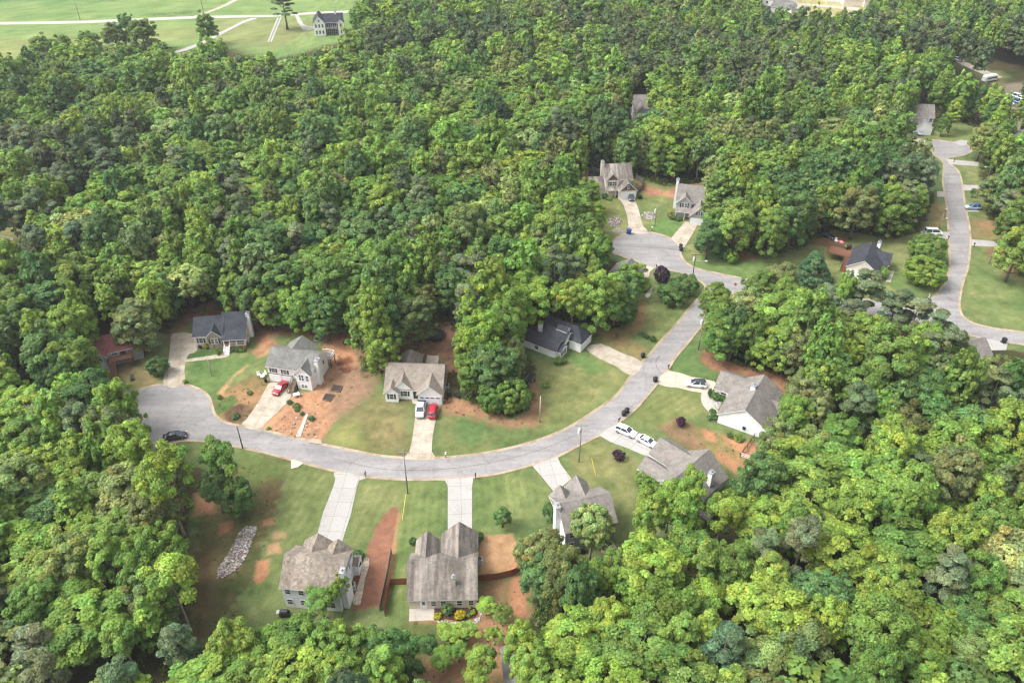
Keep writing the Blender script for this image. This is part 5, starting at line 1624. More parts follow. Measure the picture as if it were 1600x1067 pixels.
def heap(name, label, px, n, size, mats, h=.3, cat='rock bed'):
    """A loose bed of stones that nobody would count: one object."""
    poly = W(px)
    xs = [p[0] for p in poly]; ys = [p[1] for p in poly]
    m = MB(); k = 0
    while k < n:
        x, y = random.uniform(min(xs), max(xs)), random.uniform(min(ys), max(ys))
        if not in_poly(np.array([x]), np.array([y]), poly)[0]: continue
        s = size * random.uniform(.5, 1.4)
        m.blob((x, y, random.uniform(0, h)), s, s * random.uniform(.6, 1), s * .6, 6, 4, .25, mi=random.randrange(len(mats)))
        k += 1
    return tag(m.build(name, mats), label, cat, None, 'stuff')


R_W = plain('white_rubble', (0.40, 0.39, 0.39), 0.8, 0.3); R_B = plain('brown_rubble', (0.17, 0.12, 0.10), 0.85, 0.4); R_P = plain('pinkish_rubble', (0.27, 0.24, 0.22), 0.85, 0.3)
heap('rubble_bed', 'long bed of white and brown rubble on the rough slope left of the white-sided house', [(386, 822), (400, 824), (398, 835), (388, 862), (376, 884), (352, 902), (337, 903), (340, 890), (356, 866), (368, 846), (376, 830)], 1300, .19, [R_W, R_B, R_P, R_B, R_B, R_P, R_W], .14)
heap('rubble_bed', 'round bed of pinkish rocks left of the long curving drive', [(950, 346), (953, 341), (961, 340), (970, 342), (972, 347), (968, 353), (958, 355), (951, 352)], 260, .22, [R_P, R_W, R_B], .2)
heap('rubble_bed', 'round bed of pinkish rocks right of the long curving drive', [(1003, 337), (1007, 332.5), (1016, 332), (1023, 335), (1024, 340), (1018, 344), (1009, 343.5)], 260, .22, [R_P, R_W, R_B], .2)
heap('rubble_bed', 'pale gravel patch at the kerb of the upper cul-de-sac', [(956, 359), (966, 356), (978, 361), (982, 365), (968, 367), (958, 364)], 260, .12, [R_W, R_P], .05)
heap('rubble_bed', 'cream stone bed round the shrubs of the big gabled house', [(1108, 622), (1118, 622), (1128, 628), (1122, 640), (1112, 632)], 260, .13, [R_W, STONE], .05)
heap('rubble_bed', 'cream stone bed with four clipped shrubs at the corner of the big gabled house', [(1110, 644), (1118, 646), (1121, 660), (1104, 655)], 200, .13, [R_W, STONE], .05)
heap('rubble_bed', 'tumbled pale stones at the kerb where the wood begins', [(1112, 490), (1117, 484), (1120, 488), (1110, 500), (1104, 506), (1102, 502)], 60, .28, [R_W, STONE], .2)
heap('rubble_bed', 'stone edging curving round the back flower bed', [(678, 968), (700, 970), (722, 974), (740, 970), (750, 962), (748, 950), (752, 950), (755, 963), (744, 974), (722, 979), (690, 975)], 190, .16, [STONE, R_W, R_P], .1)
heap('rubble_bed', 'scattered dark planting and stones in the clay slope of the split-level house', [(425, 675), (440, 650), (470, 640), (500, 640), (500, 685), (475, 688)], 46, .22, [R_B, R_P, STONE], .05)

for lab, px in (('dark soil garden bed nearer the woods, beside the split-level house', [(521.6, 602), (535, 604), (531, 613), (516.5, 611)]), ('dark soil garden bed nearer the street, beside the split-level house', [(509, 616), (523, 617.5), (515.5, 628), (504, 625)])):
    wq = W(px); c0 = np.mean(wq, 0)
    t = thing('garden_bed', lab, 'garden bed', (*c0, 0))
    l_ = [(x - c0[0], y - c0[1]) for x, y in wq]
    sheet('soil', l_, .22, plain('dark_soil', (0.042, 0.032, 0.026), .95, .4), t)
    for k in range(4):
        a, b_ = l_[k], l_[(k + 1) % 4]
        MB().plank((*a, .14), (*b_, .14), .1, .28).build('edging_board', WOOD, t)
tag(sheet('timber_edging', W([(477.5, 646), (482, 647), (476, 664), (470, 682.5), (462, 682), (471, 663)]), .12, STONE, z0=0.0), 'pale board path lying in the clay slope', 'board')
tag(sheet('drain_cover', W([(482, 692), (488, 685), (502, 688), (503, 694), (496, 694)]), .2, plain('drain_concrete', (0.33, 0.26, 0.20), .85), z0=0.0), 'brown concrete drain cover at the kerb by the clay slope', 'drain cover')
tag(sheet('drain_cover', W([(455, 719), (461, 720), (474, 724), (466, 730), (455, 733)]), .16, plain('drain_concrete_pale', (0.50, 0.42, 0.33), .85), z0=0.0), 'pale concrete drain cover on the south kerb', 'drain cover')
tag(sheet('drain_cover', W([(1098, 457), (1103, 455), (1102, 460), (1096, 464)]), .14, plain('drain_dark', (0.15, 0.12, 0.10), .85), z0=0.0), 'dark drain inlet at the kerb of the junction', 'drain cover')
tag(sheet('planting_bed', W([(678.8, 947), (743, 944.5), (748, 952), (743, 964), (722, 971), (700, 967), (678.8, 962)]), .1, plain('dark_mulch', (0.060, 0.030, 0.022), .95, .45, 4), z0=0.0), 'dark mulch flower bed behind the streaked-roof house', 'flower bed')
tag(sheet('planting_bed', W([(604, 586), (624, 585), (625, 590), (604, 591)]), .1, plain('dark_mulch_2', (0.060, 0.032, 0.024), .95, .45, 4), z0=0.0), 'dark flower bed under the left gable window of the ranch house', 'flower bed')


def ac_unit(label, px, s=1.0, rz=0.0):
    t = thing('air_conditioner', label, 'air conditioner', (*P(*px)[:2], 0), rz)
    MB().box(-.42, .42, -.42, .42, .06, .85).build('casing', plain('ac_grey', (0.40, 0.42, 0.43), .5), t)
    MB().bar((0, 0, .85), (0, 0, .9), .34, 16).build('fan_grille', DARK, t)
    MB().box(-.5, .5, -.5, .5, 0, .06).build('base_slab', STONE, t)
    t.scale = (s, s, s)


ac_unit('grey air conditioner on the mulch beside the wide white chimney', (551, 918), 1.2, .1)
ac_unit('grey air conditioner at the right wall of the streaked-roof house', (749.5, 878), 1.2)
ac_unit('pale air conditioner at the right wall of the ranch house', (698.5, 607), 1.3)

t = thing('wheelbarrow', 'black wheelbarrow lying on the clay right of the ranch house', 'wheelbarrow', (*P(714, 620)[:2], 0), R(-52))
MB().rings([[(x * k, y * k, z) for x, y in ((-.75, -.45), (.75, -.38), (.75, .38), (-.75, .45))] for z, k in ((.25, .7), (.65, 1.0))]).build('tray', BLACK, t)
MB().bar((.95, -.06, .22), (.95, .06, .22), .22, 12).build('wheel', RUBBER, t)
for s in (-1, 1):
    MB().bar((.9, s * .12, .25), (-1.3, s * .34, .5), .03, 6).build('handle', WOOD, t)
for k, (x, y) in enumerate([(696, 621), (699, 624), (693, 627), (701, 628)]):
    q = MB(); q.rings([[(r_ * math.cos(2 * PI * i / 10), r_ * math.sin(2 * PI * i / 10), z) for i in range(10)] for z, r_ in ((0, .2), (.4, .28), (.44, .3))])
    o = q.build('flower_pot', [plain('terracotta', (0.34, 0.12, 0.06), .8), BLACK, STONE, plain('terracotta', (0, 0, 0))][k]); o.location = (*P(x, y)[:2], 0)
    tag(o, ['orange pot nearest the ranch garage wall', 'black pot among the orange pots by the ranch garage', 'grey stone pot by the ranch garage', 'orange pot nearest the crimson hatchback'][k], 'pot')

WICK = plain('black_wicker', (0.02, 0.02, 0.022), .7, .3, 6)


def patio_chair(label, px, rz, s=1.0, mat=None, group=None):
    t = thing('patio_chair', label, 'chair', (*P(*px)[:2], .075), rz, group)
    mt = mat or WICK
    MB().box(-.28, .28, -.28, .28, .36, .46).build('seat', mt, t)
    MB().box(-.28, .28, .22, .30, .46, .98).build('backrest', mt, t)
    for a in (-.24, .24):
        for b_ in (-.24, .24):
            MB().box(a - .03, a + .03, b_ - .03, b_ + .03, 0, .36).build('leg', mt, t)
    t.scale = (s,) * 3


patio_chair('black patio chair on the left of the tan patio', (941.5, 851), .3, 1.7)
patio_chair('black patio chair on the right of the tan patio', (951.5, 848), -.2, 1.7)
t = thing('patio_table', 'dark round patio table with a white pot on it', 'table', (*P(946, 857)[:2], .075))
MB().bar((0, 0, .66), (0, 0, .72), .6, 16).build('table_top', WICK, t); MB().bar((0, 0, 0), (0, 0, .66), .08, 8).build('stem', DARK, t)
o = MB().bar((0, 0, 0), (0, 0, .35), .22, 10, .28).build('flower_pot', WHITE); o.location = (*P(946, 857)[:2], .795); tag(o, 'white pot standing on the dark patio table', 'pot')
t = thing('patio_stool', 'black round stool at the front of the tan patio', 'stool', (*P(948.5, 863)[:2], .075)); MB().bar((0, 0, 0), (0, 0, .5), .36, 14, .42).build('seat', WICK, t)


def grill(label, px, rz=0.0, s=1.0):
    t = thing('barbecue_grill', label, 'grill', (*P(*px)[:2], .05), rz)
    MB().box(-.6, .6, -.28, .28, .1, .8).build('cabinet', BLACK, t)
    MB().rings([[(x, .3 * math.cos(a), .82 + .3 * math.sin(a)) for a in np.linspace(0, PI, 8)] for x in (-.42, .42)]).build('lid', DARK, t)
    MB().box(-.95, -.6, -.25, .25, .78, .83).build('side_shelf', STEEL, t)
    t.scale = (s,) * 3


grill('black grill against the back wall under the pale flowering tree', (905, 864), .3, 1.5)
grill('black covered grill left of the white-sided house, among leaves', (446, 962), 0, 1.4)
grill('black grill on the raised brown deck', (1322, 402), 0.2, 1.3)
bpy.data.objects[[o.name for o in bpy.data.objects if o.name.startswith('barbecue_grill')][-1]].location.z = 2.62
t = thing('patio_table', 'white bistro table on the lawn left of the split-level house', 'table', (*P(410.5, 591)[:2], 0))
MB().bar((0, 0, .68), (0, 0, .73), .5, 16).build('table_top', WHITE, t); MB().bar((0, 0, 0), (0, 0, .68), .05, 8).build('stem', WHITE, t)
patio_chair('white garden chair behind the white bistro table', (405, 588), .6, 1.2, WHITE); patio_chair('white garden chair nearer the drive beside the white bistro table', (414, 587), -.7, 1.2, WHITE)
t = thing('patio_table', 'white table at the foot of the wooden steps of the split-level house', 'table', (*P(463.5, 619.5)[:2], 0), .4)
MB().box(-.7, .7, -.5, .5, .68, .74).build('table_top', WHITE, t)
for a in (-.6, .6):
    for b_ in (-.4, .4):
        MB().box(a - .04, a + .04, b_ - .04, b_ + .04, 0, .68).build('leg', WHITE, t)
q = MB(); q.rings([[(1.15 * k * math.cos(2 * PI * i / 8), 1.15 * k * math.sin(2 * PI * i / 8), z) for i in range(8)] for z, k in ((1.9, 1.0), (2.1, .6), (2.35, .04))])
t = thing('garden_umbrella', 'dark closed-in umbrella beside the flagstone path', 'umbrella', (*P(557, 891)[:2], 0)); q.build('canopy', plain('dark_fabric', (0.03, 0.03, 0.05), .9), t); MB().bar((0, 0, 0), (0, 0, 2.4), .04, 8).build('pole', STEEL, t)
q = MB(); q.rings([[(.7 * k * math.cos(2 * PI * i / 10), .7 * k * math.sin(2 * PI * i / 10), z) for i in range(10)] for z, k in ((1.75, 1.0), (1.95, .6), (2.15, .04))])
t = thing('garden_umbrella', 'pink parasol on the raised brown deck', 'umbrella', (*P(1309, 399)[:2], 2.62)); q.build('canopy', plain('pink_fabric', (0.50, 0.16, 0.18), .9), t); MB().bar((0, 0, 0), (0, 0, 2.2), .04, 8).build('pole', STEEL, t)
patio_chair('white chair on the raised brown deck', (1303, 391), .4, 1.3, WHITE)
bpy.data.objects[[o.name for o in bpy.data.objects if o.name.startswith('patio_chair')][-1]].location.z = 2.62
t = thing('patio_sofa', 'white sofa on the grey patio behind the big gabled house', 'sofa', (*P(1214, 683)[:2], .07), R(60))
MB().box(-1.1, 1.1, -.4, .4, .1, .45).build('seat', WHITE, t); MB().box(-1.1, 1.1, .28, .45, .45, .95).build('backrest', WHITE, t)
t = thing('garden_arch', 'black planter on the clay above the dug bed', 'planter', (*P(540, 537.5)[:2], 0)); t.name = 'planter_tub'
MB().bar((0, 0, 0), (0, 0, .5), .5, 12, .6).build('tub', BLACK, t)
for k, (x, y) in enumerate([(1222, 653)]):
    grill('dark grill on the grey patio behind the big gabled house', (1208, 672), .9, 1.4)
t = thing('lawn_ornament', 'dark toppled garden chair on the grass right of the stained drive', 'chair', (*P(207, 594)[:2], 0), .5); t.name = 'patio_chair'
MB().box(-.4, .4, -.35, .35, .3, .4).build('seat', BLACK, t); MB().plank((0, .35, .4), (.2, .9, .9), .8, .08).build('backrest', BLACK, t)
for a in (-.35, .35):
    MB().box(a - .04, a + .04, -.3, -.22, 0, .3).build('leg', BLACK, t)
# ------------------------------------------------------------------ trees
def unit(v):
    return v / (np.linalg.norm(v, axis=-1, keepdims=True) + 1e-9)


def rand_dirs(rng, n):
    return unit(rng.normal(size=(n, 3)))


def crown_points(rng, kind, R_, hh, zc, nleaf, size):
    """Leaf centres, normals, brightness of one crown made of many leafy clumps."""
    if kind == 'pine':
        nl = 34
        d = rand_dirs(rng, nl)
        ring = rng.random(nl)
        zz = rng.uniform(-0.75, 1.0, nl)
        rr = np.sqrt(np.clip(1 - ((zz + 0.2) / 1.25) ** 2, 0.05, 1)) * (0.35 + 0.65 * np.sqrt(ring))
        an = rng.uniform(0, 2 * PI, nl)
        c = np.stack([rr * np.cos(an) * R_ * .82, rr * np.sin(an) * R_ * .82, zz * hh], 1)
        lr = rng.uniform(.20, .34, nl) * R_
    elif kind == 'conifer':
        nl = 110
        zz = rng.random(nl) ** 1.25
        rr = (1 - zz) * .9 + .05
        an = np.arange(nl) * 2.399 + rng.uniform(-.3, .3, nl)
        c = np.stack([rr * np.cos(an) * R_, rr * np.sin(an) * R_, (zz * 2 - 1) * hh * .93], 1)
        lr = rng.uniform(.12, .20, nl) * R_
    else:
        nl = {'loose': 40, 'cone': 90, 'tall': 150, 'shrub': 46, 'round': 130}.get(kind, 130)
        i = np.arange(nl) + rng.random(nl) * .6
        z = 1 - 2 * (i + .5) / nl
        z = np.clip(z * .98, -.97, .97)
        if kind not in ('shrub', 'round', 'tall'):
            z = np.where(z < -.62, -z * .7, z)
        an = i * 2.39996 + rng.uniform(-.35, .35, nl)
        r = np.sqrt(1 - z * z)
        d = np.stack([r * np.cos(an), r * np.sin(an), z], 1)
        lr = rng.uniform(*{'loose': (.16, .28), 'cone': (.13, .22), 'shrub': (.17, .27), 'round': (.11, .18)}.get(kind, (.11, .23)), nl) * R_
        k = rng.uniform({'shrub': .88, 'round': .84, 'loose': .45}.get(kind, .66), 1.06, nl)
        c = d * np.stack([(R_ - lr * .75) * k, (R_ - lr * .75) * k, (hh - lr * .75) * k], 1)
        if kind == 'cone':
            f = 1 - .55 * np.clip((c[:, 2] / hh + .1), 0, 1)
            c[:, :2] *= f[:, None]
        if kind in ('oak', 'loose', 'flower'):                      # an uneven outline
            c[:, 2] += rng.normal(0, .09, nl) * hh
            c[:, :2] *= (1 + .17 * np.sin(2 * np.arctan2(c[:, 1], c[:, 0]) + rng.uniform(0, 6)) + .13 * np.sin(3 * np.arctan2(c[:, 1], c[:, 0]) + rng.uniform(0, 6)))[:, None]
    lb = np.clip(rng.normal(1.0, .17, nl), .62, 1.5)
    lhue = rng.normal(0, .07, nl)
    n = int(nleaf * 1.7)
    wgt = lr ** 2; wgt = wgt / wgt.sum()
    li = rng.choice(nl, n, p=wgt)
    d = rand_dirs(rng, n)
    if kind == 'pine':
        d[:, 2] = np.abs(d[:, 2]) * .8 - .15
    else:
        flip = (d[:, 2] < -.2) & (rng.random(n) < .6); d[flip, 2] *= -1
    out = unit(c[li] / np.array([R_, R_, hh]))
    p = c[li] + d * (lr[li] * rng.uniform(.62, 1.06, n))[:, None] * np.array([1, 1, .82])
    # drop leaves buried inside other clumps
    keep = np.ones(n, bool)
    for a in range(0, n, 4000):
        q = p[a:a + 4000]
        dist = np.linalg.norm(q[:, None, :] - c[None], axis=2) / lr[None]
        dist[np.arange(len(q)), li[a:a + 4000]] = 9
        keep[a:a + 4000] = dist.min(1) > .70
    keep &= (p[:, 2] + zc > .1)
    idx = np.where(keep)[0]
    if len(idx) > nleaf: idx = rng.choice(idx, nleaf, replace=False)
    p, d, out, li = p[idx], d[idx], out[idx], li[idx]
    nrm = unit(d * .8 + out * .45 + np.array([0, 0, .55]) + rng.normal(0, .45, p.shape))
    b = lb[li] * np.clip(rng.normal(1, .24, len(idx)), .5, 1.7)
    col = np.stack([b * (1 + lhue[li] * 1.3), b, b * (1 - lhue[li])], 1)
    if kind == 'flower':
        f = (d[:, 2] > .25) & (rng.random(len(idx)) < .55)
        col[f] *= np.array([1.4, 1.28, 1.5])
    p[:, 2] += zc
    s = size * rng.uniform(.65, 1.35, len(idx))
    return p, nrm, col, s, c + np.array([0, 0, zc]), lr


def leaf_quads(rng, p, nrm, s, needle=False):
    a = unit(np.cross(nrm, rand_dirs(rng, len(p))))
    b_ = np.cross(nrm, a)
    la, lb = (1.25, .5) if needle else (1.0, .78)
    sa = (s * la)[:, None]; sb = (s * lb)[:, None]
    v = np.stack([p - a * sa, p + b_ * sb - nrm * sb * .25, p + a * sa, p - b_ * sb - nrm * sb * .25], 1)
    return v.reshape(-1, 3)


def mesh_from(name, verts, cols, mat):
    nq = len(verts) // 4
    me = bpy.data.meshes.new(name)
    me.vertices.add(len(verts)); me.vertices.foreach_set('co', verts.astype(np.float32).ravel())
    me.loops.add(nq * 4); me.loops.foreach_set('vertex_index', np.arange(nq * 4, dtype=np.int32))
    me.polygons.add(nq); me.polygons.foreach_set('loop_start', np.arange(0, nq * 4, 4, dtype=np.int32))
    me.update(calc_edges=True)
    ca = me.color_attributes.new('tint', 'FLOAT_COLOR', 'POINT')
    c4 = np.ones((len(verts), 4), np.float32); c4[:, :3] = cols
    ca.data.foreach_set('color', c4.ravel())
    me.materials.append(mat)
    return me


# kind: radius, half height, crown centre height, leaf half-size, number of leaves near / far / very far
KINDS = {'oak': (4.5, 5.0, 10.6, .175, 15000), 'flower': (4.5, 4.8, 10.4, .18, 14000), 'loose': (4.5, 5.0, 11.0, .19, 6200), 'cone': (3.9, 7.4, 10.2, .18, 14000), 'tall': (4.2, 10.2, 11.6, .2, 17000),
         'round': (4.5, 4.4, 4.7, .17, 14000), 'shrub': (2.0, 1.7, 1.75, .11, 5600), 'pine': (3.6, 5.6, 12.0, .22, 8500), 'conifer': (4.5, 5.0, 5.1, .18, 13000), 'edge': (4.5, 7.2, 7.7, .185, 16000)}


def trunk_mesh(kind, rng, R_, hh, zc, lobes, bark):
    m = MB()
    top = zc + hh * (.75 if kind != 'loose' else .5)
    r0 = .30 if kind not in ('shrub', 'round') else .16
    pts = []
    nseg = 6
    for i in range(nseg + 1):
        f = i / nseg
        pts.append(Vector((math.sin(f * 3 + rng.random()) * .25 * f, math.cos(f * 2.3 + rng.random()) * .25 * f, top * f)))
    rad = [r0 * (1 - .82 * i / nseg) * (1.35 if i == 0 else 1) for i in range(nseg + 1)]
    rings = [[(p.x + r * math.cos(2 * PI * k / 7), p.y + r * math.sin(2 * PI * k / 7), p.z) for k in range(7)] for p, r in zip(pts, rad)]
    m.rings(rings)
    order = rng.permutation(len(lobes))[:14 if kind == 'loose' else 9]
    for j in order:
        e = Vector(lobes[j])
        if e.z < 2 and kind not in ('shrub', 'round'): continue
        f = min(max((e.z - hh * .55) / top, .18), .85)
        k = f * nseg; i0 = int(k)
        s_ = pts[i0].lerp(pts[min(i0 + 1, nseg)], k - i0)
        mid = s_.lerp(e, .5) + Vector((0, 0, -.12 * (e - s_).length))
        rr = r0 * (1 - .82 * f) * .55
        m.bar(s_, mid, rr, 6, rr * .65, cap=False); m.bar(mid, s_.lerp(e, .97), rr * .65, 6, rr * .2)
    me = bpy.data.meshes.new('trunk')
    me.from_pydata(m.v, [], m.f)
    me.materials.append(bark)
    me.polygons.foreach_set('use_smooth', [True] * len(m.f))
    return me


PROTO = {}
NV = {'oak': 8, 'edge': 6, 'cone': 4, 'pine': 5, 'loose': 3, 'flower': 2, 'tall': 2, 'round': 2, 'shrub': 3, 'conifer': 1}
for kd, (R_, hh, zc, ls, nl) in KINDS.items():
    for v_ in range(NV[kd]):
        rng = np.random.default_rng(100 + 17 * v_ + len(kd) * 7 + ord(kd[0]))
        p, nrm, col, s, lob, lr = crown_points(rng, 'oak' if kd == 'edge' else kd, R_, hh, zc, nl, ls)
        needle = kd in ('pine', 'conifer')
        vv = leaf_quads(rng, p, nrm, s, needle)
        me_c = mesh_from('crown', vv, np.repeat(col, 4, 0), NEEDLE if needle else LEAF)
        PROTO[kd, v_] = (me_c, trunk_mesh(kd, rng, R_, hh, zc, lob, PALEBARK if kd in ('loose', 'flower') else BARK))

TINT = {'mid': (.072, .124, .022), 'bright': (.112, .172, .026), 'fresh': (.098, .160, .026), 'pale': (.118, .160, .044), 'dark': (.050, .098, .024), 'blue': (.066, .116, .030), 'olive': (.088, .116, .034), 'deep': (.044, .086, .023),
        'pine': (.056, .078, .030), 'pinegreen': (.042, .072, .026), 'purple': (.030, .014, .024), 'yellow': (.36, .34, .02), 'conifer': (.024, .056, .018)}
TINT = {k_: tuple(1.98 * x * q_ for x, q_ in zip(v_, (1.06, 1.01, 1.22))) if k_ not in ('yellow',) else v_ for k_, v_ in TINT.items()}
TWORD = {'mid': 'mid-green', 'bright': 'bright yellow-green', 'fresh': 'fresh green', 'pale': 'pale green', 'dark': 'dark green', 'blue': 'blue-green', 'olive': 'olive green', 'deep': 'deep green', 'pine': 'dull dark', 'pinegreen': 'dark green',
         'purple': 'purple-leaved', 'yellow': 'yellow', 'conifer': 'dark green'}

individuals = []


def tree_at(x, y, kd, R_, zc=None, tint='mid', label=None, name='broadleaf_tree', cat='tree', group=None, v=None, jit=.10, rz=None, trunk=True):
    R0, hh0, zc0 = KINDS[kd][:3]
    sx = R_ / R0
    sz = sx if zc is None else zc / zc0
    me_c, me_t = PROTO[kd, random.randrange(NV[kd]) if v is None else v % NV[kd]]
    t = thing(name, label, cat, (x, y, 0), random.uniform(0, 2 * PI) if rz is None else rz, group)
    t.scale = (sx * random.uniform(.88, 1.14), sx * random.uniform(.88, 1.14), sz)
    k = random.uniform(1 - jit, 1 + jit)
    c = TINT[tint]
    o = bpy.data.objects.new('crown', me_c); COL.objects.link(o); o.parent = t
    o.color = (c[0] * k * random.uniform(1 - jit, 1 + jit), c[1] * k, c[2] * k * random.uniform(1 - jit, 1 + jit), 1)
    if trunk:
        q = bpy.data.objects.new('trunk', me_t); COL.objects.link(q); q.parent = t
    return t


placed = []            # (x, y, R) of every tree, so that the wood keeps its distance


def hand(px, py, zc, R_, kd, tint, label, **k):
    x, y, _ = P(px, py, zc)
    placed.append((x, y, R_ * .9))
    return tree_at(x, y, kd, R_, zc, tint, label, **k)


# --- trees one can single out
hand(215, 510, 7.2, 6.0, 'edge', 'olive', 'broad round oak over the maroon-roofed house')
hand(586, 505, 14, 3.7, 'tall', 'fresh', 'tall bright narrow tree left of the ranch house', v=0)
hand(598, 548, 8, 3.6, 'edge', 'fresh', 'lower leafy tree against the left end of the ranch house')
hand(758, 522, 13, 5.2, 'oak', 'bright', 'bright yellow-green tree topping the tree island right of the ranch house')
hand(728, 548, 8, 3.4, 'edge', 'fresh', 'fresh green tree on the left flank of the tree island')
hand(786, 508, 12, 4.4, 'oak', 'mid', 'mid-green tree at the back of the tree island')
hand(772, 580, 7.5, 5.4, 'edge', 'dark', 'dark green tree in the heart of the tree island')
hand(800, 618, 4.6, 3.6, 'round', 'fresh', 'bright low round tree at the front of the tree island')
hand(770, 622, 4.0, 3.0, 'round', 'mid', 'low green tree left of the bright one at the front of the tree island')
hand(802, 566, 7, 3.2, 'edge', 'olive', 'olive green tree on the right flank of the tree island')
hand(738, 585, 6, 3.4, 'edge', 'mid', 'low mid-green tree on the left foot of the tree island')
hand(785, 806, 3.0, 1.9, 'cone', 'dark', 'small pointed green tree alone on the lawn beside the straight bright driveway', v=1)
hand(340, 715, 11, 4.2, 'loose', 'mid', 'dark airy tree by the street above the rubble bed', v=0)
hand(374, 778, 5, 3.2, 'edge', 'dark', 'dark bushy tree at the top of the rubble bed')
hand(336, 760, 7, 3.6, 'loose', 'dark', 'sparse dark tree beside the bare clay left of the rubble bed')
hand(252, 740, 16, 5.0, 'loose', 'bright', 'tall sparse yellow-green tree with bare leaning trunk below the left cul-de-sac', v=1)
hand(205, 700, 13, 4.2, 'oak', 'bright', 'bright yellow-green tree overhanging the left cul-de-sac by the black sedan')
hand(165, 672, 12, 4.4, 'oak', 'olive', 'olive tree overhanging the edge of the left cul-de-sac')
hand(265, 905, 14, 4.6, 'loose', 'bright', 'sparse yellow tree with visible trunk beside the rough slope', v=2)
hand(232, 905, 10, 4.0, 'edge', 'mid', 'mid-green tree under the sparse yellow tree at the rough slope')
hand(76, 570, 10, 5.2, 'edge', 'blue', 'blue-green tree hiding the garage of the maroon-roofed house')
hand(104, 606, 8, 3.2, 'edge', 'deep', 'dark tree against the garage of the maroon-roofed house')
hand(70, 470, 10, 5.4, 'oak', 'blue', 'blue-green tree in the wood behind the maroon-roofed house')
hand(246, 572, 2.4, 2.6, 'round', 'dark', 'dark rounded bush between the stained grey and tan driveways', name='shrub', cat='bush')
hand(170, 612, 1.6, 1.6, 'shrub', 'dark', 'small dark bush at the foot of the stained grey driveway', name='shrub', cat='bush')
hand(1051, 459, 2.9, 3.9, 'shrub', 'dark', 'clipped round green bush nearer the bend of a big pair at the junction', name='shrub', cat='bush')
hand(1073, 443, 2.8, 3.4, 'shrub', 'dark', 'clipped round green bush behind its twin at the junction', name='shrub', cat='bush')
hand(1034, 429, 2.4, 2.4, 'shrub', 'purple', 'purple-leaved bush beside the two big clipped bushes', name='shrub', cat='bush')
hand(1064, 658.5, 1.1, 1.2, 'shrub', 'purple', 'dark purple bush alone on the lawn below the white crossover', name='shrub', cat='bush')
hand(967, 711, 1.1, 1.3, 'shrub', 'purple', 'purple bush on the lawn below the two parked white cars', name='shrub', cat='bush')
hand(1446, 424, 4.0, 5.0, 'round', 'fresh', 'round bright tree nearer the street corner of two beside the right street')
hand(1450, 388, 4.6, 5.0, 'round', 'mid', 'round darker tree behind its bright neighbour beside the right street')
hand(1272, 416, 4.6, 6.0, 'conifer', 'conifer', 'big dark cone-shaped evergreen before the raised brown deck', name='conifer_tree', cat='conifer')
hand(1352, 452, 10, 4.6, 'pine', 'pine', 'pine in front of the dark-roofed house', name='pine_tree', cat='pine tree', v=0)
hand(1400, 478, 10, 4.4, 'pine', 'pine', 'flat-topped pine right of the pale driveway below the dark-roofed house', name='pine_tree', cat='pine tree', v=1)
hand(1228, 456, 8.5, 4.0, 'oak', 'mid', 'mid-green tree nearest the stop sign at the top edge of the middle wood')
hand(1258, 478, 8.5, 4.2, 'oak', 'fresh', 'fresh green tree at the top edge of the middle wood below the dark evergreen cone')
hand(1290, 470, 9.5, 3.6, 'pine', 'pine', 'pine at the top edge of the middle wood below the dark evergreen cone', name='pine_tree', cat='pine tree')
hand(1326, 492, 9.5, 3.8, 'pine', 'pine', 'pine hiding the cross street below the dark-roofed house', name='pine_tree', cat='pine tree')
hand(1432, 492, 9.5, 3.9, 'pine', 'pine', 'pine nearest the right street corner of the middle wood', name='pine_tree', cat='pine tree')
hand(1470, 515, 9.5, 4.2, 'pine', 'pine', 'pine covering the bend of the right street', name='pine_tree', cat='pine tree')
hand(1445, 530, 9.5, 4.2, 'oak', 'bright', 'bright tree among the pines at the right street corner')
hand(1500, 560, 9, 4.0, 'oak', 'mid', 'mid-green tree before the taupe roof at the right')
hand(1556, 586, 9.5, 5.0, 'oak', 'olive', 'broad olive tree covering the right half of the taupe roof')
hand(1520, 600, 9.5, 4.6, 'oak', 'olive', 'olive tree below the taupe roof at the right')
hand(1318, 462, 8, 3.0, 'edge', 'fresh', 'light green tree by the garage of the dark-roofed house')
hand(1378, 425, 1.6, 1.8, 'shrub', 'fresh', 'green bush at the porch of the dark-roofed house', name='shrub', cat='bush')
hand(926, 822, 9.5, 4.1, 'flower', 'pale', 'pale flowering tree covering the two-storey house', v=0)
hand(884, 872, 8, 2.2, 'loose', 'pale', 'thin pale tree on the left corner of the tree-covered house')
hand(865, 800, 3, 2.0, 'edge', 'dark', 'dark bush at the left front corner of the tree-covered house', name='shrub', cat='bush')
hand(843, 862, 8.5, 3.5, 'oak', 'olive', 'olive tree left of the tree-covered house')
hand(848, 900, 6, 4.2, 'edge', 'blue', 'blue-green tree at the end of the red-brown fence')
hand(880, 905, 9, 3.4, 'edge', 'olive', 'feathery olive tree below the tree-covered house')
hand(1050, 776, 9.5, 3.2, 'loose', 'fresh', 'loose light tree over the roof of the chimney house')
hand(1084, 752, 9, 2.7, 'loose', 'fresh', 'airy green tree right of centre over the roof of the chimney house')
hand(1016, 802, 10, 3.8, 'oak', 'bright', 'bright tree at the lower left of the chimney house')
hand(1062, 790, 11, 4.0, 'oak', 'fresh', 'fresh green tree below the roof of the chimney house')
hand(1130, 800, 11, 3.8, 'loose', 'bright', 'yellow-green tree with bare pale trunk below the deck of the chimney house')
hand(1185, 760, 9, 4.6, 'edge', 'blue', 'blue-green tree below the white rail fence')
hand(1005, 745, 1.6, 1.7, 'shrub', 'fresh', 'green bush at the front corner of the chimney house', name='shrub', cat='bush')
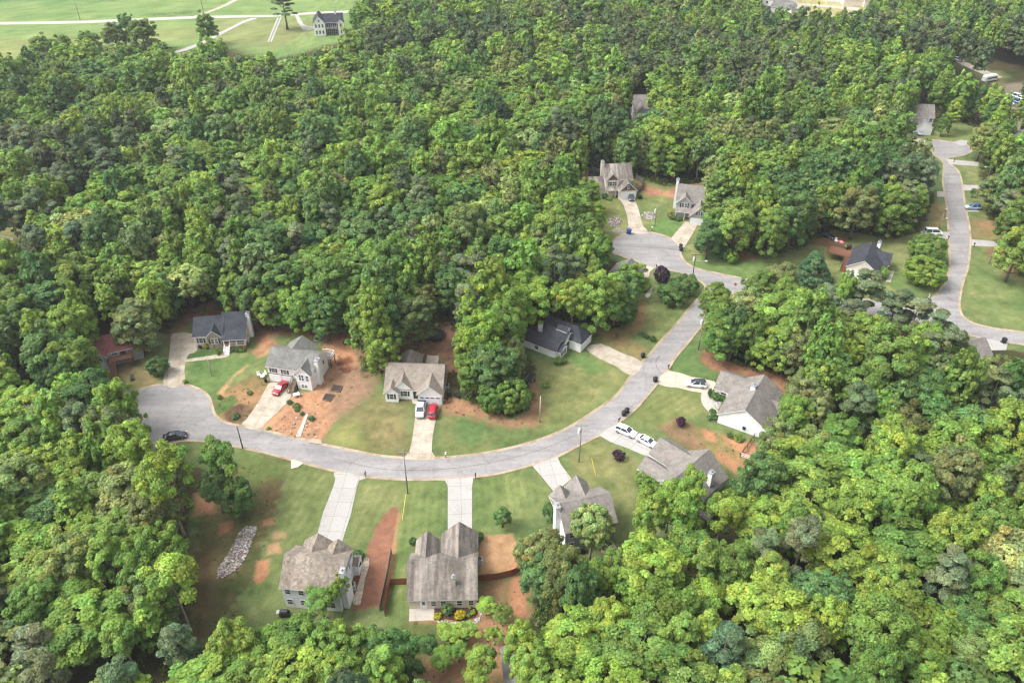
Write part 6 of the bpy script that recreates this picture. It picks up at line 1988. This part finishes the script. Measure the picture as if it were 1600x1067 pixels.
hand(1014, 760, 2.4, 2.0, 'edge', 'fresh', 'small light tree at the front of the chimney house')
hand(935, 474, 9.5, 5.2, 'edge', 'fresh', 'fresh green tree left of the tree-hidden house')
hand(970, 466, 7.5, 4.6, 'edge', 'blue', 'blue-green tree covering the tree-hidden house')
hand(896, 466, 11, 5.2, 'oak', 'bright', 'bright tree behind the white house with the navy roof')
hand(984, 440, 6.2, 3.6, 'edge', 'fresh', 'fresh green tree between the tree-hidden house and the upper cul-de-sac')
hand(980, 484, 4, 2.6, 'round', 'dark', 'low dark tree at the back lawn of the tree-hidden house')
hand(1009, 446, 1.6, 1.5, 'shrub', 'fresh', 'bright upright bush at the porch of the tree-hidden house', name='shrub', cat='bush')
hand(1521, 300, 2.0, 1.1, 'cone', 'mid', 'young street tree beside the short bright driveway')
hand(1233, 413, .9, .8, 'shrub', 'bright', 'tiny pale sapling on the lawn left of the dark cone-shaped evergreen', name='shrub', cat='bush')
hand(1566, 228, 9, 5.4, 'oak', 'bright', 'bright yellow-green tree at the far cul-de-sac')
hand(1537, 222, 7, 4.6, 'edge', 'pale', 'pale rounded tree touching the far cul-de-sac')
hand(1572, 250, 6, 5.6, 'edge', 'dark', 'dark tree spreading over the bank right of the far cul-de-sac')
hand(1559, 300, 7, 5.0, 'edge', 'olive', 'olive tree in front of the red roof')
hand(1585, 320, 9, 4.4, 'pine', 'pine', 'dark pine right of the pale blue car', name='pine_tree', cat='pine tree')
hand(1588, 350, 9, 5.0, 'edge', 'mid', 'mid-green tree at the right edge above the leaning pole')
hand(1590, 395, 9, 5.4, 'edge', 'fresh', 'bright green tree at the right edge beside the leaning pole')
hand(1492, 175, 8, 3.6, 'cone', 'bright', 'slim bright tree behind the lawn of the far cul-de-sac')
hand(1475, 195, 4.5, 2.4, 'edge', 'mid', 'small leafy tree on the lawn of the far cul-de-sac')
hand(322, 45, 8, 5.6, 'edge', 'mid', 'lone tree beside the white drive in the far field')
hand(443, 8, 12, 6.4, 'pine', 'pinegreen', 'lone tall pine on the country road before the farmhouse', name='pine_tree', cat='pine tree', v=2)
hand(178, 56, 7, 6.0, 'edge', 'pale', 'greyish broad tree at the edge of the far field')
hand(222, 54, 8, 6.0, 'edge', 'mid', 'broad tree at the corner of the far field')
hand(66, 80, 7.5, 5.6, 'edge', 'mid', 'tree at the left of the row along the near edge of the far field')
hand(100, 76, 7, 5.4, 'edge', 'fresh', 'fresh green tree in the row along the near edge of the far field')
hand(138, 72, 7.5, 5.6, 'edge', 'mid', 'tree left of the greyish tree at the edge of the far field')
hand(200, 48, 8.5, 4.6, 'edge', 'dark', 'taller dark tree beside the greyish tree at the edge of the far field')
hand(930, 900, 8.5, 3.6, 'loose', 'fresh', 'open-crowned tree with pale limbs below the tan patio')
hand(968, 888, 8.5, 3.4, 'oak', 'mid', 'mid-green tree right of the tan patio')
hand(905, 935, 8.5, 3.2, 'edge', 'dark', 'dark tree in the hollow below the tree-covered house')
hand(772, 990, 3, 1.7, 'loose', 'bright', 'small yellow-green sapling on the clay above the white house corner')
hand(716, 1015, 3, 1.8, 'loose', 'mid', 'small sapling in the middle of the bare clay')
hand(668, 1005, 3, 1.8, 'loose', 'dark', 'small dark sapling on the grass below the back patio')
hand(742, 1062, 6, 2.4, 'loose', 'bright', 'bright sapling at the bottom of the bare clay')
hand(1108, 375, 6, 4.6, 'edge', 'deep', 'dark evergreen-looking tree hiding the right side of the grey gabled house')
hand(1150, 355, 9, 5.6, 'edge', 'fresh', 'bright tall tree beside the bank of the upper lawn')
hand(1205, 365, 8, 5.2, 'edge', 'mid', 'leafy tree standing over the upper lawn')
hand(1240, 345, 10, 5.6, 'edge', 'dark', 'dark tree left of the black sedan under the trees')
hand(1395, 335, 8, 5.4, 'edge', 'mid', 'broad tree behind the dark-roofed house')
hand(1340, 330, 9, 5.8, 'edge', 'olive', 'broad olive tree behind the raised brown deck')
hand(1142, 400, 2, 2.4, 'shrub', 'bright', 'bright low bush at the foot of the bank on the upper lawn', name='shrub', cat='bush')
hand(1130, 392, 2, 2.6, 'shrub', 'dark', 'dark low bush at the foot of the bank on the upper lawn', name='shrub', cat='bush')
hand(1135, 520, 7, 5.4, 'edge', 'mid', 'round tree at the corner of the middle wood by the clay patch')
hand(1165, 480, 10, 4.8, 'flower', 'pale', 'pale tree with a bare top at the corner of the middle wood', v=1)
hand(760, 945, 2.6, 2.2, 'loose', 'bright', 'thin yellow-green sapling right of the back flower bed')
hand(700, 990, 2.6, 2.4, 'loose', 'fresh', 'thin sapling left of its taller neighbour on the clay below the streaked-roof house')
hand(728, 985, 2.6, 2.2, 'loose', 'fresh', 'thin sapling nearest the stone edging below the streaked-roof house')
hand(752, 1030, 7, 3.0, 'loose', 'fresh', 'airy young tree on the bare clay near the house corner')
hand(690, 1030, 3, 1.9, 'loose', 'fresh', 'small sapling on the bare clay away from the house corner')
hand(785, 960, 3, 2.0, 'loose', 'mid', 'small sapling at the clay edge below the red-brown fence')
hand(812, 1005, 9, 2.6, 'oak', 'bright', 'bright tree over the white house corner')
hand(828, 1040, 9, 3.0, 'oak', 'fresh', 'green tree right of the white house corner')
hand(500, 935, 5.2, 3.0, 'loose', 'mid', 'thin green tree before the back wall of the white-sided house')
hand(530, 915, 6, 1.7, 'loose', 'fresh', 'slender young tree before the chimney corner of the white-sided house')
# garden shrubs
SH = [(322, 540, .8, .75, 'yellow', 'yellow bush leftmost under the front gable of the navy-roofed house'), (334, 539, .8, .75, 'yellow', 'yellow bush in the middle under the front gable of the navy-roofed house'),
      (344, 538, .8, .7, 'yellow', 'yellow bush nearest the white steps of the navy-roofed house'), (313, 541, .6, .6, 'purple', 'dark shrub at the left front corner of the navy-roofed house'), (341, 549, .7, 1.0, 'mid', 'green shrub beside the footpath to the white steps'),
      (363, 545, .5, .8, 'olive', 'grey-green shrub right of the white steps'), (371, 545, .6, 1.0, 'dark', 'dark shrub under the porch railing'), (378, 546, .5, .8, 'mid', 'small shrub at the porch end'), (289, 596, .5, .6, 'bright', 'yellow-green tuft at the foot of the tan driveway'),
      (1119, 619, .9, 1.1, 'dark', 'dark ball shrub in the cream stone bed of the big gabled house'), (1109.5, 613, 1.2, .55, 'deep', 'upright dark shrub beside the pale drive of the big gabled house'), (1129.5, 622, .7, .7, 'mid', 'small shrub against the garage wing of the big gabled house'), (1134.5, 626.5, .6, .7, 'mid', 'small shrub in the inner corner of the big gabled house'),
      (1113.5, 642.5, .6, .75, 'dark', 'clipped ball shrub farthest back of four at the house corner'), (1115, 647, .6, .75, 'dark', 'clipped ball shrub in the middle of four at the house corner'), (1109.5, 652, .6, .8, 'dark', 'clipped ball shrub nearest the lawn of four at the house corner'), (1117.5, 652.5, .6, .8, 'dark', 'clipped ball shrub against the wall of four at the house corner'),
      (699, 951, .9, 1.0, 'blue', 'green bush in the middle of the back flower bed'), (684, 962, .5, .8, 'yellow', 'yellow-green bush at the patio end of the back flower bed'), (719, 960, .6, .95, 'yellow', 'round yellow bush in the back flower bed'), (734, 948, .3, .4, 'yellow', 'small yellow clump by the house wall in the back flower bed'),
      (739, 956, .4, .5, 'bright', 'small light-green clump at the far end of the back flower bed'), (732, 961, .35, .4, 'bright', 'tiny green clump near the stone edging of the back flower bed'), (645, 845, .9, .8, 'dark', 'dark shrub at the left front corner of the streaked-roof house'), (748, 838, 1.0, 1.0, 'dark', 'dark round shrub at the right front corner of the streaked-roof house'),
      (560, 866, 1.0, 1.1, 'dark', 'dark shrub at the front corner of the white-sided house'), (872, 563, 1.0, 1.3, 'mid', 'green bush at the street-side corner of the white house with the navy roof'), (880, 563, .7, 1.0, 'olive', 'olive shrub under the bay of the white house with the navy roof'), (853, 601.5, .4, .9, 'fresh', 'low green bush alone in the lawn right of the tree island'),
      (636, 614, .5, .8, 'mid', 'small shrub under the middle gable of the ranch house'), (612, 615, .3, .5, 'mid', 'tiny shrub in the left flower bed of the ranch house'), (945, 306, .9, 1.2, 'deep', 'dark shrub at the porch of the upper two-storey house'), (952, 310, .5, 1.0, 'mid', 'low green shrub right of the dark one at the porch of the upper two-storey house'),
      (1050, 337, .9, 1.4, 'olive', 'olive shrub at the porch corner of the grey gabled house'), (1049, 333, .8, .9, 'yellow', 'yellow-green shrub behind the olive one at the grey gabled house'), (1060, 342, .6, 1.2, 'dark', 'dark shrub under the porch of the grey gabled house'), (1000, 308, .6, .7, 'purple', 'small brown bush on the lawn between the two upper houses'),
      (1003, 521, .5, .9, 'deep', 'dark row shrub nearest the wood on the back lawn'), (1010, 526, .5, .8, 'deep', 'dark row shrub in the middle on the back lawn'), (1020, 529, .7, .9, 'deep', 'dark row shrub nearest the kerb on the back lawn'), (965, 523, .9, .4, 'dark', 'thin sapling on the brown lawn above the stained driveway'),
      (343, 620, .4, .6, 'mid', 'small shrub at the kerb of the left cul-de-sac'), (390, 613, .4, .7, 'olive', 'low shrub in the dry slope left of the red coupe'), (368, 650, .4, .9, 'deep', 'dark ground shrub in the bed above the street'), (452, 628, .4, .7, 'dark', 'dark green clump beside the red coupe on the clay'), (463, 634, .5, .9, 'olive', 'grey shrub in the clay slope below the wooden steps'),
      (464, 640, .35, .6, 'dark', 'small shrub below the grey one in the clay slope'), (486, 653, .4, .7, 'deep', 'dark clump right of the pale board path'), (419, 669, .3, .5, 'fresh', 'green tuft at the foot of the sloping drive'), (472, 646, .35, .6, 'deep', 'dark clump at the top of the pale board path'), (1140, 679, .3, .8, 'dark', 'low dark planting along the white side wall'), (1155, 684, .4, 1.2, 'mid', 'green weedy clump along the white side wall'),
      (1000, 740, .8, .9, 'bright', 'yellow-green bush at the lawn corner of the chimney house')]
for x, y, zc, R_, tn, lab in SH:
    hand(x, y, zc, R_, 'shrub', tn, lab, name='shrub', cat='bush', trunk=False)

# a bare dead tree among the leafy ones at far left, a pale dead stem in the upper wood
def dead_tree(px, py, zt, label, spread=3.6, seed=3):
    rng = random.Random(seed)
    x, y, _ = P(px, py, zt * .8)
    m = MB()
    m.bar((0, 0, 0), (.3, .1, zt * .55), .24, 8, .16)
    def br(p, d, L, r, k):
        q = p + d * L
        m.bar(p, q, r, 6, r * .6)
        if k:
            for _ in range(3):
                e = (d + Vector((rng.uniform(-.8, .8), rng.uniform(-.8, .8), rng.uniform(-.2, .6)))).normalized()
                br(p.lerp(q, rng.uniform(.5, 1)), e, L * .66, r * .58, k - 1)
    for k in range(7):
        a = k * 2.4
        br(Vector((.3, .1, zt * rng.uniform(.42, .55))), Vector((math.cos(a) * .8, math.sin(a) * .8, .75)).normalized(), spread * .62, .11, 3)
    t = thing('dead_tree', label, 'dead tree', (x, y, 0))
    m.build('trunk', plain('bleached_wood', (0.42, 0.38, 0.34), .85, .25), t)


dead_tree(72, 625, 17, 'bleached bare tree among leafy ones below the maroon-roofed house', 4.6, 3)
dead_tree(465, 262 + 100, 17, 'thin bare grey tree standing in the wood behind the split-level house', 3.6, 5)
dead_tree(1165, 462, 14, 'pale bare branches at the top of the middle wood beside the straight street', 3.0, 6)
dead_tree(1310, 800, 14, 'bare grey branches in the lower right wood', 3.0, 8)
x, y, _ = P(1089, 279)
t = thing('dead_tree', 'tall pale limbless trunk at the wood edge behind the grey gabled house', 'dead tree', (x, y, 0))
MB().bar((0, 0, 0), (-.9, .2, 8.0), .24, 8, .18).bar((-.9, .2, 8.0), (-1.5, .3, 13.5), .18, 8, .08).build('trunk', PALEBARK, t)

# ------------------------------------------------------------------ the wood: every other tree
CLEAR.append(street_w)
for hx in [o for o in bpy.data.objects if o.get('category') in ('house', 'barn', 'shed')]:
    pass
IMG_OPEN = [[(818, 512), (862, 492), (928, 512), (928, 550), (868, 562), (818, 542)], YARD_NORTH, YARD_SOUTH, YARD_UPPER, [(300, 630), (300, 700), (360, 700), (900, 730), (1160, 470), (1160, 430), (960, 380), (940, 640), (650, 725), (400, 675)],
            [(205, 630), (330, 625), (350, 660), (300, 690), (240, 690), (210, 660)], [(300, 790), (430, 800), (420, 930), (360, 990), (322, 960)], [(250, 720), (300, 770), (285, 860), (262, 850)], [(146, 540), (200, 530), (205, 590), (190, 615), (150, 590)], [(1480, 250), (1520, 250), (1520, 500), (1470, 480)], [(1440, 215), (1515, 215), (1515, 250), (1460, 245)], FIELD, FIELD_RIGHT, LEFT_LAWN,
            [(978, 158), (1018, 158), (1012, 190), (984, 197)], [(1416, 172), (1450, 164), (1450, 210), (1418, 210)], [(1090, 158), (1106, 158), (1106, 166), (1090, 166)], [(1484, 90), (1504, 87), (1590, 122), (1600, 150), (1545, 140), (1500, 118)], [(1576, 184), (1604, 188), (1604, 206), (1582, 204)], [(952, 366), (990, 366), (1000, 400), (952, 396)],
            [(1185, -20), (1216, 18), (1206, 24), (1180, 0)], [(1505, 536), (1535, 528), (1580, 540), (1530, 546), (1510, 556)]]
PINES = [[(560, 60), (800, 30), (800, 85), (640, 85), (560, 90)], [(900, 60), (1060, 55), (1290, 100), (1290, 150), (1120, 150), (940, 100)], [(-40, 215), (150, 215), (240, 200), (150, 310), (60, 350), (-40, 330)], [(1360, 430), (1470, 470), (1500, 560), (1380, 560), (1290, 480)],
         [(1370, 230), (1450, 240), (1460, 300), (1400, 330), (1370, 300)], [(1460, 60), (1600, 40), (1600, 140), (1500, 80)], [(1560, 110), (1640, 110), (1640, 160), (1560, 160)], [(840, 20), (960, 10), (980, 50), (860, 60)], [(1180, 30), (1260, 40), (1300, 70), (1200, 70)], [(1330, 30), (1500, 60), (1480, 100), (1360, 70)]]
CONES = [[(1040, 0), (1600, 0), (1600, 190), (1180, 190), (1100, 130), (1040, 60)]]
DEEP = [[(880, 180), (985, 190), (985, 300), (890, 280)], [(-40, 100), (200, 120), (120, 200), (-40, 210)], [(420, 440), (560, 440), (640, 500), (420, 500)], [(1190, 260), (1400, 270), (1400, 350), (1190, 350)]]
LOWER = [[(-100, 640), (200, 640), (330, 800), (400, 930), (650, 940), (900, 860), (1100, 800), (1300, 760), (1800, 760), (1800, 1300), (-100, 1300)]]


def inp(px, py, polys):
    a, b_ = np.array([px]), np.array([py])
    return any(in_poly(a, b_, q)[0] for q in polys)


rng = np.random.default_rng(21)
cell = {}


def near_ok(x, y, r):
    i, j = int(x // 8), int(y // 8)
    for a in range(i - 2, i + 3):
        for b_ in range(j - 2, j + 3):
            for (qx, qy, qr) in cell.get((a, b_), ()):
                if (x - qx) ** 2 + (y - qy) ** 2 < ((.56 if y < 125 else .60) * (r + qr)) ** 2: return False
    return True


for q in placed:
    cell.setdefault((int(q[0] // 8), int(q[1] // 8)), []).append(q)
cand = []
NT = 110000
ys = rng.uniform(48, 545, NT)
ys = ys[rng.random(NT) < (ys + 115) / 660]; NT = len(ys)
us = rng.uniform(-1, 1, NT)
xs = us * (.635 * (ys * math.cos(CAM_TH) + CAM_H * math.sin(CAM_TH)) + 14)
clear_mask = np.zeros(NT, bool)
for q in CLEAR:
    clear_mask |= in_poly(xs, ys, q)
EDGE_BASE = [(404, 507), (430, 516), (458, 518), (486, 522), (514, 532), (540, 516), (572, 500), (632, 528), (650, 545), (668, 505), (706, 496), (728, 500), (372, 492), (338, 478), (300, 478),
             (905, 498), (930, 504), (958, 508), (1118, 555), (1140, 562), (1165, 570), (1190, 577), (1215, 584), (1240, 592), (1004, 272), (1024, 280), (1050, 284), (1075, 272), (884, 300), (915, 335), (925, 370), (905, 262), (960, 262),
             (1112, 388), (1160, 378), (1190, 384), (1225, 380), (1255, 372), (1310, 352), (1345, 350), (1380, 352), (1415, 350), (1424, 326), (1556, 245), (1580, 268), (1575, 360), (1600, 420), (1500, 186), (1520, 190), (258, 862), (250, 905), (246, 955), (262, 1000), (1112, 505), (1120, 535), (1212, 472), (1180, 486),
             (245, 510), (264, 500), (1250, 640), (1240, 670), (1228, 700), (1205, 735), (385, 1062), (430, 1066), (480, 1058), (530, 1066), (578, 1060), (618, 1068)]
for bx, by in EDGE_BASE:
    x, y, _ = P(bx, by)
    R_ = float(rng.uniform(3.3, 4.6)); zc = float(rng.uniform(5.8, 8.2))
    px, py, d = proj(x, y, zc)
    cell.setdefault((int(x // 8), int(y // 8)), []).append((x, y, R_ * .8))
    cand.append(dict(x=x, y=y, R=R_, zc=zc, px=px, py=py, rp=R_ * CAM_F / d, kd='edge', tint=str(rng.choice(['mid', 'fresh', 'dark', 'olive', 'bright'], p=[.34, .28, .18, .1, .1])), pine=False, must=True))
for x, y in zip(xs[~clear_mask], ys[~clear_mask]):
    R_ = float(rng.choice([rng.uniform(3.6, 4.8), rng.uniform(4.8, 7.2)], p=[.35, .65]))
    px0, py0, d0 = proj(x, y, 11.0)
    pine = rng.random() < (.58 if inp(px0, py0, PINES) else .05)
    cone = (not pine) and rng.random() < (.6 if inp(px0, py0, CONES) else .08)
    if pine: R_ = rng.uniform(2.9, 3.8)
    if cone: R_ = rng.uniform(2.8, 3.8)
    if not near_ok(x, y, R_): continue
    zc = (12.0 if pine else 10.3) * rng.uniform(.85, 1.15)
    if py0 > 620: zc *= .9
    px, py, d = proj(x, y, zc)
    rp = R_ * CAM_F / d
    bad = False
    for q in IMG_OPEN:
        qa = np.array([px]), np.array([py])
        lim = .62 * rp
        if min(p[0] for p in q) - lim < px < max(p[0] for p in q) + lim and min(p[1] for p in q) - lim < py < max(p[1] for p in q) + lim:
            if sdist(qa[0], qa[1], q)[0] < lim: bad = True; break
            # the top of the crown must not cover open ground either
            tx, ty, _ = proj(x, y, zc + 4.5)
            if in_poly(np.array([tx]), np.array([ty]), q)[0]: bad = True; break
    if bad: continue
    cell.setdefault((int(x // 8), int(y // 8)), []).append((x, y, R_))
    # tint by place
    if pine: tint = 'pine' if rng.random() < .7 else 'pinegreen'
    elif inp(px, py, DEEP): tint = rng.choice(['deep', 'dark', 'mid'], p=[.2, .4, .4])
    elif inp(px, py, LOWER): tint = rng.choice(['bright', 'fresh', 'mid', 'blue', 'pale', 'olive'], p=[.28, .28, .20, .07, .08, .09])
    elif y > 330: tint = rng.choice(['fresh', 'mid', 'dark', 'pale', 'olive', 'blue'], p=[.38, .32, .13, .05, .08, .04])
    else: tint = rng.choice(['fresh', 'mid', 'dark', 'pale', 'olive', 'bright', 'blue'], p=[.30, .32, .13, .04, .09, .07, .05])
    kd = 'pine' if pine else 'cone' if cone else ('flower' if tint == 'pale' and rng.random() < .7 else 'loose' if (py > 640 and rng.random() < .2) else 'edge' if rng.random() < .3 else 'oak')
    cand.append(dict(x=x, y=y, R=R_, zc=zc, px=px, py=py, rp=rp, kd=kd, tint=str(tint), pine=pine))
print('wood trees', len(cand))

# trees at the border of the wood keep their leaves down to the ground
for c in cand:
    if c['kd'] == 'oak':
        for q in CLEAR[:3]:
            if sdist(np.array([c['x']]), np.array([c['y']]), q)[0] < 7.5:
                c['kd'] = 'edge'; c['zc'] *= .84; break

inview = [c for c in cand if -10 < c['px'] < 1610 and -5 < c['py'] < 1085]
bl = sorted([c for c in inview if not c['pine']], key=lambda c: (not c.get('must'), -c['rp']))
pi = sorted([c for c in inview if c['pine']], key=lambda c: -c['rp'])
n_hand = sum(1 for o in bpy.data.objects if o.get('category') == 'tree')
big = bl[:max(0, 296 - n_hand)] + pi[:70]
ids = {id(c) for c in big}
rest = [c for c in cand if id(c) not in ids]

LAND = [('the maroon-roofed house', 165, 560), ('the beige navy-roofed house', 345, 530), ('the split-level house', 465, 580), ('the ranch house', 650, 600), ('the white navy-roofed house', 875, 540), ('the upper two-storey house', 955, 295), ('the grey gabled house', 1078, 325), ('the dark-roofed house', 1355, 410),
        ('the big gabled house', 1170, 635), ('the chimney house', 1070, 740), ('the tree-covered house', 915, 830), ('the streaked-roof house', 692, 890), ('the white-sided house', 500, 890), ('the left cul-de-sac', 262, 650), ('the rubble bed', 370, 860), ('the far grey house', 1000, 180), ('the right street', 1498, 340), ('the far cul-de-sac', 1485, 230),
        ('the white farmhouse', 512, 50), ('the far field', 150, 80), ('the tree-hidden house', 992, 430), ('the street junction', 1120, 450), ("the photo's lower right corner", 1560, 1040), ("the photo's lower left corner", 30, 1050), ('the taupe roof at lower right', 1520, 550), ('the bottom clay yard', 730, 1040), ('the white rail fence', 1178, 720), ('the left lawn strip', 15, 370), ('the lone bleached tree', 72, 640)]
LW = [(n_, *P(x, y)[:2]) for n_, x, y in LAND]
RELW = {'behind': 'behind', 'front': 'in front of', 'left': 'left of', 'right': 'right of'}
buckets = {}
for c in big:
    best = min(LW, key=lambda l: (l[1] - c['x']) ** 2 + (l[2] - c['y']) ** 2)
    dx, dy = c['x'] - best[1], c['y'] - best[2]
    rel = ('right' if dx > 0 else 'left') if abs(dx) > abs(dy) else ('behind' if dy > 0 else 'front')
    c['d'] = math.hypot(dx, dy)
    kind_w = 'pine' if c['pine'] else {'flower': 'cream-tipped tree', 'loose': 'sparse tree', 'cone': 'pointed tree', 'edge': 'low-branched tree'}.get(c['kd'], 'rounded tree')
    buckets.setdefault((c['tint'], kind_w, rel, best[0]), []).append(c)
ORD = ['nearest', 'second nearest', 'third nearest', 'fourth nearest']
for (tn, kw, rel, lm), lst in buckets.items():
    lst.sort(key=lambda c: c['d'])
    for i, c in enumerate(lst):
        base = f'{TWORD[tn]} {kw}'
        if len(lst) == 1: c['label'] = f'{base} of the wood {RELW[rel]} {lm}'
        elif i < 4: c['label'] = f'{ORD[i]} {base} {RELW[rel]} {lm}'
        else: c['label'] = f'{base} deeper in the wood {RELW[rel]} {lm}'
        c['label'] = ' '.join(c['label'].split()[:16])
        c['group'] = 'pines of the wood' if c['pine'] else 'broadleaf trees of the wood'
        if len(lst) > 4 and i >= 4: c['group'] = f'{base}s deep in the wood {RELW[rel]} {lm}'
for c in big:
    tree_at(c['x'], c['y'], c['kd'], c['R'], c['zc'], c['tint'], c['label'], 'pine_tree' if c['pine'] else 'broadleaf_tree', 'pine tree' if c['pine'] else 'tree', c['group'])

# all the rest is one wood
LOD = {}
for kd in ('oak', 'edge', 'flower', 'loose', 'cone', 'pine'):
    R_, hh, zc, ls, nl = KINDS[kd]
    for lv, (k_, sz_) in enumerate(((.20, 2.1), (.09, 2.9))):
        for v_ in range(4):
            r2 = np.random.default_rng(900 + 31 * v_ + lv * 7 + len(kd))
            p, nrm, col, s, lob, lr = crown_points(r2, 'oak' if kd == 'edge' else kd, R_, hh, zc, int(nl * k_), ls * sz_)
            LOD[kd, lv, v_] = (leaf_quads(r2, p, nrm, s, False), np.repeat(col, 4, 0))
VV, CC = [], []
tv = MB()
for c in rest:
    lv = 0 if c['y'] < 300 else 1
    v0, c0 = LOD[c['kd'], lv, int(rng.integers(4))]
    R0, hh0, zc0 = KINDS[c['kd']][:3]
    a = rng.uniform(0, 2 * PI); ca_, sa_ = math.cos(a), math.sin(a)
    sx = c['R'] / R0; sz = c['zc'] / zc0
    x = (v0[:, 0] * ca_ - v0[:, 1] * sa_) * sx + c['x']; y = (v0[:, 0] * sa_ + v0[:, 1] * ca_) * sx + c['y']
    VV.append(np.stack([x, y, v0[:, 2] * sz], 1).astype(np.float32))
    k = rng.uniform(.88, 1.12); tn = np.array(TINT[c['tint']]) * k * np.array([rng.uniform(.9, 1.1), 1, rng.uniform(.9, 1.1)])
    CC.append((c0 * tn).astype(np.float32))
VV = np.concatenate(VV); CC = np.concatenate(CC)
print('wood quads', len(VV) // 4, 'individual trees', len(big) + n_hand, 'rest', len(rest))
me = mesh_from('forest', VV, CC, LEAF)
wo = bpy.data.objects.new('forest', me); COL.objects.link(wo)
tag(wo, 'dense mixed green wood filling the distance behind and around the houses', 'wood', None, 'stuff')

# ------------------------------------------------------------------ low undergrowth along the edge of the wood and on the rough slopes
ux, uy = [], []
rngu = np.random.default_rng(77)
N = 42000
qx = rngu.uniform(-100, 190, N); qy = rngu.uniform(66, 330, N)
inside = np.zeros(N, bool)
for q in CLEAR: inside |= in_poly(qx, qy, q)
near = np.full(N, 1e9)
for q in CLEAR[:3]: near = np.minimum(near, np.abs(sdist(qx, qy, q)))
ok = (~inside) & (near < 11) & (rngu.random(N) < np.clip(1.15 - near / 11, 0.1, .8))
rough = np.zeros(N, bool)
for q in ([(350, 735), (420, 712), (440, 790), (410, 860), (350, 1000), (300, 1005), (300, 880), (320, 780)], [(640, 975), (830, 905), (820, 1000), (800, 1080), (640, 1080)], [(336, 640), (352, 612), (412, 585), (424, 598), (378, 660)]):
    rough |= in_poly(qx, qy, W(q))
ok &= np.abs(sdist(qx, qy, street_w)) > 8.5
for q in drive_polys: ok &= np.abs(sdist(qx, qy, q)) > 1.0
ok |= rough & (rngu.random(N) < .5)
sparse = np.zeros(N, bool)
for q in ([(425, 672), (470, 640), (500, 605), (545, 560), (566, 600), (545, 650), (505, 688)], [(400, 540), (420, 512), (560, 520), (566, 560), (500, 560), (436, 532)], [(690, 640), (720, 622), (800, 655), (838, 645), (838, 668), (740, 655)], [(1030, 665), (1100, 665), (1200, 700), (1190, 735), (1110, 715)], [(606, 575), (640, 520), (700, 500), (722, 560), (702, 600)], [(1090, 548), (1240, 590), (1240, 620), (1130, 582)]):
    sparse |= in_poly(qx, qy, W(q))
sparse &= rngu.random(N) < .34
for o in [o_ for o_ in bpy.data.objects if o_.get('category') == 'house']:
    sparse &= (qx - o.location.x - 5) ** 2 + (qy - o.location.y - 4) ** 2 > 64
rough |= sparse; ok |= sparse
px_, py_ = qx[ok], qy[ok]; rg = rough[ok]
nq = len(px_); per = 34
rad = np.where(rg, rngu.uniform(.12, .35, nq), rngu.uniform(.35, 1.1, nq))
d = rand_dirs(rngu, nq * per); d[:, 2] = np.abs(d[:, 2])
c3 = np.repeat(np.stack([px_, py_, np.zeros(nq)], 1), per, 0)
rr = np.repeat(rad, per)
pp = c3 + d * rr[:, None] * rngu.uniform(.5, 1.05, nq * per)[:, None] * np.array([1, 1, .8])
nn = unit(d + rngu.normal(0, .5, d.shape) + np.array([0, 0, .4]))
base = np.array([TINT['mid'], TINT['dark'], TINT['olive'], TINT['fresh']])[rngu.integers(0, 4, nq)] * rngu.uniform(.6, 1.0, nq)[:, None]
cc = np.repeat(base, per, 0) * np.clip(rngu.normal(1, .18, nq * per), .5, 1.5)[:, None]
uv_ = leaf_quads(rngu, pp, nn, np.clip(rr * .22, .05, .2) * rngu.uniform(.7, 1.3, nq * per))
me = mesh_from('undergrowth', uv_, np.repeat(cc, 4, 0), LEAF)
uo = bpy.data.objects.new('undergrowth', me); COL.objects.link(uo)
tag(uo, 'low weeds and undergrowth along the edge of the wood and rough slopes', 'undergrowth', None, 'stuff')
print('undergrowth', nq)
